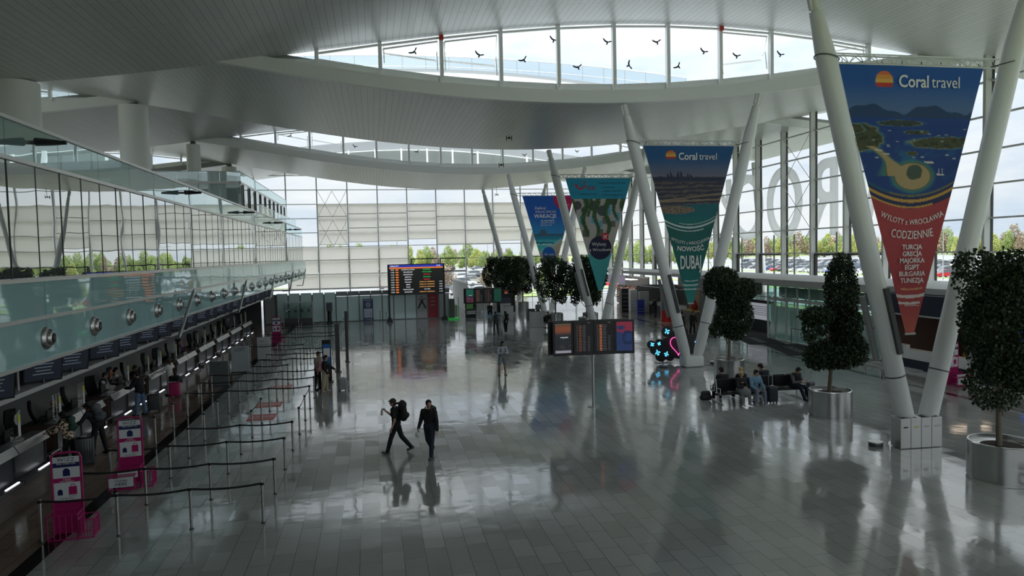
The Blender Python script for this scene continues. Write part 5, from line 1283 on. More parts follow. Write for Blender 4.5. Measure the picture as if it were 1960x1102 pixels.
# newsagent shop
t = thing('news_shop', (25.5, 68.5, 0), 'lit shop with red lettering and shelves at the far right', 'shop')
mb = MB(); mb.bx(2.4, 2.5, 0, 9, 0, 3.2); mb.build('back_wall', M_dgrey, t)
mb = MB(); mb.bx(-.1, .0, 0, 8.5, 2.2, 2.45); mb.build('sign_board', M_black, t)
mb = MB(); text_in(mb, 'INMEDIO', (-.12, 4.2, 2.33), .55, rz=-PI/2, wx=1.6); mb.build('lettering', em('shop_red', 230, 60, 40, 1.), t)
mb = MB(); mb.bx(-.05, 0, .3, 8.3, 2.5, 3.4); mb.build('picture_panel', em('picture_mauve', 120, 110, 130, .35), t)
for k in range(4):
    mb = MB(); mb.bx(2.0, 2.35, .4+k*2.1, 2.2+k*2.1, .1, 2.1); u = mb.build('shelf_unit', mat('shelf_brown', (.12, .06, .04), .6), t)
    mb = MB(); rng = random.Random(k)
    for j in range(6):
        y = .45+k*2.1
        while y < 2.1+k*2.1: w = .05+.1*rng.random(); mb.m = rng.randrange(3); mb.bx(1.9, 2.0, y, y+w, .25+j*.3, .4+j*.3+.08*rng.random()); y += w+.02
    o = mb.build('goods', [mat('goods_red', (.5, .12, .06), .5), mat('goods_pale', (.6, .5, .4), .5), mat('goods_dark', (.1, .1, .12), .5)], u); o['kind'] = 'stuff'
mb = MB(); mb.bx(.8, 1.6, 1, 7.5, 2.9, 2.95); mb.build('lamp_panel', mat('shop_light', (.9, .9, .9), .5, emit=(1., .93, .85), es=2.), t)
for i, (x, y, h, m_, lb) in enumerate(((24.0, 65.2, 2.3, M_black, 'tall black display case before the far shop'), (24.6, 62.6, 1.35, mat('blue_box', (.02, .04, .3), .4), 'blue upright box before the far shop'), (25.3, 66.2, 2.1, M_white, 'white upright shop display stand'), (25.7, 64.4, 2.0, mat('pale_rack', (.45, .45, .43), .5), 'pale rack of small goods beside the white stand'))):
    t = thing('display_case', (x, y, 0), lb, 'display case')
    mb = MB(); mb.rbox((0, 0, h/2), (.7 if i != 3 else .9, .6, h), .03); mb.build('body', m_, t)
    mb = MB()
    for k in range(5 if i != 1 else 2): mb.bx(-.3, .3, -.32, -.30, .25+k*h/6, .28+k*h/6)
    mb.build('shelf_edge', M_lgrey, t)
# dark zone above the shops toward the far end and steps with seats near the wall
mb = MB(); mb.bx(25.7, 25.8, 43.4, 56.5, 2.8, 3.6); tag(mb.build('shop_fascia', M_dgrey), 'dark fascia strip above the glass booth and brown stall', 'fascia')
mb = MB(); mb.bx(24.2, 25., 20, 31.4, 0, .03); mb.bx(24.5, 25., 28.2, 31.2, .03, .12); tag(mb.build('step', M_lgrey), 'low pale step along the front of the navy kiosk', 'step')

# ------------------------------------------------------------------ frosted glass partition at the far left
t = thing('glass_partition', (-10., 66.6, 0), 'row of frosted teal glass panels closing the far left end of the hall', 'partition')
M_fro = mirror_glass('frosted_panel', (.60, .76, .75), .05, rough=.15, wav=0)
M_frame = mat('partition_frame', (.16, .17, .17), .4, .4)
x = 1.3; k = 0
pw = 1.05
while x < 17.0:
    nm = 'panel'
    m_ = M_fro
    if 13.25 < x < 14.3: m_ = mat('white_panel_art', (.5, .5, .54), .4)
    elif 14.3 <= x < 15.3: m_ = mat('red_panel_art', (.36, .02, .035), .4)
    elif x >= 15.3: m_ = mat('pale_panel', (.4, .42, .44), .4)
    tp = 2.75 if x < 6.2 else 2.35
    mb = MB(); mb.bx(x+.05, min(x+pw, 17.2)-.05, -.02, .02, .06, tp); p_ = mb.build('panel', m_, t)
    if x >= 6.2: mb = MB(); mb.bx(x+.02, x+pw, -.02, .02, 2.38, 2.8); mb.build('upper_panel', mat('grey_upper_panel', (.22, .24, .25), .4), t)
    mb = MB(); mb.bx(x-.05, x+.05, -.05, .05, 0, 2.6); mb.build('post', M_frame, t)
    if 13.25 < x < 14.3:
        mb = MB(); cx = x+pw/2
        mb.prism([(cx-.05, 1.75), (cx+.05, 1.75), (cx+.42, 1.0), (cx+.3, .95), (cx, 1.5), (cx-.3, .95), (cx-.42, 1.0)], 'y', -.04, -.02); mb.prism([(cx-.03, 1.7), (cx+.03, 1.7), (cx+.03, 2.15), (cx-.03, 2.15)], 'y', -.04, -.02); mb.prism([(cx+.02, 1.65), (cx+.35, 1.9), (cx+.33, 1.95), (cx, 1.75)], 'y', -.04, -.02); mb.prism([(cx-.02, 1.65), (cx-.3, 1.85), (cx-.3, 1.9), (cx, 1.75)], 'y', -.04, -.02); mb.build('black_figure', M_black, p_)
    if 14.3 <= x < 15.3:
        mb = MB()
        for z in (1.95, 1.6, 1.25): mb.bx(x+.3, x+.7, -.03, -.02, z, z+.03)
        mb.build('white_lines', M_w, p_)
    x += pw; k += 1
mb = MB(); mb.bx(1.3, 17.2, -.06, .06, 0, .07); mb.build('bottom_rail', M_frame, t)
for nm, x, w, h, y, m_, lb in (('poster_stand', -2.35+.9, .95, 2.0, 65.6, mat('navy_poster', (.03, .05, .16), .4), 'navy poster stand with a small statue picture before the partition'),
                              ('self_service_kiosk', -6.9+4.25+.1, .55, 1.75, 65.4, M_black, 'black self-service terminal before the frosted partition')):
    pass
t = thing('poster_stand', (-.55, 65.7, 0), 'navy poster stand with a statue picture before the frosted partition', 'poster stand')
mb = MB(); mb.bx(-.45, .45, -.03, .03, .03, 2.1); mb.build('board', mat('navy_poster', (.03, .05, .16), .4), t)
mb = MB(); mb.bx(-.38, .38, -.036, -.03, .35, 1.2); mb.build('white_field', mat('pale_blue_print', (.42, .47, .56), .5), t)
mb = MB(); mb.ell((0, -.036, 1.55), (.25, .01, .28)); mb.build('picture', mat('picture_grey', (.25, .26, .28), .5), t)
mb = MB(); text_in(mb, 'PEGASUS', (0, -.045, 1.97), .16); text_in(mb, 'AKTUALNE', (0, -.045, .18), .11); mb.build('lettering', M_w, t)
t = thing('self_service_kiosk', (-4.0, 65.6, 0), 'black self-service terminal with a screen before the frosted partition', 'terminal')
mb = MB(); mb.lathe([(.28, 0), (.28, .04), (.2, .1), (.17, 1.0), (.2, 1.1)], n=16); mb.build('pedestal', M_black, t, smooth=True)
mb = MB(); mb.box((0, 0, 1.5), (.55, .16, .75), rx=-.1); mb.build('head', M_dgrey, t)
mb = MB(); mb.box((0, -.09, 1.62), (.45, .02, .4), rx=-.1); mb.build('screen', M_scr, t)
t = thing('glass_display_cabinet', (-6.7, 65.6, 0), 'glazed display cabinet with two shelves before the frosted partition', 'display cabinet')
mb = MB()
for x in (-1.25, 0, 1.25): mb.bx(x-.03, x+.03, -.25, -.2, 0, 2.0); mb.bx(x-.03, x+.03, .2, .25, 0, 2.0)
mb.bx(-1.28, 1.28, -.25, .25, 1.95, 2.05); mb.build('frame', M_lgrey, t)
mb = MB(); mb.bx(-1.25, 1.25, -.22, .22, .02, .55); mb.build('base', M_dgrey, t)
mb = MB(); mb.bx(-1.22, 1.22, -.2, .2, 1.1, 1.12); mb.bx(-1.22, 1.22, -.2, .2, 1.55, 1.57); mb.build('shelf', M_lgrey, t)
mb = MB(); rng = random.Random(3)
mb = MB(); mb.bx(-1.22, 1.22, -.24, -.232, .55, 1.95); mb.build('front_glass', M_glassg, t)
for q in range(12):
    z = (.56, 1.125, 1.575)[q % 3]; x_ = -7.7+.19*q; h = .12+.12*rng.random()
    mb = MB(); mb.rbox((0, 0, h/2), (.14, .12, h), .02); o = mb.build('display_object', (M_lgrey, M_dgrey, M_glassg)[q % 3] if q % 3 < 2 else M_lgrey); o.location = (x_, 65.55, z)
    tag(o, 'small object on the %s of the glazed display cabinet, %s from the left' % (('base', 'lower shelf', 'upper shelf')[q % 3], order[q//3]), 'display object', 'objects in the display cabinet')
t = thing('louvred_shutter', (-9.9, 66.4, 0), 'striped metal shutter screen left of the frosted partition', 'shutter')
mb = MB()
for k in range(22): mb.bx(.25, 1.1, -.02, .02, .1+k*.115, .17+k*.115)
mb.build('slats', M_lgrey, t); mb = MB(); mb.bx(.1, .25, -.06, .06, 0, 2.7); mb.bx(1.1, 1.3, -.06, .06, 0, 2.7); mb.bx(.1, 1.3, .03, .05, 0, 2.7); mb.build('frame', M_frame, t)
# green machine, black rack, blue ramp at the centre far end
t = thing('wrapping_machine', (7.2, 64.8, 0), 'bag wrapping machine with a green lit frame at the far end', 'wrapping machine')
mb = MB(); mb.bx(-.5, .5, -.5, .5, 0, .12); mb.build('platform', em('green_glow', 50, 200, 80, .12), t)
mb = MB(); mb.bx(-.4, .1, -.1, .3, .12, 1.9); mb.build('column', M_dgrey, t)
mb = MB(); mb.path([(-.45, -.2, .1), (-.45, -.2, 2.), (.45, -.2, 2.), (.45, -.2, .1)], .035, 6); mb.build('frame', mat('green_paint', (.06, .3, .08), .4), t)
mb = MB(); mb.tube((.25, 0, .2), (.25, 0, 1.3), .12, n=14); mb.build('film_roll', mat('film_green', (.2, .4, .2), .3), t)
t = thing('luggage_rack', (8.9, 65.4, 0), 'dark shelving with green boxes beside the wrapping machine', 'rack')
mb = MB(); mb.bx(-.5, .5, .2, .25, 0, 2.3); mb.bx(-.5, .5, -.25, .25, .3, .35); mb.bx(-.5, .5, -.25, .25, .8, .85); mb.bx(-.5, .5, -.25, .25, 2.2, 2.3); mb.build('frame', M_black, t)
mb = MB(); mb.bx(-.4, .2, -.2, .15, .85, 1.3); mb.build('green_box', mat('box_green', (.15, .4, .1), .5), t)
mb = MB()
for k in range(3): mb.bx(-.4, .4, -.2, .15, .36+k*.12, .44+k*.12)
mb.build('white_trays', M_lgrey, t)
mb = MB(); mb.add([(-.8, -1.2, .01), (1.1, -1.2, .01), (.0, 1.2, .5), (-.8, 1.2, .5), (-.8, 1.2, 0), (0, 1.2, 0)], [(0, 1, 2, 3), (3, 2, 5, 4), (0, 3, 4), (1, 5, 2), (0, 4, 5, 1)]); o = mb.build('blue_ramp', mat('blue_ramp', (.12, .25, .35), .4)); o.location = (11.0, 66.5, 0); tag(o, 'small blue-grey ramp on the floor under the distant screens', 'ramp')
t = thing('black_booth', (12.6, 67.5, 0), 'black booth under the distant green screens', 'booth')
mb = MB(); mb.bx(-.9, .9, -.4, .4, .25, 2.0); mb.build('body', M_black, t); mb = MB(); mb.bx(-.95, .95, -.45, .45, 0, .25); mb.build('plinth', M_lgrey, t); mb = MB(); mb.bx(-.5, .5, -.42, -.4, .9, 1.7); mb.build('screen', M_scr, t)
# thin railings beyond
t = thing('distant_railing', (8., 88, 0), 'thin steel railing in front of the far glass wall', 'railing')
mb = MB()
for k in range(16): mb.tube((k*1.5, 0, 0), (k*1.5, 0, 1.05), .03, n=6)
mb.build('post', M_dsteel, t)['kind'] = 'stuff'
mb = MB()
for z in (.4, .72, 1.05): mb.tube((0, 0, z), (22.5, 0, z), .022, n=6)
mb.build('rail', M_dsteel, t)
# white slatted passage behind the board
t = thing('white_passage_fence', (9.6, 73, 0), 'white slatted passage fence seen between the board and the distant screens', 'fence')
mb = MB()
for k in range(14): mb.bx(-.05, .05, k*1.-.12, k*1.+.12, 0, 3.0-.0*k)
mb.build('slats', M_white, t); mb = MB(); mb.bx(-.06, .06, -.2, 13.2, 2.9, 3.1); mb.build('rail', M_white, t)

# ------------------------------------------------------------------ big letters outside the right wall
M_let = fabric_translucent('perforated_letter_metal', (.80, .80, .80), .65)
_n = M_let.node_tree; _o = [q for q in _n.nodes if q.type == 'OUTPUT_MATERIAL'][0]; _s = _o.inputs[0].links[0].from_socket; _m = N(_n, 'ShaderNodeMixShader'); _m.inputs[0].default_value = .35; _t = N(_n, 'ShaderNodeBsdfTransparent'); _n.links.new(_s, _m.inputs[1]); _n.links.new(_t.outputs[0], _m.inputs[2]); _n.links.new(_m.outputs[0], _o.inputs[0])   # fine perforation
for i, (s, y) in enumerate(zip('WROCŁAW', [42.3, 48.6, 54.0, 59.4, 64.2, 69.2, 75.5])):
    c = bpy.data.curves.new('t', 'FONT'); c.body = s; c.size = 8.6; c.align_x = 'CENTER'; c.extrude = .12; c.resolution_u = 8
    ob = bpy.data.objects.new('t', c); me = bpy.data.meshes.new_from_object(ob); bpy.data.objects.remove(ob); bpy.data.curves.remove(c)
    for v in me.vertices: v.co.x *= .78
    me.name = 'facade_letter'; me.materials.append(M_let); o = bpy.data.objects.new('facade_letter', me); COL.objects.link(o)
    o.location = (34.2, y, 6.8); o.rotation_euler = (PI/2, 0, PI/2)
    for q in (-1.5, 1.5): mb = MB(); mb.tube((q, 0, .1) if False else (q, -7.1, 0), (q, .25, 0), .07, n=8); mb.build('stand', M_grey, o)
    tag(o, 'huge pale outdoor letter %s standing outside the right glass wall%s' % (s, '' if s != 'W' else (', nearer W' if i == 0 else ', farther W')), 'letter')

# slanted supports outside the right wall
for i, y in enumerate(V_Y):
    t = thing('outdoor_strut', (36.5, y-3, -.3), 'slanted white roof support outside the right glass wall, %s from the camera' % order[i], 'column', group='slanted supports outside the right wall')
    mb = MB(); mb.tube((0, 0, 0), (.5, 2.9, 14.6), .3, .26, 20); mb.build('shaft', M_white, t, smooth=True)
    mb = MB(); mb.rbox((0, 0, .25), (1., 1., .5), .1); mb.build('foot', M_slab, t)

# ------------------------------------------------------------------ cars
def car_mesh(body_m, kind):
    Lc, Wc, Hc = ((4.3, 1.8, 1.48), (4.7, 1.84, 1.44), (4.6, 1.9, 1.75))[kind]
    b = MB(); h1 = .92 if kind < 2 else 1.05
    low_ = [(-Lc/2, .35), (-Lc/2+.03, .75), (-Lc/2+.3, h1-.02), (-Lc*.18, h1+.02), (Lc*.2, h1), (Lc/2-.35, h1-.12), (Lc/2-.02, .68), (Lc/2, .35), (Lc/2-.2, .24), (-Lc/2+.2, .24)]
    def loft(mb, poly, w0, w1, zb, zt):
        n = len(poly); vs = []
        for s in (-1, 1):
            for (x, z) in poly:
                f = (z-zb)/(zt-zb); vs.append((x, s*(w0+(w1-w0)*f), z))
        mb.add(vs, [(i, (i+1) % n, n+(i+1) % n, n+i) for i in range(n)]+[tuple(range(n))[::-1], tuple(range(n, 2*n))])
    loft(b, low_, Wc/2, Wc/2-.05, .24, 1.0)
    g = MB()
    if kind == 0: cab = [(-Lc/2+.15, h1-.04), (-Lc/2+.45, Hc-.06), (-.3, Hc), (.35, Hc-.03), (Lc*.27, h1-.02)]
    elif kind == 1: cab = [(-Lc/2+.55, h1), (-Lc*.22, Hc-.05), (-.2, Hc), (.4, Hc-.04), (Lc*.27, h1-.02)]
    else: cab = [(-Lc/2+.08, h1-.04), (-Lc/2+.3, Hc-.06), (-.4, Hc), (.3, Hc-.03), (Lc*.25, h1-.02)]
    loft(g, cab, Wc/2-.08, Wc/2-.28, h1, Hc)
    roof = MB(); rz_ = [(x, z) for x, z in cab[1:4]]
    roof.m = 0
    r = [(cab[1][0]-.02, cab[1][1]), (cab[2][0], cab[2][1]+.02), (cab[3][0]+.03, cab[3][1]+.01), (cab[3][0], cab[3][1]-.05), (cab[1][0]+.05, cab[1][1]-.05)]
    loft(b, r, Wc/2-.25, Wc/2-.27, h1, Hc)
    w = MB()
    for x in (-Lc*.3, Lc*.31):
        for s in (-1, 1): w.tube((x, s*(Wc/2-.02), .32), (x, s*(Wc/2-.24), .32), .32, n=16)
    al = MB()
    all_ = MB()
    for k, q in enumerate((b, g, w)):
        all_.m = k; all_.add(q.v, q.f)
    return all_
def lowmesh(kind, m, nm):
    a = car_mesh(m, kind); me = bpy.data.meshes.new('car'); me.from_pydata(a.v, [], a.f); me.materials.append(m); me.materials.append(M_carg); me.materials.append(M_tyre)
    me.polygons.foreach_set('material_index', a.mi); return me
M_carg = mat('car_window', (.03, .04, .05), .08, spec=.8); M_tyre = mat('tyre', (.015, .015, .015), .8)
CC = {'white': (.72, .72, .72), 'silver': (.42, .43, .44), 'grey': (.16, .17, .18), 'black': (.02, .02, .022), 'red': (.45, .02, .02), 'blue': (.05, .10, .28), 'beige': (.42, .38, .3)}
CM_ = {k: mat('car_paint_'+k, v, .25, .1, spec=.7) for k, v in CC.items()}
CARS = {(k, q): lowmesh(q, CM_[k], k) for k in CC for q in range(3)}
shape = ('hatchback', 'saloon car', 'tall estate car')
rng = random.Random(11); wts = ['white']*5+['silver']*6+['grey']*5+['black']*4+['red']*2+['blue']*2+['beige']
def put_car(x, y, rz, zone, near=False, colr=None, kind=None, lab=None):
    k = colr or rng.choice(wts); q = kind if kind is not None else rng.randrange(3)
    if near:
        t = thing('car', (x, y, -.29), lab, 'car', rz); a = car_mesh(None, q)
        parts = MB(), MB(), MB()
        for f, mi in zip(a.f, a.mi): parts[mi].add([a.v[i] for i in f], [tuple(range(len(f)))])
        parts[0].build('body', CM_[k], t); parts[1].build('windows', M_carg, t)
        Lc, Wc = ((4.3, 1.8), (4.7, 1.84), (4.6, 1.9))[q]
        for xx in (-Lc*.3, Lc*.31):
            for s in (-1, 1): mb = MB(); mb.tube((xx, s*(Wc/2+.01), .32), (xx, s*(Wc/2-.22), .32), .32, n=18); w_ = mb.build('wheel', M_tyre, t); mb = MB(); mb.tube((xx, s*(Wc/2+.02), .32), (xx, s*(Wc/2-.0), .32), .2, n=14); mb.build('hubcap', M_alu, w_)
        for s in (-1, 1): mb = MB(); mb.box((-Lc/2+.02, s*.7, .78), (.08, .28, .14)); mb.build('tail_light', M_redst, t); mb = MB(); mb.box((Lc/2-.12, s*.68, .66), (.12, .3, .12)); mb.build('headlight', M_lgrey, t)
        return t
    o = bpy.data.objects.new('car', CARS[(k, q)]); COL.objects.link(o); o.location = (x, y, -.29); o.rotation_euler = (0, 0, rz)
    return tag(o, '%s %s in the car park %s' % (k, shape[q], zone), 'car', '%s %ss parked %s' % (k, shape[q], zone))
near = [(8.4, 133, .2, 'red', 0, 'red hatchback parked beyond the far wall, left of a blue car'), (12.6, 138, .3, 'blue', 0, 'blue hatchback parked right of the red one beyond the far wall'), (3.0, 136, .1, 'red', 1, 'red saloon half hidden by the departure board'),
        (17.6, 137, .1, 'white', 2, 'white tall car near the far wall, farther row'), (9.3, 116, .35, 'silver', 1, 'silver saloon in the slanted row beyond the far wall, farthest of four'), (11.2, 112.3, .35, 'grey', 1, 'grey saloon in the slanted row beyond the far wall'),
        (13.4, 108.6, .35, 'silver', 0, 'silver hatchback in the slanted row beyond the far wall'), (15.6, 104.6, .35, 'silver', 1, 'silver saloon in the slanted row nearest the glass'), (21.0, 105.5, .35, 'red', 0, 'red hatchback behind the far trees')]
for x, y, rz, c, q, lb in near: put_car(x, y, rz, '', True, c, q, lb)
cnt = 0
for y in [150+i*14 for i in range(10)]:
    x = -8+rng.random()*3
    while x < 60 and cnt < 95:
        if x < 26 or rng.random() < .3: put_car(x, y+rng.uniform(-.4, .4), rng.choice((0, PI))+.05, 'beyond the far glass wall'); cnt += 1
        x += rng.choice((5.2, 5.6, 6.4, 11))
cnt = 0
for xx in [104+i*9.5 for i in range(17)]:
    y = xx*.62+rng.random()*5
    while y < xx*1.75 and cnt < 190:
        if rng.random() < .8: put_car(xx+rng.uniform(-.5, .5), y, rng.choice((0, PI))+rng.uniform(-.03, .03), 'beyond the right glass wall'); cnt += 1
        y += rng.choice((2.8, 2.8, 3.0, 5.6)) + xx*.012
for i, (x, y, w, d, rz) in enumerate(((300, 420, 16, 9, -.6), (335, 395, 11, 8, -.7), (385, 330, 20, 9, -.8))):
    t = thing('low_building', (x, y, -.3), 'low pale building with red roof beyond the car park, %s from the left' % order[i], 'building', rz)
    mb = MB(); mb.bx(-w/2, w/2, -d/2, d/2, 0, 4.5); mb.build('wall', M_lgrey, t)
    mb = MB(); mb.prism([(-d/2-.5, 4.5), (d/2+.5, 4.5), (0, 7.5)], 'x', -w/2-.5, w/2+.5); mb.build('roof', mat('red_roof', (.38, .09, .05), .7), t)
    for q in range(6): mb = MB(); mb.bx(-w/2+2+q*(w-4)/6, -w/2+3.6+q*(w-4)/6, -d/2-.06, -d/2, 1.4, 3.2); mb.build('window', M_carg, t)
# lamp posts
for i, (x, y) in enumerate(((6, 120), (4.3, 126), (26, 160), (118, 130), (96, 104), (150, 150), (92, 58), (80, 62))):
    t = thing('street_lamp', (x, y, -.3), 'tall thin car park lamp, %s of those beyond the glass walls' % order[i], 'street lamp', group='car park lamps outside')
    mb = MB(); mb.tube((0, 0, 0), (0, 0, 9.2), .09, .05, 8); mb.build('pole', M_grey, t)
    mb = MB(); mb.tube((-1, 0, 9.2), (1, 0, 9.2), .03, n=6); mb.bx(-1.3, -.7, -.12, .12, 9.15, 9.25); mb.bx(.7, 1.3, -.12, .12, 9.15, 9.25); mb.build('lamp_head', M_grey, t)

# ------------------------------------------------------------------ trees
def leaves(mb, blobs, n, size, rng, droop=.6):
    tot = sum(r[0]*r[1]*r[2] for _, r in blobs)
    for c, r in blobs:
        k = int(n*(r[0]*r[1]*r[2])/tot)+30
        for _ in range(k):
            u = rng.normal(size=3); u /= np.linalg.norm(u); q = rng.uniform(.35, 1.04)**.45
            p = np.array(c)+u*np.array(r)*q
            a = rng.normal(size=3); a[2] -= droop*1.5; a /= np.linalg.norm(a); b = np.cross(a, rng.normal(size=3)); b /= np.linalg.norm(b)+1e-9
            s = size*rng.uniform(.7, 1.3); w = s*.42
            mb.add([p, p+a*s*.5+b*w, p+a*s, p+a*s*.5-b*w], [(0, 1, 2, 3)])
def leaf_mat(name, c1, c2, tr=.25):
    m = bpy.data.materials.new(name); m.use_nodes = True; nt = m.node_tree; b = nt.nodes['Principled BSDF']; l = nt.links.new
    g = N(nt, 'ShaderNodeNewGeometry'); mx = N(nt, 'ShaderNodeMixRGB'); mx.inputs[1].default_value = (*c1, 1); mx.inputs[2].default_value = (*c2, 1)
    l(g.outputs['Random Per Island'], mx.inputs[0]); l(mx.outputs[0], b.inputs['Base Color']); b.inputs['Roughness'].default_value = .5
    t = N(nt, 'ShaderNodeBsdfTranslucent'); l(mx.outputs[0], t.inputs[0]); ms = N(nt, 'ShaderNodeMixShader'); ms.inputs[0].default_value = tr; o = nt.nodes['Material Output']
    l(b.outputs[0], ms.inputs[1]); l(t.outputs[0], ms.inputs[2]); l(ms.outputs[0], o.inputs[0]); return m
M_leaf = leaf_mat('ficus_leaf', (.010, .024, .010), (.04, .075, .028)); M_bark = mat('ficus_bark', (.16, .13, .10), .8, noise=.3, nscale=20)
M_soil = mat('soil', (.03, .022, .015), .95)
def planter_mat():
    m = bpy.data.materials.new('brushed_planter'); m.use_nodes = True; nt = m.node_tree; b = nt.nodes['Principled BSDF']; b.inputs['Metallic'].default_value = 1; b.inputs['Base Color'].default_value = (.5, .5, .49, 1); b.inputs['Roughness'].default_value = .22
    b.inputs['Anisotropic'].default_value = .6; return m
M_planter = planter_mat()
def potted_tree(x, y, R, H, blobs, n, size, label, seed, stem=None, group=None):
    rng = np.random.RandomState(seed)
    t = thing('potted_tree', (x, y, 0), label, 'potted tree', group=group)
    mb = MB(); mb.lathe([(R-.03, 0), (R-.03, .04), (R, .05), (R, H-.02), (R-.02, H), (R-.05, H), (R-.06, H-.12)], n=48)
    mb.build('planter', M_planter, t, smooth=True)
    mb = MB(); mb.lathe([(R-.055, H-.14), (R-.056, H-.13), (.01, H-.10)], n=24); mb.build('soil', M_soil, t)
    s = MB(); top = max(c[2] for c, r in blobs); st = stem or [(0, 0), (.03, .02), (-.02, 0), (.03, 0), (0, 0)]
    P = [(st[k][0], st[k][1], H-.13+(top-H)*k/4.) for k in range(5)]
    s.path(P, [.075, .06, .05, .04, .02], 10)
    for c, r in blobs[1:]:
        zb = max(H+.6, c[2]-.8); f = min(1, (zb-H)/(top-H)); s.path([(0, 0, zb), ((c[0])*.5, c[1]*.5, (zb+c[2])/2+.1), tuple(c)], [.03, .02, .01], 6)
    s.build('trunk', M_bark, t, smooth=True)
    mb = MB(); leaves(mb, blobs, n, size, rng); mb.build('foliage', M_leaf, t)
    return t
potted_tree(15.6, 14.95, .78, .95, [((.0, 0, 4.0), (1.0, .95, 1.55)), ((.35, .1, 5.25), (.8, .8, .6)), ((-.85, 0, 5.45), (.55, .5, .42)), ((-1.2, 0, 5.0), (.22, .3, .4)), ((1.2, 0, 4.7), (.4, .5, .7)), ((.5, -.1, 3.2), (.85, .8, 1.0)), ((-.1, .2, 2.4), (.6, .7, .7)), ((.7, .1, 4.7), (.8, .8, .9)), ((-.75, 0, 4.3), (.35, .45, .5))], 22000, .085, 'large dark weeping fig in a steel planter at the right edge', 1, [(-.1, 0), (-.13, 0), (-.02, .05), (.05, 0), (0, 0)])
potted_tree(15.8, 22.1, .72, .93, [((.5, .1, 4.3), (.55, .6, 1.5)), ((-.45, 0, 3.6), (.75, .5, .33)), ((-.9, -.1, 3.1), (.24, .35, .5)), ((-.35, 0, 3.15), (.2, .3, .3)), ((.55, 0, 3.2), (.55, .7, .8)), ((.3, .1, 2.2), (.95, .9, .55)), ((-.5, 0, 2.15), (.5, .5, .5)), ((.9, 0, 2.3), (.5, .6, .6)), ((-.75, .05, 3.45), (.25, .4, .25))], 22000, .085, 'dark weeping fig in a steel planter beside the seated travellers', 2, [(-.05, 0), (.02, 0), (.1, 0), (.3, 0), (.45, 0)])
potted_tree(16.0, 29.7, .68, .92, [((-.35, 0, 4.55), (.8, .75, .65)), ((.75, .1, 4.1), (.75, .6, .55)), ((.2, 0, 3.6), (.75, .7, .9)), ((-.1, 0, 2.75), (.6, .6, .7)), ((.65, 0, 2.9), (.5, .55, .9)), ((-.75, 0, 4.2), (.45, .5, .5)), ((-.6, 0, 2.3), (.35, .4, .35)), ((.3, .1, 2.2), (.6, .6, .45))], 22000, .085, 'dark weeping fig in a steel planter right of the second V column', 3)
fb = [((0, 0, 4.6), (1.0, 1.0, 1.0)), ((.95, .2, 4.0), (.7, .8, 1.2)), ((-.95, 0, 3.7), (.7, .8, 1.3)), ((.3, 0, 2.9), (.8, .8, 1.0)), ((-.5, .3, 5.2), (.55, .6, .55)), ((.6, 0, 2.3), (.45, .5, .6)), ((-.9, 0, 2.4), (.35, .4, .6))]
for i, (x, y, s_, lb) in enumerate(((16.2, 52.4, 1.0, 'dark indoor fig behind the third V column'), (14.9, 57.0, 1.05, 'broad dark indoor fig left of the third V column'), (17.7, 56.2, .95, 'dark indoor fig under the smile-logo banner'), (13.2, 68.0, 1.05, 'indoor fig tree between the two farthest V columns'), (15.2, 71.5, 1.0, 'indoor fig tree right of the farthest V column'), (13.2, 75.5, .95, 'indoor fig tree at the far glass wall, backlit'))):
    potted_tree(x, y, .65, .9, [(c, tuple(q*s_ for q in r)) for c, r in fb], 7000, .14, lb, 10+i)
M_l1 = leaf_mat('spring_leaf_yellow', (.34, .38, .09), (.46, .48, .18), .3); M_l2 = leaf_mat('spring_leaf_green', (.22, .30, .09), (.32, .38, .14), .3); M_l3 = leaf_mat('bare_twig', (.20, .15, .10), (.34, .26, .18), .1)
protos = []
for k, (m_, hh) in enumerate(((M_l1, 9), (M_l2, 11), (M_l3, 10), (M_l2, 8))):
    rng2 = np.random.RandomState(50+k); mb = MB(); leaves(mb, [((0, 0, hh*.6), (hh*.2, hh*.2, hh*.42)), ((hh*.2, 0, hh*.42), (hh*.2, hh*.2, hh*.3)), ((-hh*.22, .1*hh, hh*.36), (hh*.2, hh*.2, hh*.28)), ((.05*hh, -.15*hh, hh*.25), (hh*.22, hh*.2, hh*.22))], (2600, 2600, 1500, 2600)[k], .5, rng2, 0)
    fo = mb.build('foliage', m_); mb = MB(); mb.tube((0, 0, 0), (0, 0, hh*.7), .22, .08, 7)
    for q in range(6): a = q*1.1; mb.tube((0, 0, hh*(.25+.07*q)), (hh*.25*math.cos(a), hh*.25*math.sin(a), hh*(.5+.07*q)), .08, .03, 5)
    tr = mb.build('trunk', M_bark); protos.append((fo, tr))
usedp = set(); names = ('yellow-green', 'fresh green', 'bare brown', 'low green')
def out_tree(x, y, s, k, zone):
    t = thing('tree', (x, y, -.3), '%s tree outdoors %s' % (names[k], zone), 'tree', group='%s trees outdoors %s' % (names[k], zone), rz=random.random()*6)
    t.scale = (s, s, s)
    for o in protos[k]:
        if k in usedp: o = o.copy(); COL.objects.link(o)
        o.parent = t
    usedp.add(k)
rr_ = random.Random(5)
for i in range(150):
    y = rr_.choice((300, 340, 380, 430))+rr_.uniform(-12, 12); x = -75+i*1.6+rr_.uniform(-2, 2); out_tree(x, y, rr_.uniform(.75, 1.2)*(y/380), rr_.choice((0, 1, 1, 3, 3, 2)), 'beyond the far glass wall')
for i in range(130):
    a = math.radians(27+i*.29); d = rr_.choice((430, 500, 580))+rr_.uniform(-15, 15); out_tree(d*math.sin(a), d*math.cos(a), rr_.uniform(.9, 1.6)*d/500, rr_.choice((2, 2, 0, 1, 3)), 'beyond the right glass wall')
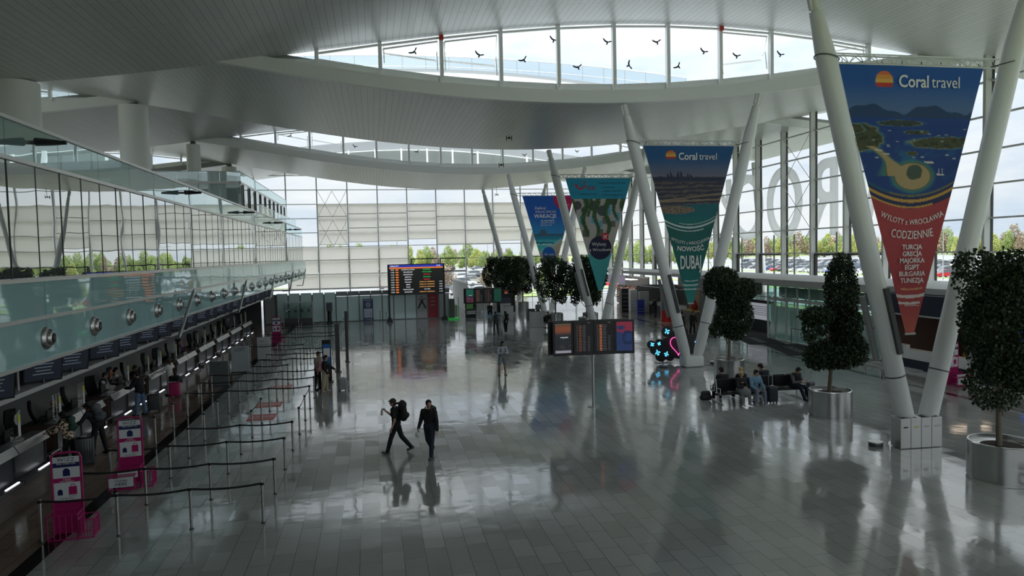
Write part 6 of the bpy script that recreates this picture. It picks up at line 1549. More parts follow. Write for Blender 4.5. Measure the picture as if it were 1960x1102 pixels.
for i, (x, y, k) in enumerate(((13.5, 128, 2), (20, 122, 2), (24.5, 118, 0), (30, 124, 3), (11.0, 160, 0), (75, 45, 1), (84, 40, 0), (70, 38, 3), (92, 52, 1))):
    out_tree(x, y, .45 if i < 5 else .8, k, 'in the car park verge')
for o_ in protos:
    for q in o_:
        if q.parent is None: bpy.data.objects.remove(q)
# ------------------------------------------------------------------ people
SKIN = {'light': mat('skin_light', (.46, .27, .19), .5), 'tan': mat('skin_tan', (.30, .17, .11), .5)}
def fused(name, mb, m, parent, vox, smooth=3, rotmat=None):
    """one continuous surface grown over the overlapping volumes of mb"""
    me = bpy.data.meshes.new(name); me.from_pydata([tuple(v) for v in mb.v], [], mb.f)
    ob = bpy.data.objects.new(name, me); COL.objects.link(ob)
    r = ob.modifiers.new('r', 'REMESH'); r.mode = 'VOXEL'; r.voxel_size = vox; r.use_smooth_shade = True
    if smooth: s = ob.modifiers.new('s', 'SMOOTH'); s.iterations = smooth; s.factor = .5
    FUSE.append((ob, m, parent)); return ob
FUSE = []
def flush():
    dg = bpy.context.evaluated_depsgraph_get()
    for ob, m, parent in FUSE:
        me = bpy.data.meshes.new_from_object(ob.evaluated_get(dg)); me.name = ob.name
        old = ob.data; ob.modifiers.clear(); ob.data = me; me.materials.clear()
        for q in (m if isinstance(m, (list, tuple)) else [m]): me.materials.append(q)
        ob.parent = parent
        at = len(me.polygons)
        bpy.data.meshes.remove(old)
    FUSE.clear()
def rx(a): return Matrix.Rotation(a, 3, 'X')
def ry(a): return Matrix.Rotation(a, 3, 'Y')
def rzm(a): return Matrix.Rotation(a, 3, 'Z')
D = math.radians
def person(label, x, y, rz, h=1.75, lean=4, twist=0, legs=((0, 0, 3), (0, 0, 3)), arms=((5, 8, 12, 0), (5, 8, 12, 0)), head=(0, 0), skin='light',
           top=None, trousers=None, shoes=None, hair=None, hairlen=0, jacket=.018, short_sleeve=False, shorts=False, skirt=False, cap=None, vox=.012, seat=None, group=None, female=False, bald=False, vest=None, grip=(0, 0), pants_w=0.):
    """legs / arms: (left, right). leg=(thigh forward deg, knee flex deg, abduct deg); arm=(forward, out, elbow flex, inward turn). Faces +Y before rz."""
    t = thing('person', (x, y, 0), label, 'person', rz, group)
    k = h/1.75; U = Vector
    hipw, shw = (.095*k, .19*k) if not female else (.095*k, .165*k)
    th, sh_, ft = .43*k, .42*k, .08*k
    # legs relative to the pelvis
    J = {}
    for s, nm, (a, kn, ab) in ((-1, 'L', legs[0]), (1, 'R', legs[1])):
        hip = U((s*hipw, 0, 0)); d = rx(D(a)) @ ry(D(-s*ab)) @ U((0, 0, -1)); kne = hip+d*th
        d2 = rx(D(a-kn)) @ ry(D(-s*ab*.4)) @ U((0, 0, -1)); ank = kne+d2*sh_
        fa = max(min(a-kn, 35), -60)*.6 if seat is None else 0
        fd = rx(D(fa)) @ rzm(D(-s*6)) @ U((0, 1, 0)); fz = rx(D(fa)) @ U((0, 0, -1))
        J[nm] = (hip, kne, ank, fd, fz)
    lo = min((J[n][2]+J[n][4]*ft).z for n in 'LR'); lo = min(lo, min((J[n][2]+J[n][4]*ft+J[n][3]*.15*k).z for n in 'LR'))
    pz = -lo if seat is None else seat+.10
    P = U((0, 0, pz)); T = rx(D(-lean)) @ rzm(D(twist))
    def tp(v): return P+T @ U(v)
    chest = tp((0, 0, .36*k)); neck = tp((0, 0, .50*k)); H = rx(D(-lean*.4)) @ rzm(D(head[1])) @ rx(D(-head[0]))
    hc = neck+H @ U((0, .02*k, .155*k))
    sq = .72
    side = T @ U((1, 0, 0))
    # ---- body (skin): one continuous surface
    b = MB(); c = MB(); tr = MB(); so = MB()
    def torso(m, e):
        m.capsule(tp((-.055*k, 0, .02*k)), tp((.055*k, 0, .02*k)), .115*k+e, sq=.95)
        m.capsule(tp((-.045*k, 0, .16*k)), tp((.045*k, 0, .16*k)), .105*k+e, sq=1.)
        m.capsule(tp((-.075*k, .0, .32*k)), tp((.075*k, .0, .32*k)), .115*k+e)
        m.capsule(tp((-.09*k, .0, .40*k)), tp((.09*k, .0, .40*k)), .10*k+e)
        m.capsule(tp((0, -.01, .02*k)), tp((0, .0, .36*k)), .118*k+e, .12*k+e, .95, side=side)
        m.capsule(tp((-shw*.86, 0, .435*k)), tp((shw*.86, 0, .435*k)), .062*k+e)
        if female: m.ell(tp((0, .085*k, .335*k)), (.12*k, .06*k, .06*k), T)
    torso(b, 0)
    b.capsule(tp((0, 0, .42*k)), neck+H @ U((0, .0, .06*k)), .058*k, .052*k)
    # head with jaw, nose, ears, brow
    b.ell(hc+H @ U((0, -.008*k, .022*k)), (.076*k, .093*k, .098*k), H, 20, 14); b.ell(hc+H @ U((0, .022*k, -.045*k)), (.056*k, .066*k, .068*k), H, 16, 10)
    b.capsule(hc+H @ U((0, .083*k, .015*k)), hc+H @ U((0, .108*k, -.018*k)), .009*k, .014*k); b.ell(hc+H @ U((0, .082*k, -.05*k)), (.024*k, .014*k, .010*k), H, 10, 6)
    b.ell(hc+H @ U((0, .075*k, .038*k)), (.05*k, .018*k, .010*k), H, 10, 6); b.ell(hc+H @ U((0, .07*k, -.092*k)), (.022*k, .02*k, .016*k), H, 10, 6)
    for s in (-1, 1): b.ell(hc+H @ U((s*.078*k, -.01*k, 0)), (.012*k, .02*k, .03*k), H, 8, 6)
    # arms and hands
    for s, (fw, ou, el, tw), nm in ((-1, arms[0], 'L'), (1, arms[1], 'R')):
        sho = tp((s*shw, 0, .435*k)); R = T @ rx(D(fw)) @ ry(D(-s*ou)); d = R @ U((0, 0, -1)); elb = sho+d*.285*k
        R2 = R @ rzm(D(s*tw)) @ rx(D(el)); d2 = R2 @ U((0, 0, -1)); wr = elb+d2*.25*k
        b.capsule(sho, elb, .052*k, .04*k); b.capsule(elb, wr, .04*k, .026*k)
        # palm, thumb and four fingers, slightly curled
        pal = R2 @ U((0, 0, -1)); fwd = R2 @ U((0, 1, 0)); lat = R2 @ U((1, 0, 0)); inn = lat*(-s)
        hb = wr+pal*.045*k; b.capsule(wr, hb+pal*.03*k, .022*k, .03*k, .5, side=fwd)
        curl = 25+grip[0 if s < 0 else 1]*55
        for q in range(4):
            o = hb+pal*.04*k+fwd*((q-1.5)*.019*k); L1 = (.034, .04, .038, .03)[q]*k
            a1 = D(curl*.6); dd = (pal*math.cos(a1)+inn*math.sin(a1)); m1 = o+dd*L1; a2 = D(curl*1.5); de = (pal*math.cos(a2)+inn*math.sin(a2)); b.capsule(o, m1, .0095*k, .009*k, n=8); b.capsule(m1, m1+de*L1*.9, .009*k, .007*k, n=8)
        o = hb-pal*.02*k+fwd*.024*k; m1 = o+(pal*.6+fwd*.7+inn*.3).normalized()*.035*k; b.capsule(o, m1, .012*k, .0105*k, n=8); b.capsule(m1, m1+(pal*.85+fwd*.3+inn*.35).normalized()*.03*k, .0105*k, .008*k, n=8)
        e = jacket
        if short_sleeve: c.capsule(sho, sho.lerp(elb, .62), .056*k+e, .052*k+e)
        else: c.capsule(sho, elb, .055*k+e, .044*k+e); c.capsule(elb, elb.lerp(wr, .95), .044*k+e, .034*k+e*.8)
        J['w'+nm] = hb+pal*.06*k; J['e'+nm] = elb
    torso(c, jacket)
    c.capsule(tp((0, -.005, .44*k)), tp((0, .0, .475*k)), .066*k+jacket*.5, .06*k)
    # legs
    for n in 'LR':
        hip, kne, ank, fd, fz = J[n]; hip, kne, ank = hip+P, kne+P, ank+P
        b.capsule(hip, kne, .082*k, .053*k); b.capsule(kne, kne.lerp(ank, .35), .05*k, .055*k); b.capsule(kne.lerp(ank, .35), ank, .055*k, .036*k)
        foot0 = ank+fz*.035*k-fd*.03*k; foot1 = ank+fz*.05*k+fd*.13*k; b.capsule(ank, foot0, .036*k, .036*k); b.capsule(foot0, foot1, .034*k, .028*k)
        e = .014+pants_w
        if shorts: tr.capsule(hip, hip.lerp(kne, .78), .088*k+e, .078*k+e)
        else:
            tr.capsule(hip, kne, .086*k+e, .06*k+e); tr.capsule(kne, kne.lerp(ank, .35), .058*k+e, .06*k+e*.9); tr.capsule(kne.lerp(ank, .35), ank+fz*.01, .06*k+e*.9, .046*k+e)
        so = MB(); h_, t_ = ank+fz*.042*k-fd*.05*k, ank+fz*.048*k+fd*.145*k
        so.capsule(h_, t_, .042*k, .036*k, .95); so.capsule(ank+fz*.02*k, h_, .046*k, .042*k); so.capsule(h_-fz*.0+fz*.012*k, t_+fz*.012*k, .038*k, .034*k); fused('shoe', so, shoes or M_black, t, vox, 2)
    tr.capsule(P+U((-.055*k, 0, .02)), P+U((.055*k, 0, .02)), .122*k+.012+pants_w*.4); tr.capsule(tp((-.045*k, 0, .08*k)), tp((.045*k, 0, .08*k)), .108*k+.012)
    if skirt: tr.capsule(P+U((0, 0, -.05)), (J['L'][1]+J['R'][1])*.5+P, .15*k, .2*k)
    fused('body', b, SKIN[skin], t, vox)
    fused('top', c, top, t, vox+.001)
    fused('trousers' if not shorts else 'shorts', tr, trousers, t, vox+.001)
    if not bald:
        hr = MB(); hr.ell(hc+H @ U((0, -.02*k, .035*k)), (.088*k, .096*k, .098*k), H, 18, 12)
        hr.capsule(hc+H @ U((-.05*k, .05*k, .085*k)), hc+H @ U((.05*k, .05*k, .085*k)), .026*k)
        hr.ell(hc+H @ U((0, -.05*k, -.03*k)), (.07*k, .052*k, .07*k), H)
        if hairlen: hr.capsule(hc+H @ U((0, -.06*k, .0)), hc+H @ U((0, -.10*k, -hairlen)), .07*k, .04*k, .8); hr.capsule(hc+H @ U((-.075*k, -.02*k, .02)), hc+H @ U((-.08*k, -.03*k, -hairlen*.7)), .02*k, .02*k); hr.capsule(hc+H @ U((.075*k, -.02*k, .02)), hc+H @ U((.08*k, -.03*k, -hairlen*.7)), .02*k, .02*k)
        # keep the face free
        fused('hair', hr, hair or M_black, t, vox, 1)
    ey = MB()
    for s in (-1, 1): ey.ell(hc+H @ U((s*.028*k, .0815*k, .022*k)), (.011*k, .006*k, .006*k), H, 8, 6)
    ey.build('eyes', mat('eye_dark', (.02, .015, .012), .2), t)
    if cap:
        cp = MB(); cp.ell(hc+H @ U((0, -.008*k, .05*k)), (.089*k, .102*k, .082*k), H); cp.capsule(hc+H @ U((-.035*k, .10*k, .062*k)), hc+H @ U((.035*k, .10*k, .062*k)), .045*k, sq=.25, side=H @ U((0, 1, 0))); fused('cap', cp, cap, t, vox, 1)
    if vest:
        vs = MB(); torso(vs, jacket+.012); fused('vest', vs, vest, t, vox)
    M = Matrix.Translation((x, y, 0)) @ Matrix.Rotation(rz, 4, 'Z')
    return t, {n: M @ (J[n] if isinstance(J[n], Vector) else U((0, 0, 0))) for n in ('wL', 'wR', 'eL', 'eR')}, M, tp, T
def backpack(label, M, tp, T, m, s=1., dz=.05, back=-.20, tilt=0, straps=True):
    R = M.to_3x3() @ T; loc = M @ tp((0, back, .28+dz)); o_ = R.to_euler('XYZ')
    t = thing('backpack', loc, label, 'backpack'); t.rotation_euler = o_
    b = MB(); b.capsule((-.07*s, 0, -.14*s), (.07*s, 0, -.14*s), .10*s); b.capsule((-.06*s, 0, .14*s), (.06*s, 0, .14*s), .095*s); b.capsule((0, 0, -.14*s), (0, 0, .16*s), .12*s, .105*s, .85, side=(1, 0, 0)); b.capsule((-.05*s, -.07*s, -.12*s), (.05*s, -.07*s, -.12*s), .07*s)
    fused('bag_body', b, m, t, .012)
    if straps:
        for q in (-1, 1):
            b = MB(); b.path([(q*.085, .06, .2*s), (q*.10, .20, .235), (q*.115, .345, .10), (q*.12, .30, -.08), (q*.10, .06, -.2*s)], [.018]*5, 8); b.build('strap', M_black, t)
    b = MB(); b.path([(-.03, .02, .245*s), (0, .02, .275*s), (.03, .02, .245*s)], .008, 6); b.build('handle', M_black, t)
    return t
def suitcase(x, y, rz, label, m, w=.44, d=.27, h=.62, handle=.35, hm=None):
    t = thing('suitcase', (x, y, 0), label, 'suitcase', rz)
    b = MB(); b.rbox((0, 0, .06+h/2), (w, d, h), .05, n=4)
    b.build('shell', m, t, smooth=True)
    b = MB()
    for q in range(7): xx = -w/2+.06+q*(w-.12)/6; b.tube((xx, -d/2-.002, .14), (xx, -d/2-.002, h-.02), .008, n=6); b.tube((xx, d/2+.002, .14), (xx, d/2+.002, h-.02), .008, n=6)
    b.build('ribs', m, t)
    for sx in (-1, 1):
        for sy in (-1, 1): b = MB(); b.tube((sx*(w/2-.06)-.015, sy*(d/2-.05), .03), (sx*(w/2-.06)+.015, sy*(d/2-.05), .03), .03, n=10); b.bx(sx*(w/2-.06)-.02, sx*(w/2-.06)+.02, sy*(d/2-.05)-.02, sy*(d/2-.05)+.02, .03, .075); b.build('wheel', M_black, t)
    b = MB()
    if handle: b.path([(-.09, d*.3, .06+h), (-.09, d*.3, .06+h+handle), (.09, d*.3, .06+h+handle), (.09, d*.3, .06+h)], .011, 6)
    b.path([(-.07, 0, .06+h), (-.05, 0, .09+h), (.05, 0, .09+h), (.07, 0, .06+h)], .012, 6); b.build('handle', hm or M_steel, t)
    return t
C_ = lambda n, r, g, b, rough=.8: mat(n, srgb(r, g, b), rough, noise=.12, nscale=30)
K_blk, K_navy, K_jean, K_dk = C_('cloth_black', 22, 22, 24), C_('cloth_navy', 24, 30, 48), C_('denim', 90, 118, 150), C_('cloth_charcoal', 42, 44, 48)
K_wht, K_gry, K_bei, K_blue = C_('cloth_white', 215, 212, 210), C_('cloth_grey', 120, 122, 124), C_('cloth_beige', 176, 160, 138), C_('cloth_lightblue', 110, 145, 170)
H_dk, H_bl, H_br = C_('hair_dark', 24, 18, 15), C_('hair_blond', 190, 160, 110), C_('hair_brown', 62, 42, 30)
S_wh = C_('shoe_white', 200, 200, 198)
def leop():
    m = bpy.data.materials.new('leopard_print'); m.use_nodes = True; nt = m.node_tree; b = nt.nodes['Principled BSDF']; b.inputs['Roughness'].default_value = .8
    t = N(nt, 'ShaderNodeTexCoord'); v = N(nt, 'ShaderNodeTexNoise'); v.inputs['Scale'].default_value = 17; v.inputs['Detail'].default_value = 3; r = N(nt, 'ShaderNodeValToRGB'); r.color_ramp.interpolation = 'CONSTANT'
    r.color_ramp.elements[0].position = 0; r.color_ramp.elements[0].color = (*srgb(60, 35, 28), 1); r.color_ramp.elements[1].position = .5; r.color_ramp.elements[1].color = (*srgb(225, 205, 180), 1)
    nt.links.new(t.outputs['Object'], v.inputs['Vector']); nt.links.new(v.outputs['Fac'], r.inputs[0]); nt.links.new(r.outputs[0], b.inputs['Base Color']); return m
K_leo = leop()
# 1, 2: the two men crossing the hall
W0 = D(68)
t, j, M, tp, T = person('man in cap and black clothes with a big backpack striding left, bottle raised', .55, 21.45, D(75), 1.76, 5, 0, ((20, 4, 3), (-16, 26, 3)), ((-5, 12, 30, 0), (38, 10, 100, 10)), (8, 0), 'light', K_blk, K_blk, mat('shoe_grey', (.10, .10, .11), .6), H_br, cap=C_('cap_grey', 60, 55, 52), short_sleeve=True, vox=.009, grip=(.2, .8))
backpack('big black backpack with yellow edging on the man in the cap', M, tp, T, K_blk, 1.25, .10, -.25)
def bottle(p, label, m):
    mb = MB(); mb.lathe([(.03, 0), (.034, .01), (.034, .13), (.03, .15), (.014, .18), (.014, .20)], n=14); o = mb.build('water_bottle', m, smooth=True); o.location = p; tag(o, label, 'bottle'); return o
M_pet = clear_glass('clear_plastic', (.8, .85, .85), .12)
bottle(j['wR']+Vector((-.03, -.02, -.20)), 'clear bottle with a white label held by the man in the cap', mat('bottle_white', (.55, .57, .57), .3))
t, j, M, tp, T = person('man in black jacket and dark jeans walking right of the man in the cap', 1.50, 20.72, D(148), 1.80, 3, 0, ((17, 5, 4), (-12, 30, 3)), ((6, 12, 14, 0), (14, 10, 38, 20)), (2, 38), 'light', K_blk, C_('jeans_dark', 34, 42, 56), C_('shoe_two_tone', 70, 70, 74), H_dk, vox=.009, grip=(.4, .8))
backpack('flat dark backpack of the man in the black jacket', M, tp, T, K_dk, .95, .06, -.2)
mb = MB(); mb.ell((0, 0, -.07), (.07, .04, .09), n=12, m=8); o = mb.build('plastic_bag', mat('bag_clear', (.6, .63, .63), .25), smooth=True); o.location = j['wR']+Vector((0, 0, -.03)); tag(o, 'small pale plastic bag in the hand of the man in the black jacket', 'bag')
# 3: man in a pale shirt and shorts
K_pat = C_('shirt_pattern', 170, 178, 188)
t, j, M, tp, T = person('man in pale patterned shirt and grey shorts standing in mid-hall facing the camera', 6.1, 33.85, D(192), 1.74, 1, 0, ((2, 2, 5), (8, 4, 12)), ((22, 12, 92, 52), (22, 12, 88, 50)), (14, 0), 'tan', K_pat, C_('shorts_grey', 128, 135, 138), C_('shoe_tan', 150, 145, 135), H_dk, shorts=True, vox=.012)
backpack('black shoulder bag on the back of the man in shorts', M, tp, T, K_blk, 1.0, .0, -.19)
# 4, 5: two people walking away
t, j, M, tp, T = person('person in grey jacket and dark trousers walking away, left of the distant pair', 8.75, 50.9, D(8), 1.76, 2, 0, ((6, 4, 3), (-6, 10, 3)), ((5, 9, 20, 0), (5, 9, 20, 0)), (0, 0), 'light', K_gry, K_dk, K_blk, H_br, vox=.015)
backpack('grey backpack on the left person of the distant pair', M, tp, T, C_('pack_grey', 62, 66, 72), 1.05)
t, j, M, tp, T = person('woman in pale top and black leggings walking away, right of the distant pair', 9.62, 51.6, D(15), 1.72, 2, 0, ((-10, 18, 3), (12, 4, 3)), ((5, 9, 20, 0), (20, 14, 60, 20)), (0, 20), 'light', C_('top_cream', 178, 172, 166), K_blk, S_wh, H_dk, .12, vox=.015, female=True)
backpack('black backpack on the right woman of the distant pair', M, tp, T, K_blk, 1.1)
# 6, 7: couple with the suitcase
t, j, M, tp, T = person('person in beige trousers and black jacket reaching for the handle of the silver suitcase', -2.25, 32.15, D(-100), 1.68, 4, 0, ((4, 4, 4), (-3, 6, 4)), ((36, 16, 22, 0), (10, 8, 25, 0)), (4, -5), 'light', K_blk, K_bei, S_wh, H_dk, .05, vox=.012, pants_w=.02)
t, j2, M2, tp2, T2 = person('taller person in grey top and dark trousers standing behind the beige-trousered one', -2.6, 32.75, D(-115), 1.80, 2, 0, ((3, 3, 4), (-3, 5, 4)), ((5, 8, 18, 0), (5, 8, 18, 0)), (12, 0), 'light', C_('top_taupe', 128, 118, 110), K_blk, K_blk, H_dk, vox=.014)
backpack('pink backpack of the person beside the silver suitcase', M, tp, T, C_('pack_pink', 200, 140, 145), .95, -.05, -.2)
suitcase(-1.5, 32.2, D(10), 'silver-grey cabin suitcase with raised handle beside the couple', mat('case_silver', (.25, .26, .27), .35), .36, .25, .52, .40)
# 8: travellers at the desks
t, j, M, tp, T = person('woman in leopard-print jacket and black trousers leaning on a check-in desk', -8.98, 22.7, D(78), 1.68, 10, 0, ((4, 5, 4), (-4, 7, 4)), ((48, 12, 40, 10), (50, 12, 40, 10)), (14, 0), 'light', K_leo, K_blk, S_wh, H_dk, .1, vox=.011, jacket=.035, female=True)
backpack('small dark green backpack of the woman in leopard print', M, tp, T, C_('pack_green', 40, 72, 62), .9, .06, -.19)
t, j, M, tp, T = person('man in dark top with a white stripe bending over a check-in desk', -8.55, 23.75, D(70), 1.76, 28, 0, ((8, 4, 5), (-6, 8, 6)), ((60, 14, 25, 10), (22, 10, 20, 0)), (26, 0), 'light', K_dk, K_blk, K_blk, H_dk, vox=.011)
backpack('grey backpack of the man bending over the desk', M, tp, T, C_('pack_slate', 84, 88, 94), 1.15, .08, -.22)
suitcase(-8.55, 22.65, D(20), 'large dark glossy suitcase on the brown floor by the bending man', mat('case_black', (.03, .035, .038), .25), .52, .32, .78, 0)
t, j, M, tp, T = person('man in black sweater and light blue jeans standing at a check-in desk', -9.02, 29.35, D(72), 1.80, 6, 0, ((5, 3, 7), (-3, 3, 7)), ((35, 16, 60, 30), (35, 16, 60, 30)), (18, 0), 'light', K_blk, K_jean, K_blk, H_dk, vox=.012, jacket=.03)
suitcase(-8.75, 30.1, D(15), 'dark rounded suitcase behind the man in light blue jeans', mat('case_darkgrey', (.03, .03, .035), .4), .46, .3, .62, 0)
t, j, M, tp, T = person('woman in white sweater with long dark hair standing at a check-in desk', -9.05, 33.55, D(82), 1.68, 4, 0, ((3, 3, 3), (-2, 4, 3)), ((46, 8, 35, 0), (46, 8, 35, 0)), (6, -15), 'light', K_wht, K_wht, K_dk, H_br, .22, vox=.013, female=True)
suitcase(-8.72, 33.0, D(8), 'bright magenta suitcase under a black bag beside the woman in white', mat('case_magenta', (.42, .012, .12), .35), .44, .3, .58, .45)
mb = MB(); mb.rbox((0, 0, .12), (.42, .26, .24), .06); mb.path([(-.1, 0, .24), (-.07, 0, .34), (.07, 0, .34), (.1, 0, .24)], .01, 6); o = mb.build('carry_bag', K_blk); o.location = (-8.72, 33.0, .70); tag(o, 'black carry bag standing on the magenta suitcase', 'bag')
# staff behind the desks
person('bald man in dark suit seated behind a check-in desk', -10.75, 26.0, D(-72), 1.78, 2, 0, ((88, 88, 8), (88, 88, 8)), ((22, 8, 70, 10), (22, 8, 70, 10)), (6, 20), 'light', K_blk, K_blk, K_blk, bald=True, vox=.013, seat=.52)
person('desk clerk in dark waistcoat over white shirt behind a desk', -10.55, 29.9, D(-80), 1.74, 8, 0, ((2, 3, 3), (-2, 3, 3)), ((34, 10, 55, 20), (34, 10, 55, 20)), (12, 0), 'light', K_wht, K_blk, K_blk, H_dk, vox=.013, vest=K_blk)
person('desk clerk in white blouse with orange scarf standing behind the farther desk', -10.65, 31.5, D(-60), 1.68, 6, 0, ((2, 3, 3), (-2, 3, 3)), ((30, 10, 50, 20), (30, 10, 50, 20)), (8, -20), 'light', C_('blouse_white', 212, 205, 200), K_navy, K_blk, H_dk, .06, vox=.013, female=True)
person('desk clerk with brown hair seated behind the desk before the magenta suitcase', -10.75, 34.0, D(-85), 1.68, 8, 0, ((88, 88, 8), (88, 88, 8)), ((30, 8, 60, 10), (30, 8, 60, 10)), (16, 0), 'light', K_dk, K_blk, K_blk, H_br, vox=.014, seat=.52, female=True)
person('desk clerk in purple scarf far along the check-in desks', -10.75, 41.7, D(-85), 1.68, 4, 0, ((2, 3, 3), (-2, 3, 3)), ((28, 8, 60, 10), (28, 8, 60, 10)), (12, 0), 'light', C_('top_purple', 70, 40, 80), K_blk, K_blk, H_br, vox=.015, female=True)
for i, (x, y, r) in enumerate(((-10.9, 26.0, -75), (-10.9, 34.0, -90))): pass

# ------------------------------------------------------------------ airport bench seating
def bench(x, y, rz, n, label):
    """double-sided beam seating; seats along local x, fronts face -y and +y"""
    t = thing('beam_bench', (x, y, 0), label, 'bench', rz); w = .56; L_ = n*w
    mb = MB(); mb.bx(-L_/2, L_/2, -.04, .04, .30, .37); mb.build('beam', M_black, t)
    for s in (-1, 1):
        for q in range(n):
            xc = -L_/2+w*(q+.5)
            mb = MB(); mb.box((xc, s*.31, .43), (w-.05, .44, .035), rx=-s*.06*-1); mb.build('seat', M_black, t)
            mb = MB(); mb.box((xc, s*.07, .70), (w-.05, .03, .46), rx=s*-.16); mb.build('backrest', M_black, t)
        for xe in (-L_/2, L_/2):
            mb = MB(); mb.path([(xe, s*.03, .95), (xe, s*.12, .45), (xe, s*.5, .40)], .018, 6); mb.path([(xe, s*.10, .60), (xe, s*.46, .63), (xe, s*.46, .43)], .016, 6); mb.build('arm_frame', M_alu, t)
    for xe in (-L_/2+.12, L_/2-.12):
        mb = MB(); mb.tube((xe, 0, .3), (xe, 0, .04), .03); mb.path([(xe, -.42, .02), (xe, 0, .045), (xe, .42, .02)], .022, 6); mb.build('leg', M_alu, t)
    return t
bench(13.75, 25.0, D(-4), 3, 'double-sided black and steel bench with four people, left of the fig planter')
bench(15.75, 25.2, D(-4), 3, 'double-sided black and steel bench with a reading man, nearer the fig planter')
sit = ((88, 86, 6), (88, 84, 6))
person('blond woman in dark flowered top and grey skirt sitting on the left bench', 13.75, 24.66, D(180), 1.68, 6, 0, ((86, 80, 5), (86, 78, 5)), ((28, 8, 75, 35), (28, 8, 75, 35)), (12, -20), 'light', C_('flower_top', 40, 38, 42), K_gry, S_wh, H_bl, .06, vox=.012, seat=.44, female=True, skirt=True)
person('man in pale denim jacket sitting on the left bench, looking left', 14.3, 24.64, D(184), 1.78, 10, 0, ((84, 82, 10), (86, 88, 8)), ((34, 8, 48, 30), (34, 8, 48, 30)), (8, 35), 'light', K_blue, C_('jeans_pale', 112, 126, 146), S_wh, H_dk, vox=.012, seat=.44)
person('person with dark hair in black sitting behind the blond woman, back to the camera', 13.4, 25.36, D(5), 1.78, 8, 0, sit, ((22, 8, 65, 25), (22, 8, 65, 25)), (10, 10), 'light', K_blk, K_blk, K_blk, H_dk, vox=.013, seat=.44)
person('person with curly blond hair in black sitting behind the denim jacket man', 14.2, 25.36, D(-5), 1.70, 8, 0, sit, ((22, 8, 65, 25), (22, 8, 65, 25)), (6, 0), 'light', K_blk, K_blk, K_blk, H_bl, vox=.013, seat=.44, female=True)
person('person in navy coat sitting on the right bench with the back to the camera', 15.35, 25.58, D(8), 1.84, 16, 0, sit, ((22, 8, 65, 25), (22, 8, 65, 25)), (24, 25), 'light', K_navy, K_blk, K_blk, H_dk, vox=.013, seat=.44)
person('man in dark jumper with grey sleeves on the right bench looking down, legs stretched', 16.15, 24.85, D(196), 1.80, 12, 0, ((84, 70, 14), (88, 60, 4)), ((34, 10, 88, 45), (34, 10, 88, 45)), (30, 0), 'light', C_('jumper_grey', 92, 90, 92), K_navy, K_blk, H_dk, vox=.012, seat=.44, vest=K_blk)
suitcase(14.95, 24.45, D(5), 'dark blue suitcase with a coat over it standing right of the denim jacket man', mat('case_navy', (.02, .025, .035), .5), .4, .28, .6, .38)
suitcase(16.95, 25.0, D(20), 'suitcase with raised handle between the right bench and the planter', mat('case_slate', (.05, .05, .055), .5), .38, .26, .55, .42)
mb = MB(); mb.capsule((-.12, 0, .14), (.12, 0, .14), .13); mb.capsule((-.1, 0, .3), (.1, 0, .3), .1); fused('travel_bag', mb, K_dk, None, .015)
bagob = FUSE[-1][0]; bagob.location = (12.75, 25.55, .0); tag(bagob, 'soft dark bag on the floor at the left end of the left bench', 'bag')
# luggage cart at the lower right corner
t = thing('luggage_cart', (15.4, 13.35, 0), 'wire luggage cart cut off at the lower right corner', 'luggage cart', D(20))
mb = MB()
for k in range(6): mb.tube((0, -.25+.1*k, .32), (.9, -.25+.1*k, .32), .007, n=6)
mb.path([(0, -.27, .32), (.9, -.27, .32), (.9, .27, .32), (0, .27, .32)], .013, 6, closed=True); mb.path([(0, -.27, .32), (-.05, -.2, .40), (-.05, .2, .40), (0, .27, .32)], .012, 6); mb.build('basket', M_steel, t)
mb = MB(); mb.path([(.9, -.25, .1), (.95, -.25, 1.), (.95, .25, 1.), (.9, .25, .1)], .016, 6); mb.path([(.05, 0, .12), (.9, -.25, .12)], .016, 6); mb.path([(.05, 0, .12), (.9, .25, .12)], .016, 6); mb.tube((.08, 0, .12), (.08, 0, .32), .014); mb.build('frame', M_dsteel, t)
for x_, y_ in ((.05, 0), (.88, -.25), (.88, .25)): mb = MB(); mb.tube((x_, y_-.02, .07), (x_, y_+.02, .07), .07, n=16); mb.build('wheel', M_black, t)
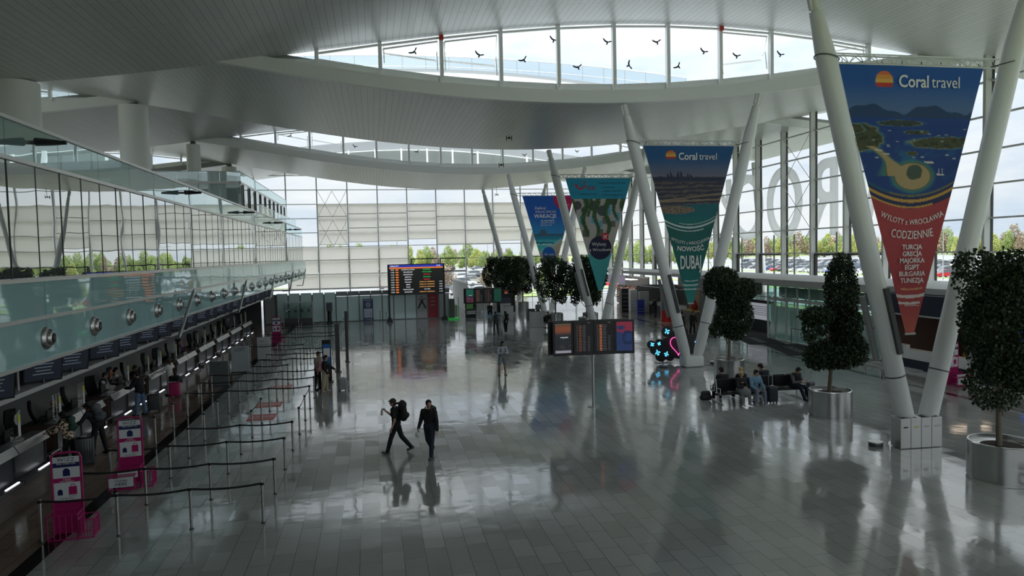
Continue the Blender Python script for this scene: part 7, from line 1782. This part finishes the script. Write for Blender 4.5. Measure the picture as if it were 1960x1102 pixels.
# far seats, boxes and people near the third V column
for i, (x, y, m_, w, h) in enumerate(((12.9, 55.0, M_lgrey, 1.25, 1.25), (11.7, 61.5, M_lgrey, .9, 1.3), (12.3, 65.8, M_lgrey, .9, 1.2), (13.6, 60.7, M_dgrey, .7, 1.0), (11.0, 72, M_lgrey, 1.4, 1.2))):
    mb = MB(); mb.rbox((0, 0, h/2), (w, .7, h), .04); mb.bx(-w/2-.02, w/2+.02, -.37, .37, h-.05, h); mb.bx(-w/2+.1, w/2-.1, -.36, -.34, .1, h-.12); o = mb.build('service_cabinet', m_); o.location = (x, y, 0); tag(o, '%s box-like cabinet on the floor, %s from the camera beyond the mid-hall screens' % ('pale grey' if m_ is M_lgrey else 'dark grey', order[i]), 'cabinet')
for i, (x, y, rz, seat, tp_, lb) in enumerate(((13.45, 54.0, 200, .44, K_blk, 'person in black sitting before the pale cabinet beyond the mid-hall screens'), (14.1, 60.0, 190, None, K_gry, 'person in grey bending near the fourth V column'), (10.9, 66.5, 170, .44, K_dk, 'seated person in dark clothes left of the fourth V column'), (9.7, 69.0, 170, .44, C_('top_brown', 90, 70, 60), 'seated person in brown left of the fourth V column'), (24.9, 59.6, 100, None, K_blk, 'dark-haired person standing at the grey office counter, left one'), (25.3, 58.6, 80, None, K_gry, 'person in grey standing at the grey office counter, right one'), (20.9, 45.2, 30, None, K_blk, 'person in long black coat standing behind the second V column, left one'), (21.7, 45.4, 190, None, K_blk, 'person in black standing behind the second V column, right one'))):
    pose = dict(legs=((88, 86, 6), (88, 84, 6)), arms=((25, 8, 65, 25), (25, 8, 65, 25))) if seat else dict(legs=((4, 4, 4), (-4, 6, 4)), arms=((15, 8, 45, 20), (15, 8, 45, 20)))
    person(lb, x, y, D(rz), 1.74, 6, 0, head=(8, 10*i % 30), top=tp_, trousers=K_blk, shoes=K_blk, hair=(H_dk, H_br)[i % 2], vox=.018, seat=seat, **pose)
    if seat:
        c = thing('waiting_seat', (x, y, 0), 'black waiting seat under the %s' % lb.replace('person', 'person', 1)[:60], 'seat', D(rz)); mb = MB(); mb.rbox((0, .1, .40), (.5, .5, .06), .03); mb.build('seat', M_black, c); mb = MB(); mb.box((0, -.17, .68), (.5, .04, .45)); mb.build('backrest', M_black, c)
        mb = MB(); mb.tube((0, .05, 0), (0, .05, .38), .04); mb.bx(-.25, .25, -.15, .3, 0, .02); mb.build('leg', M_dsteel, c)
flush()
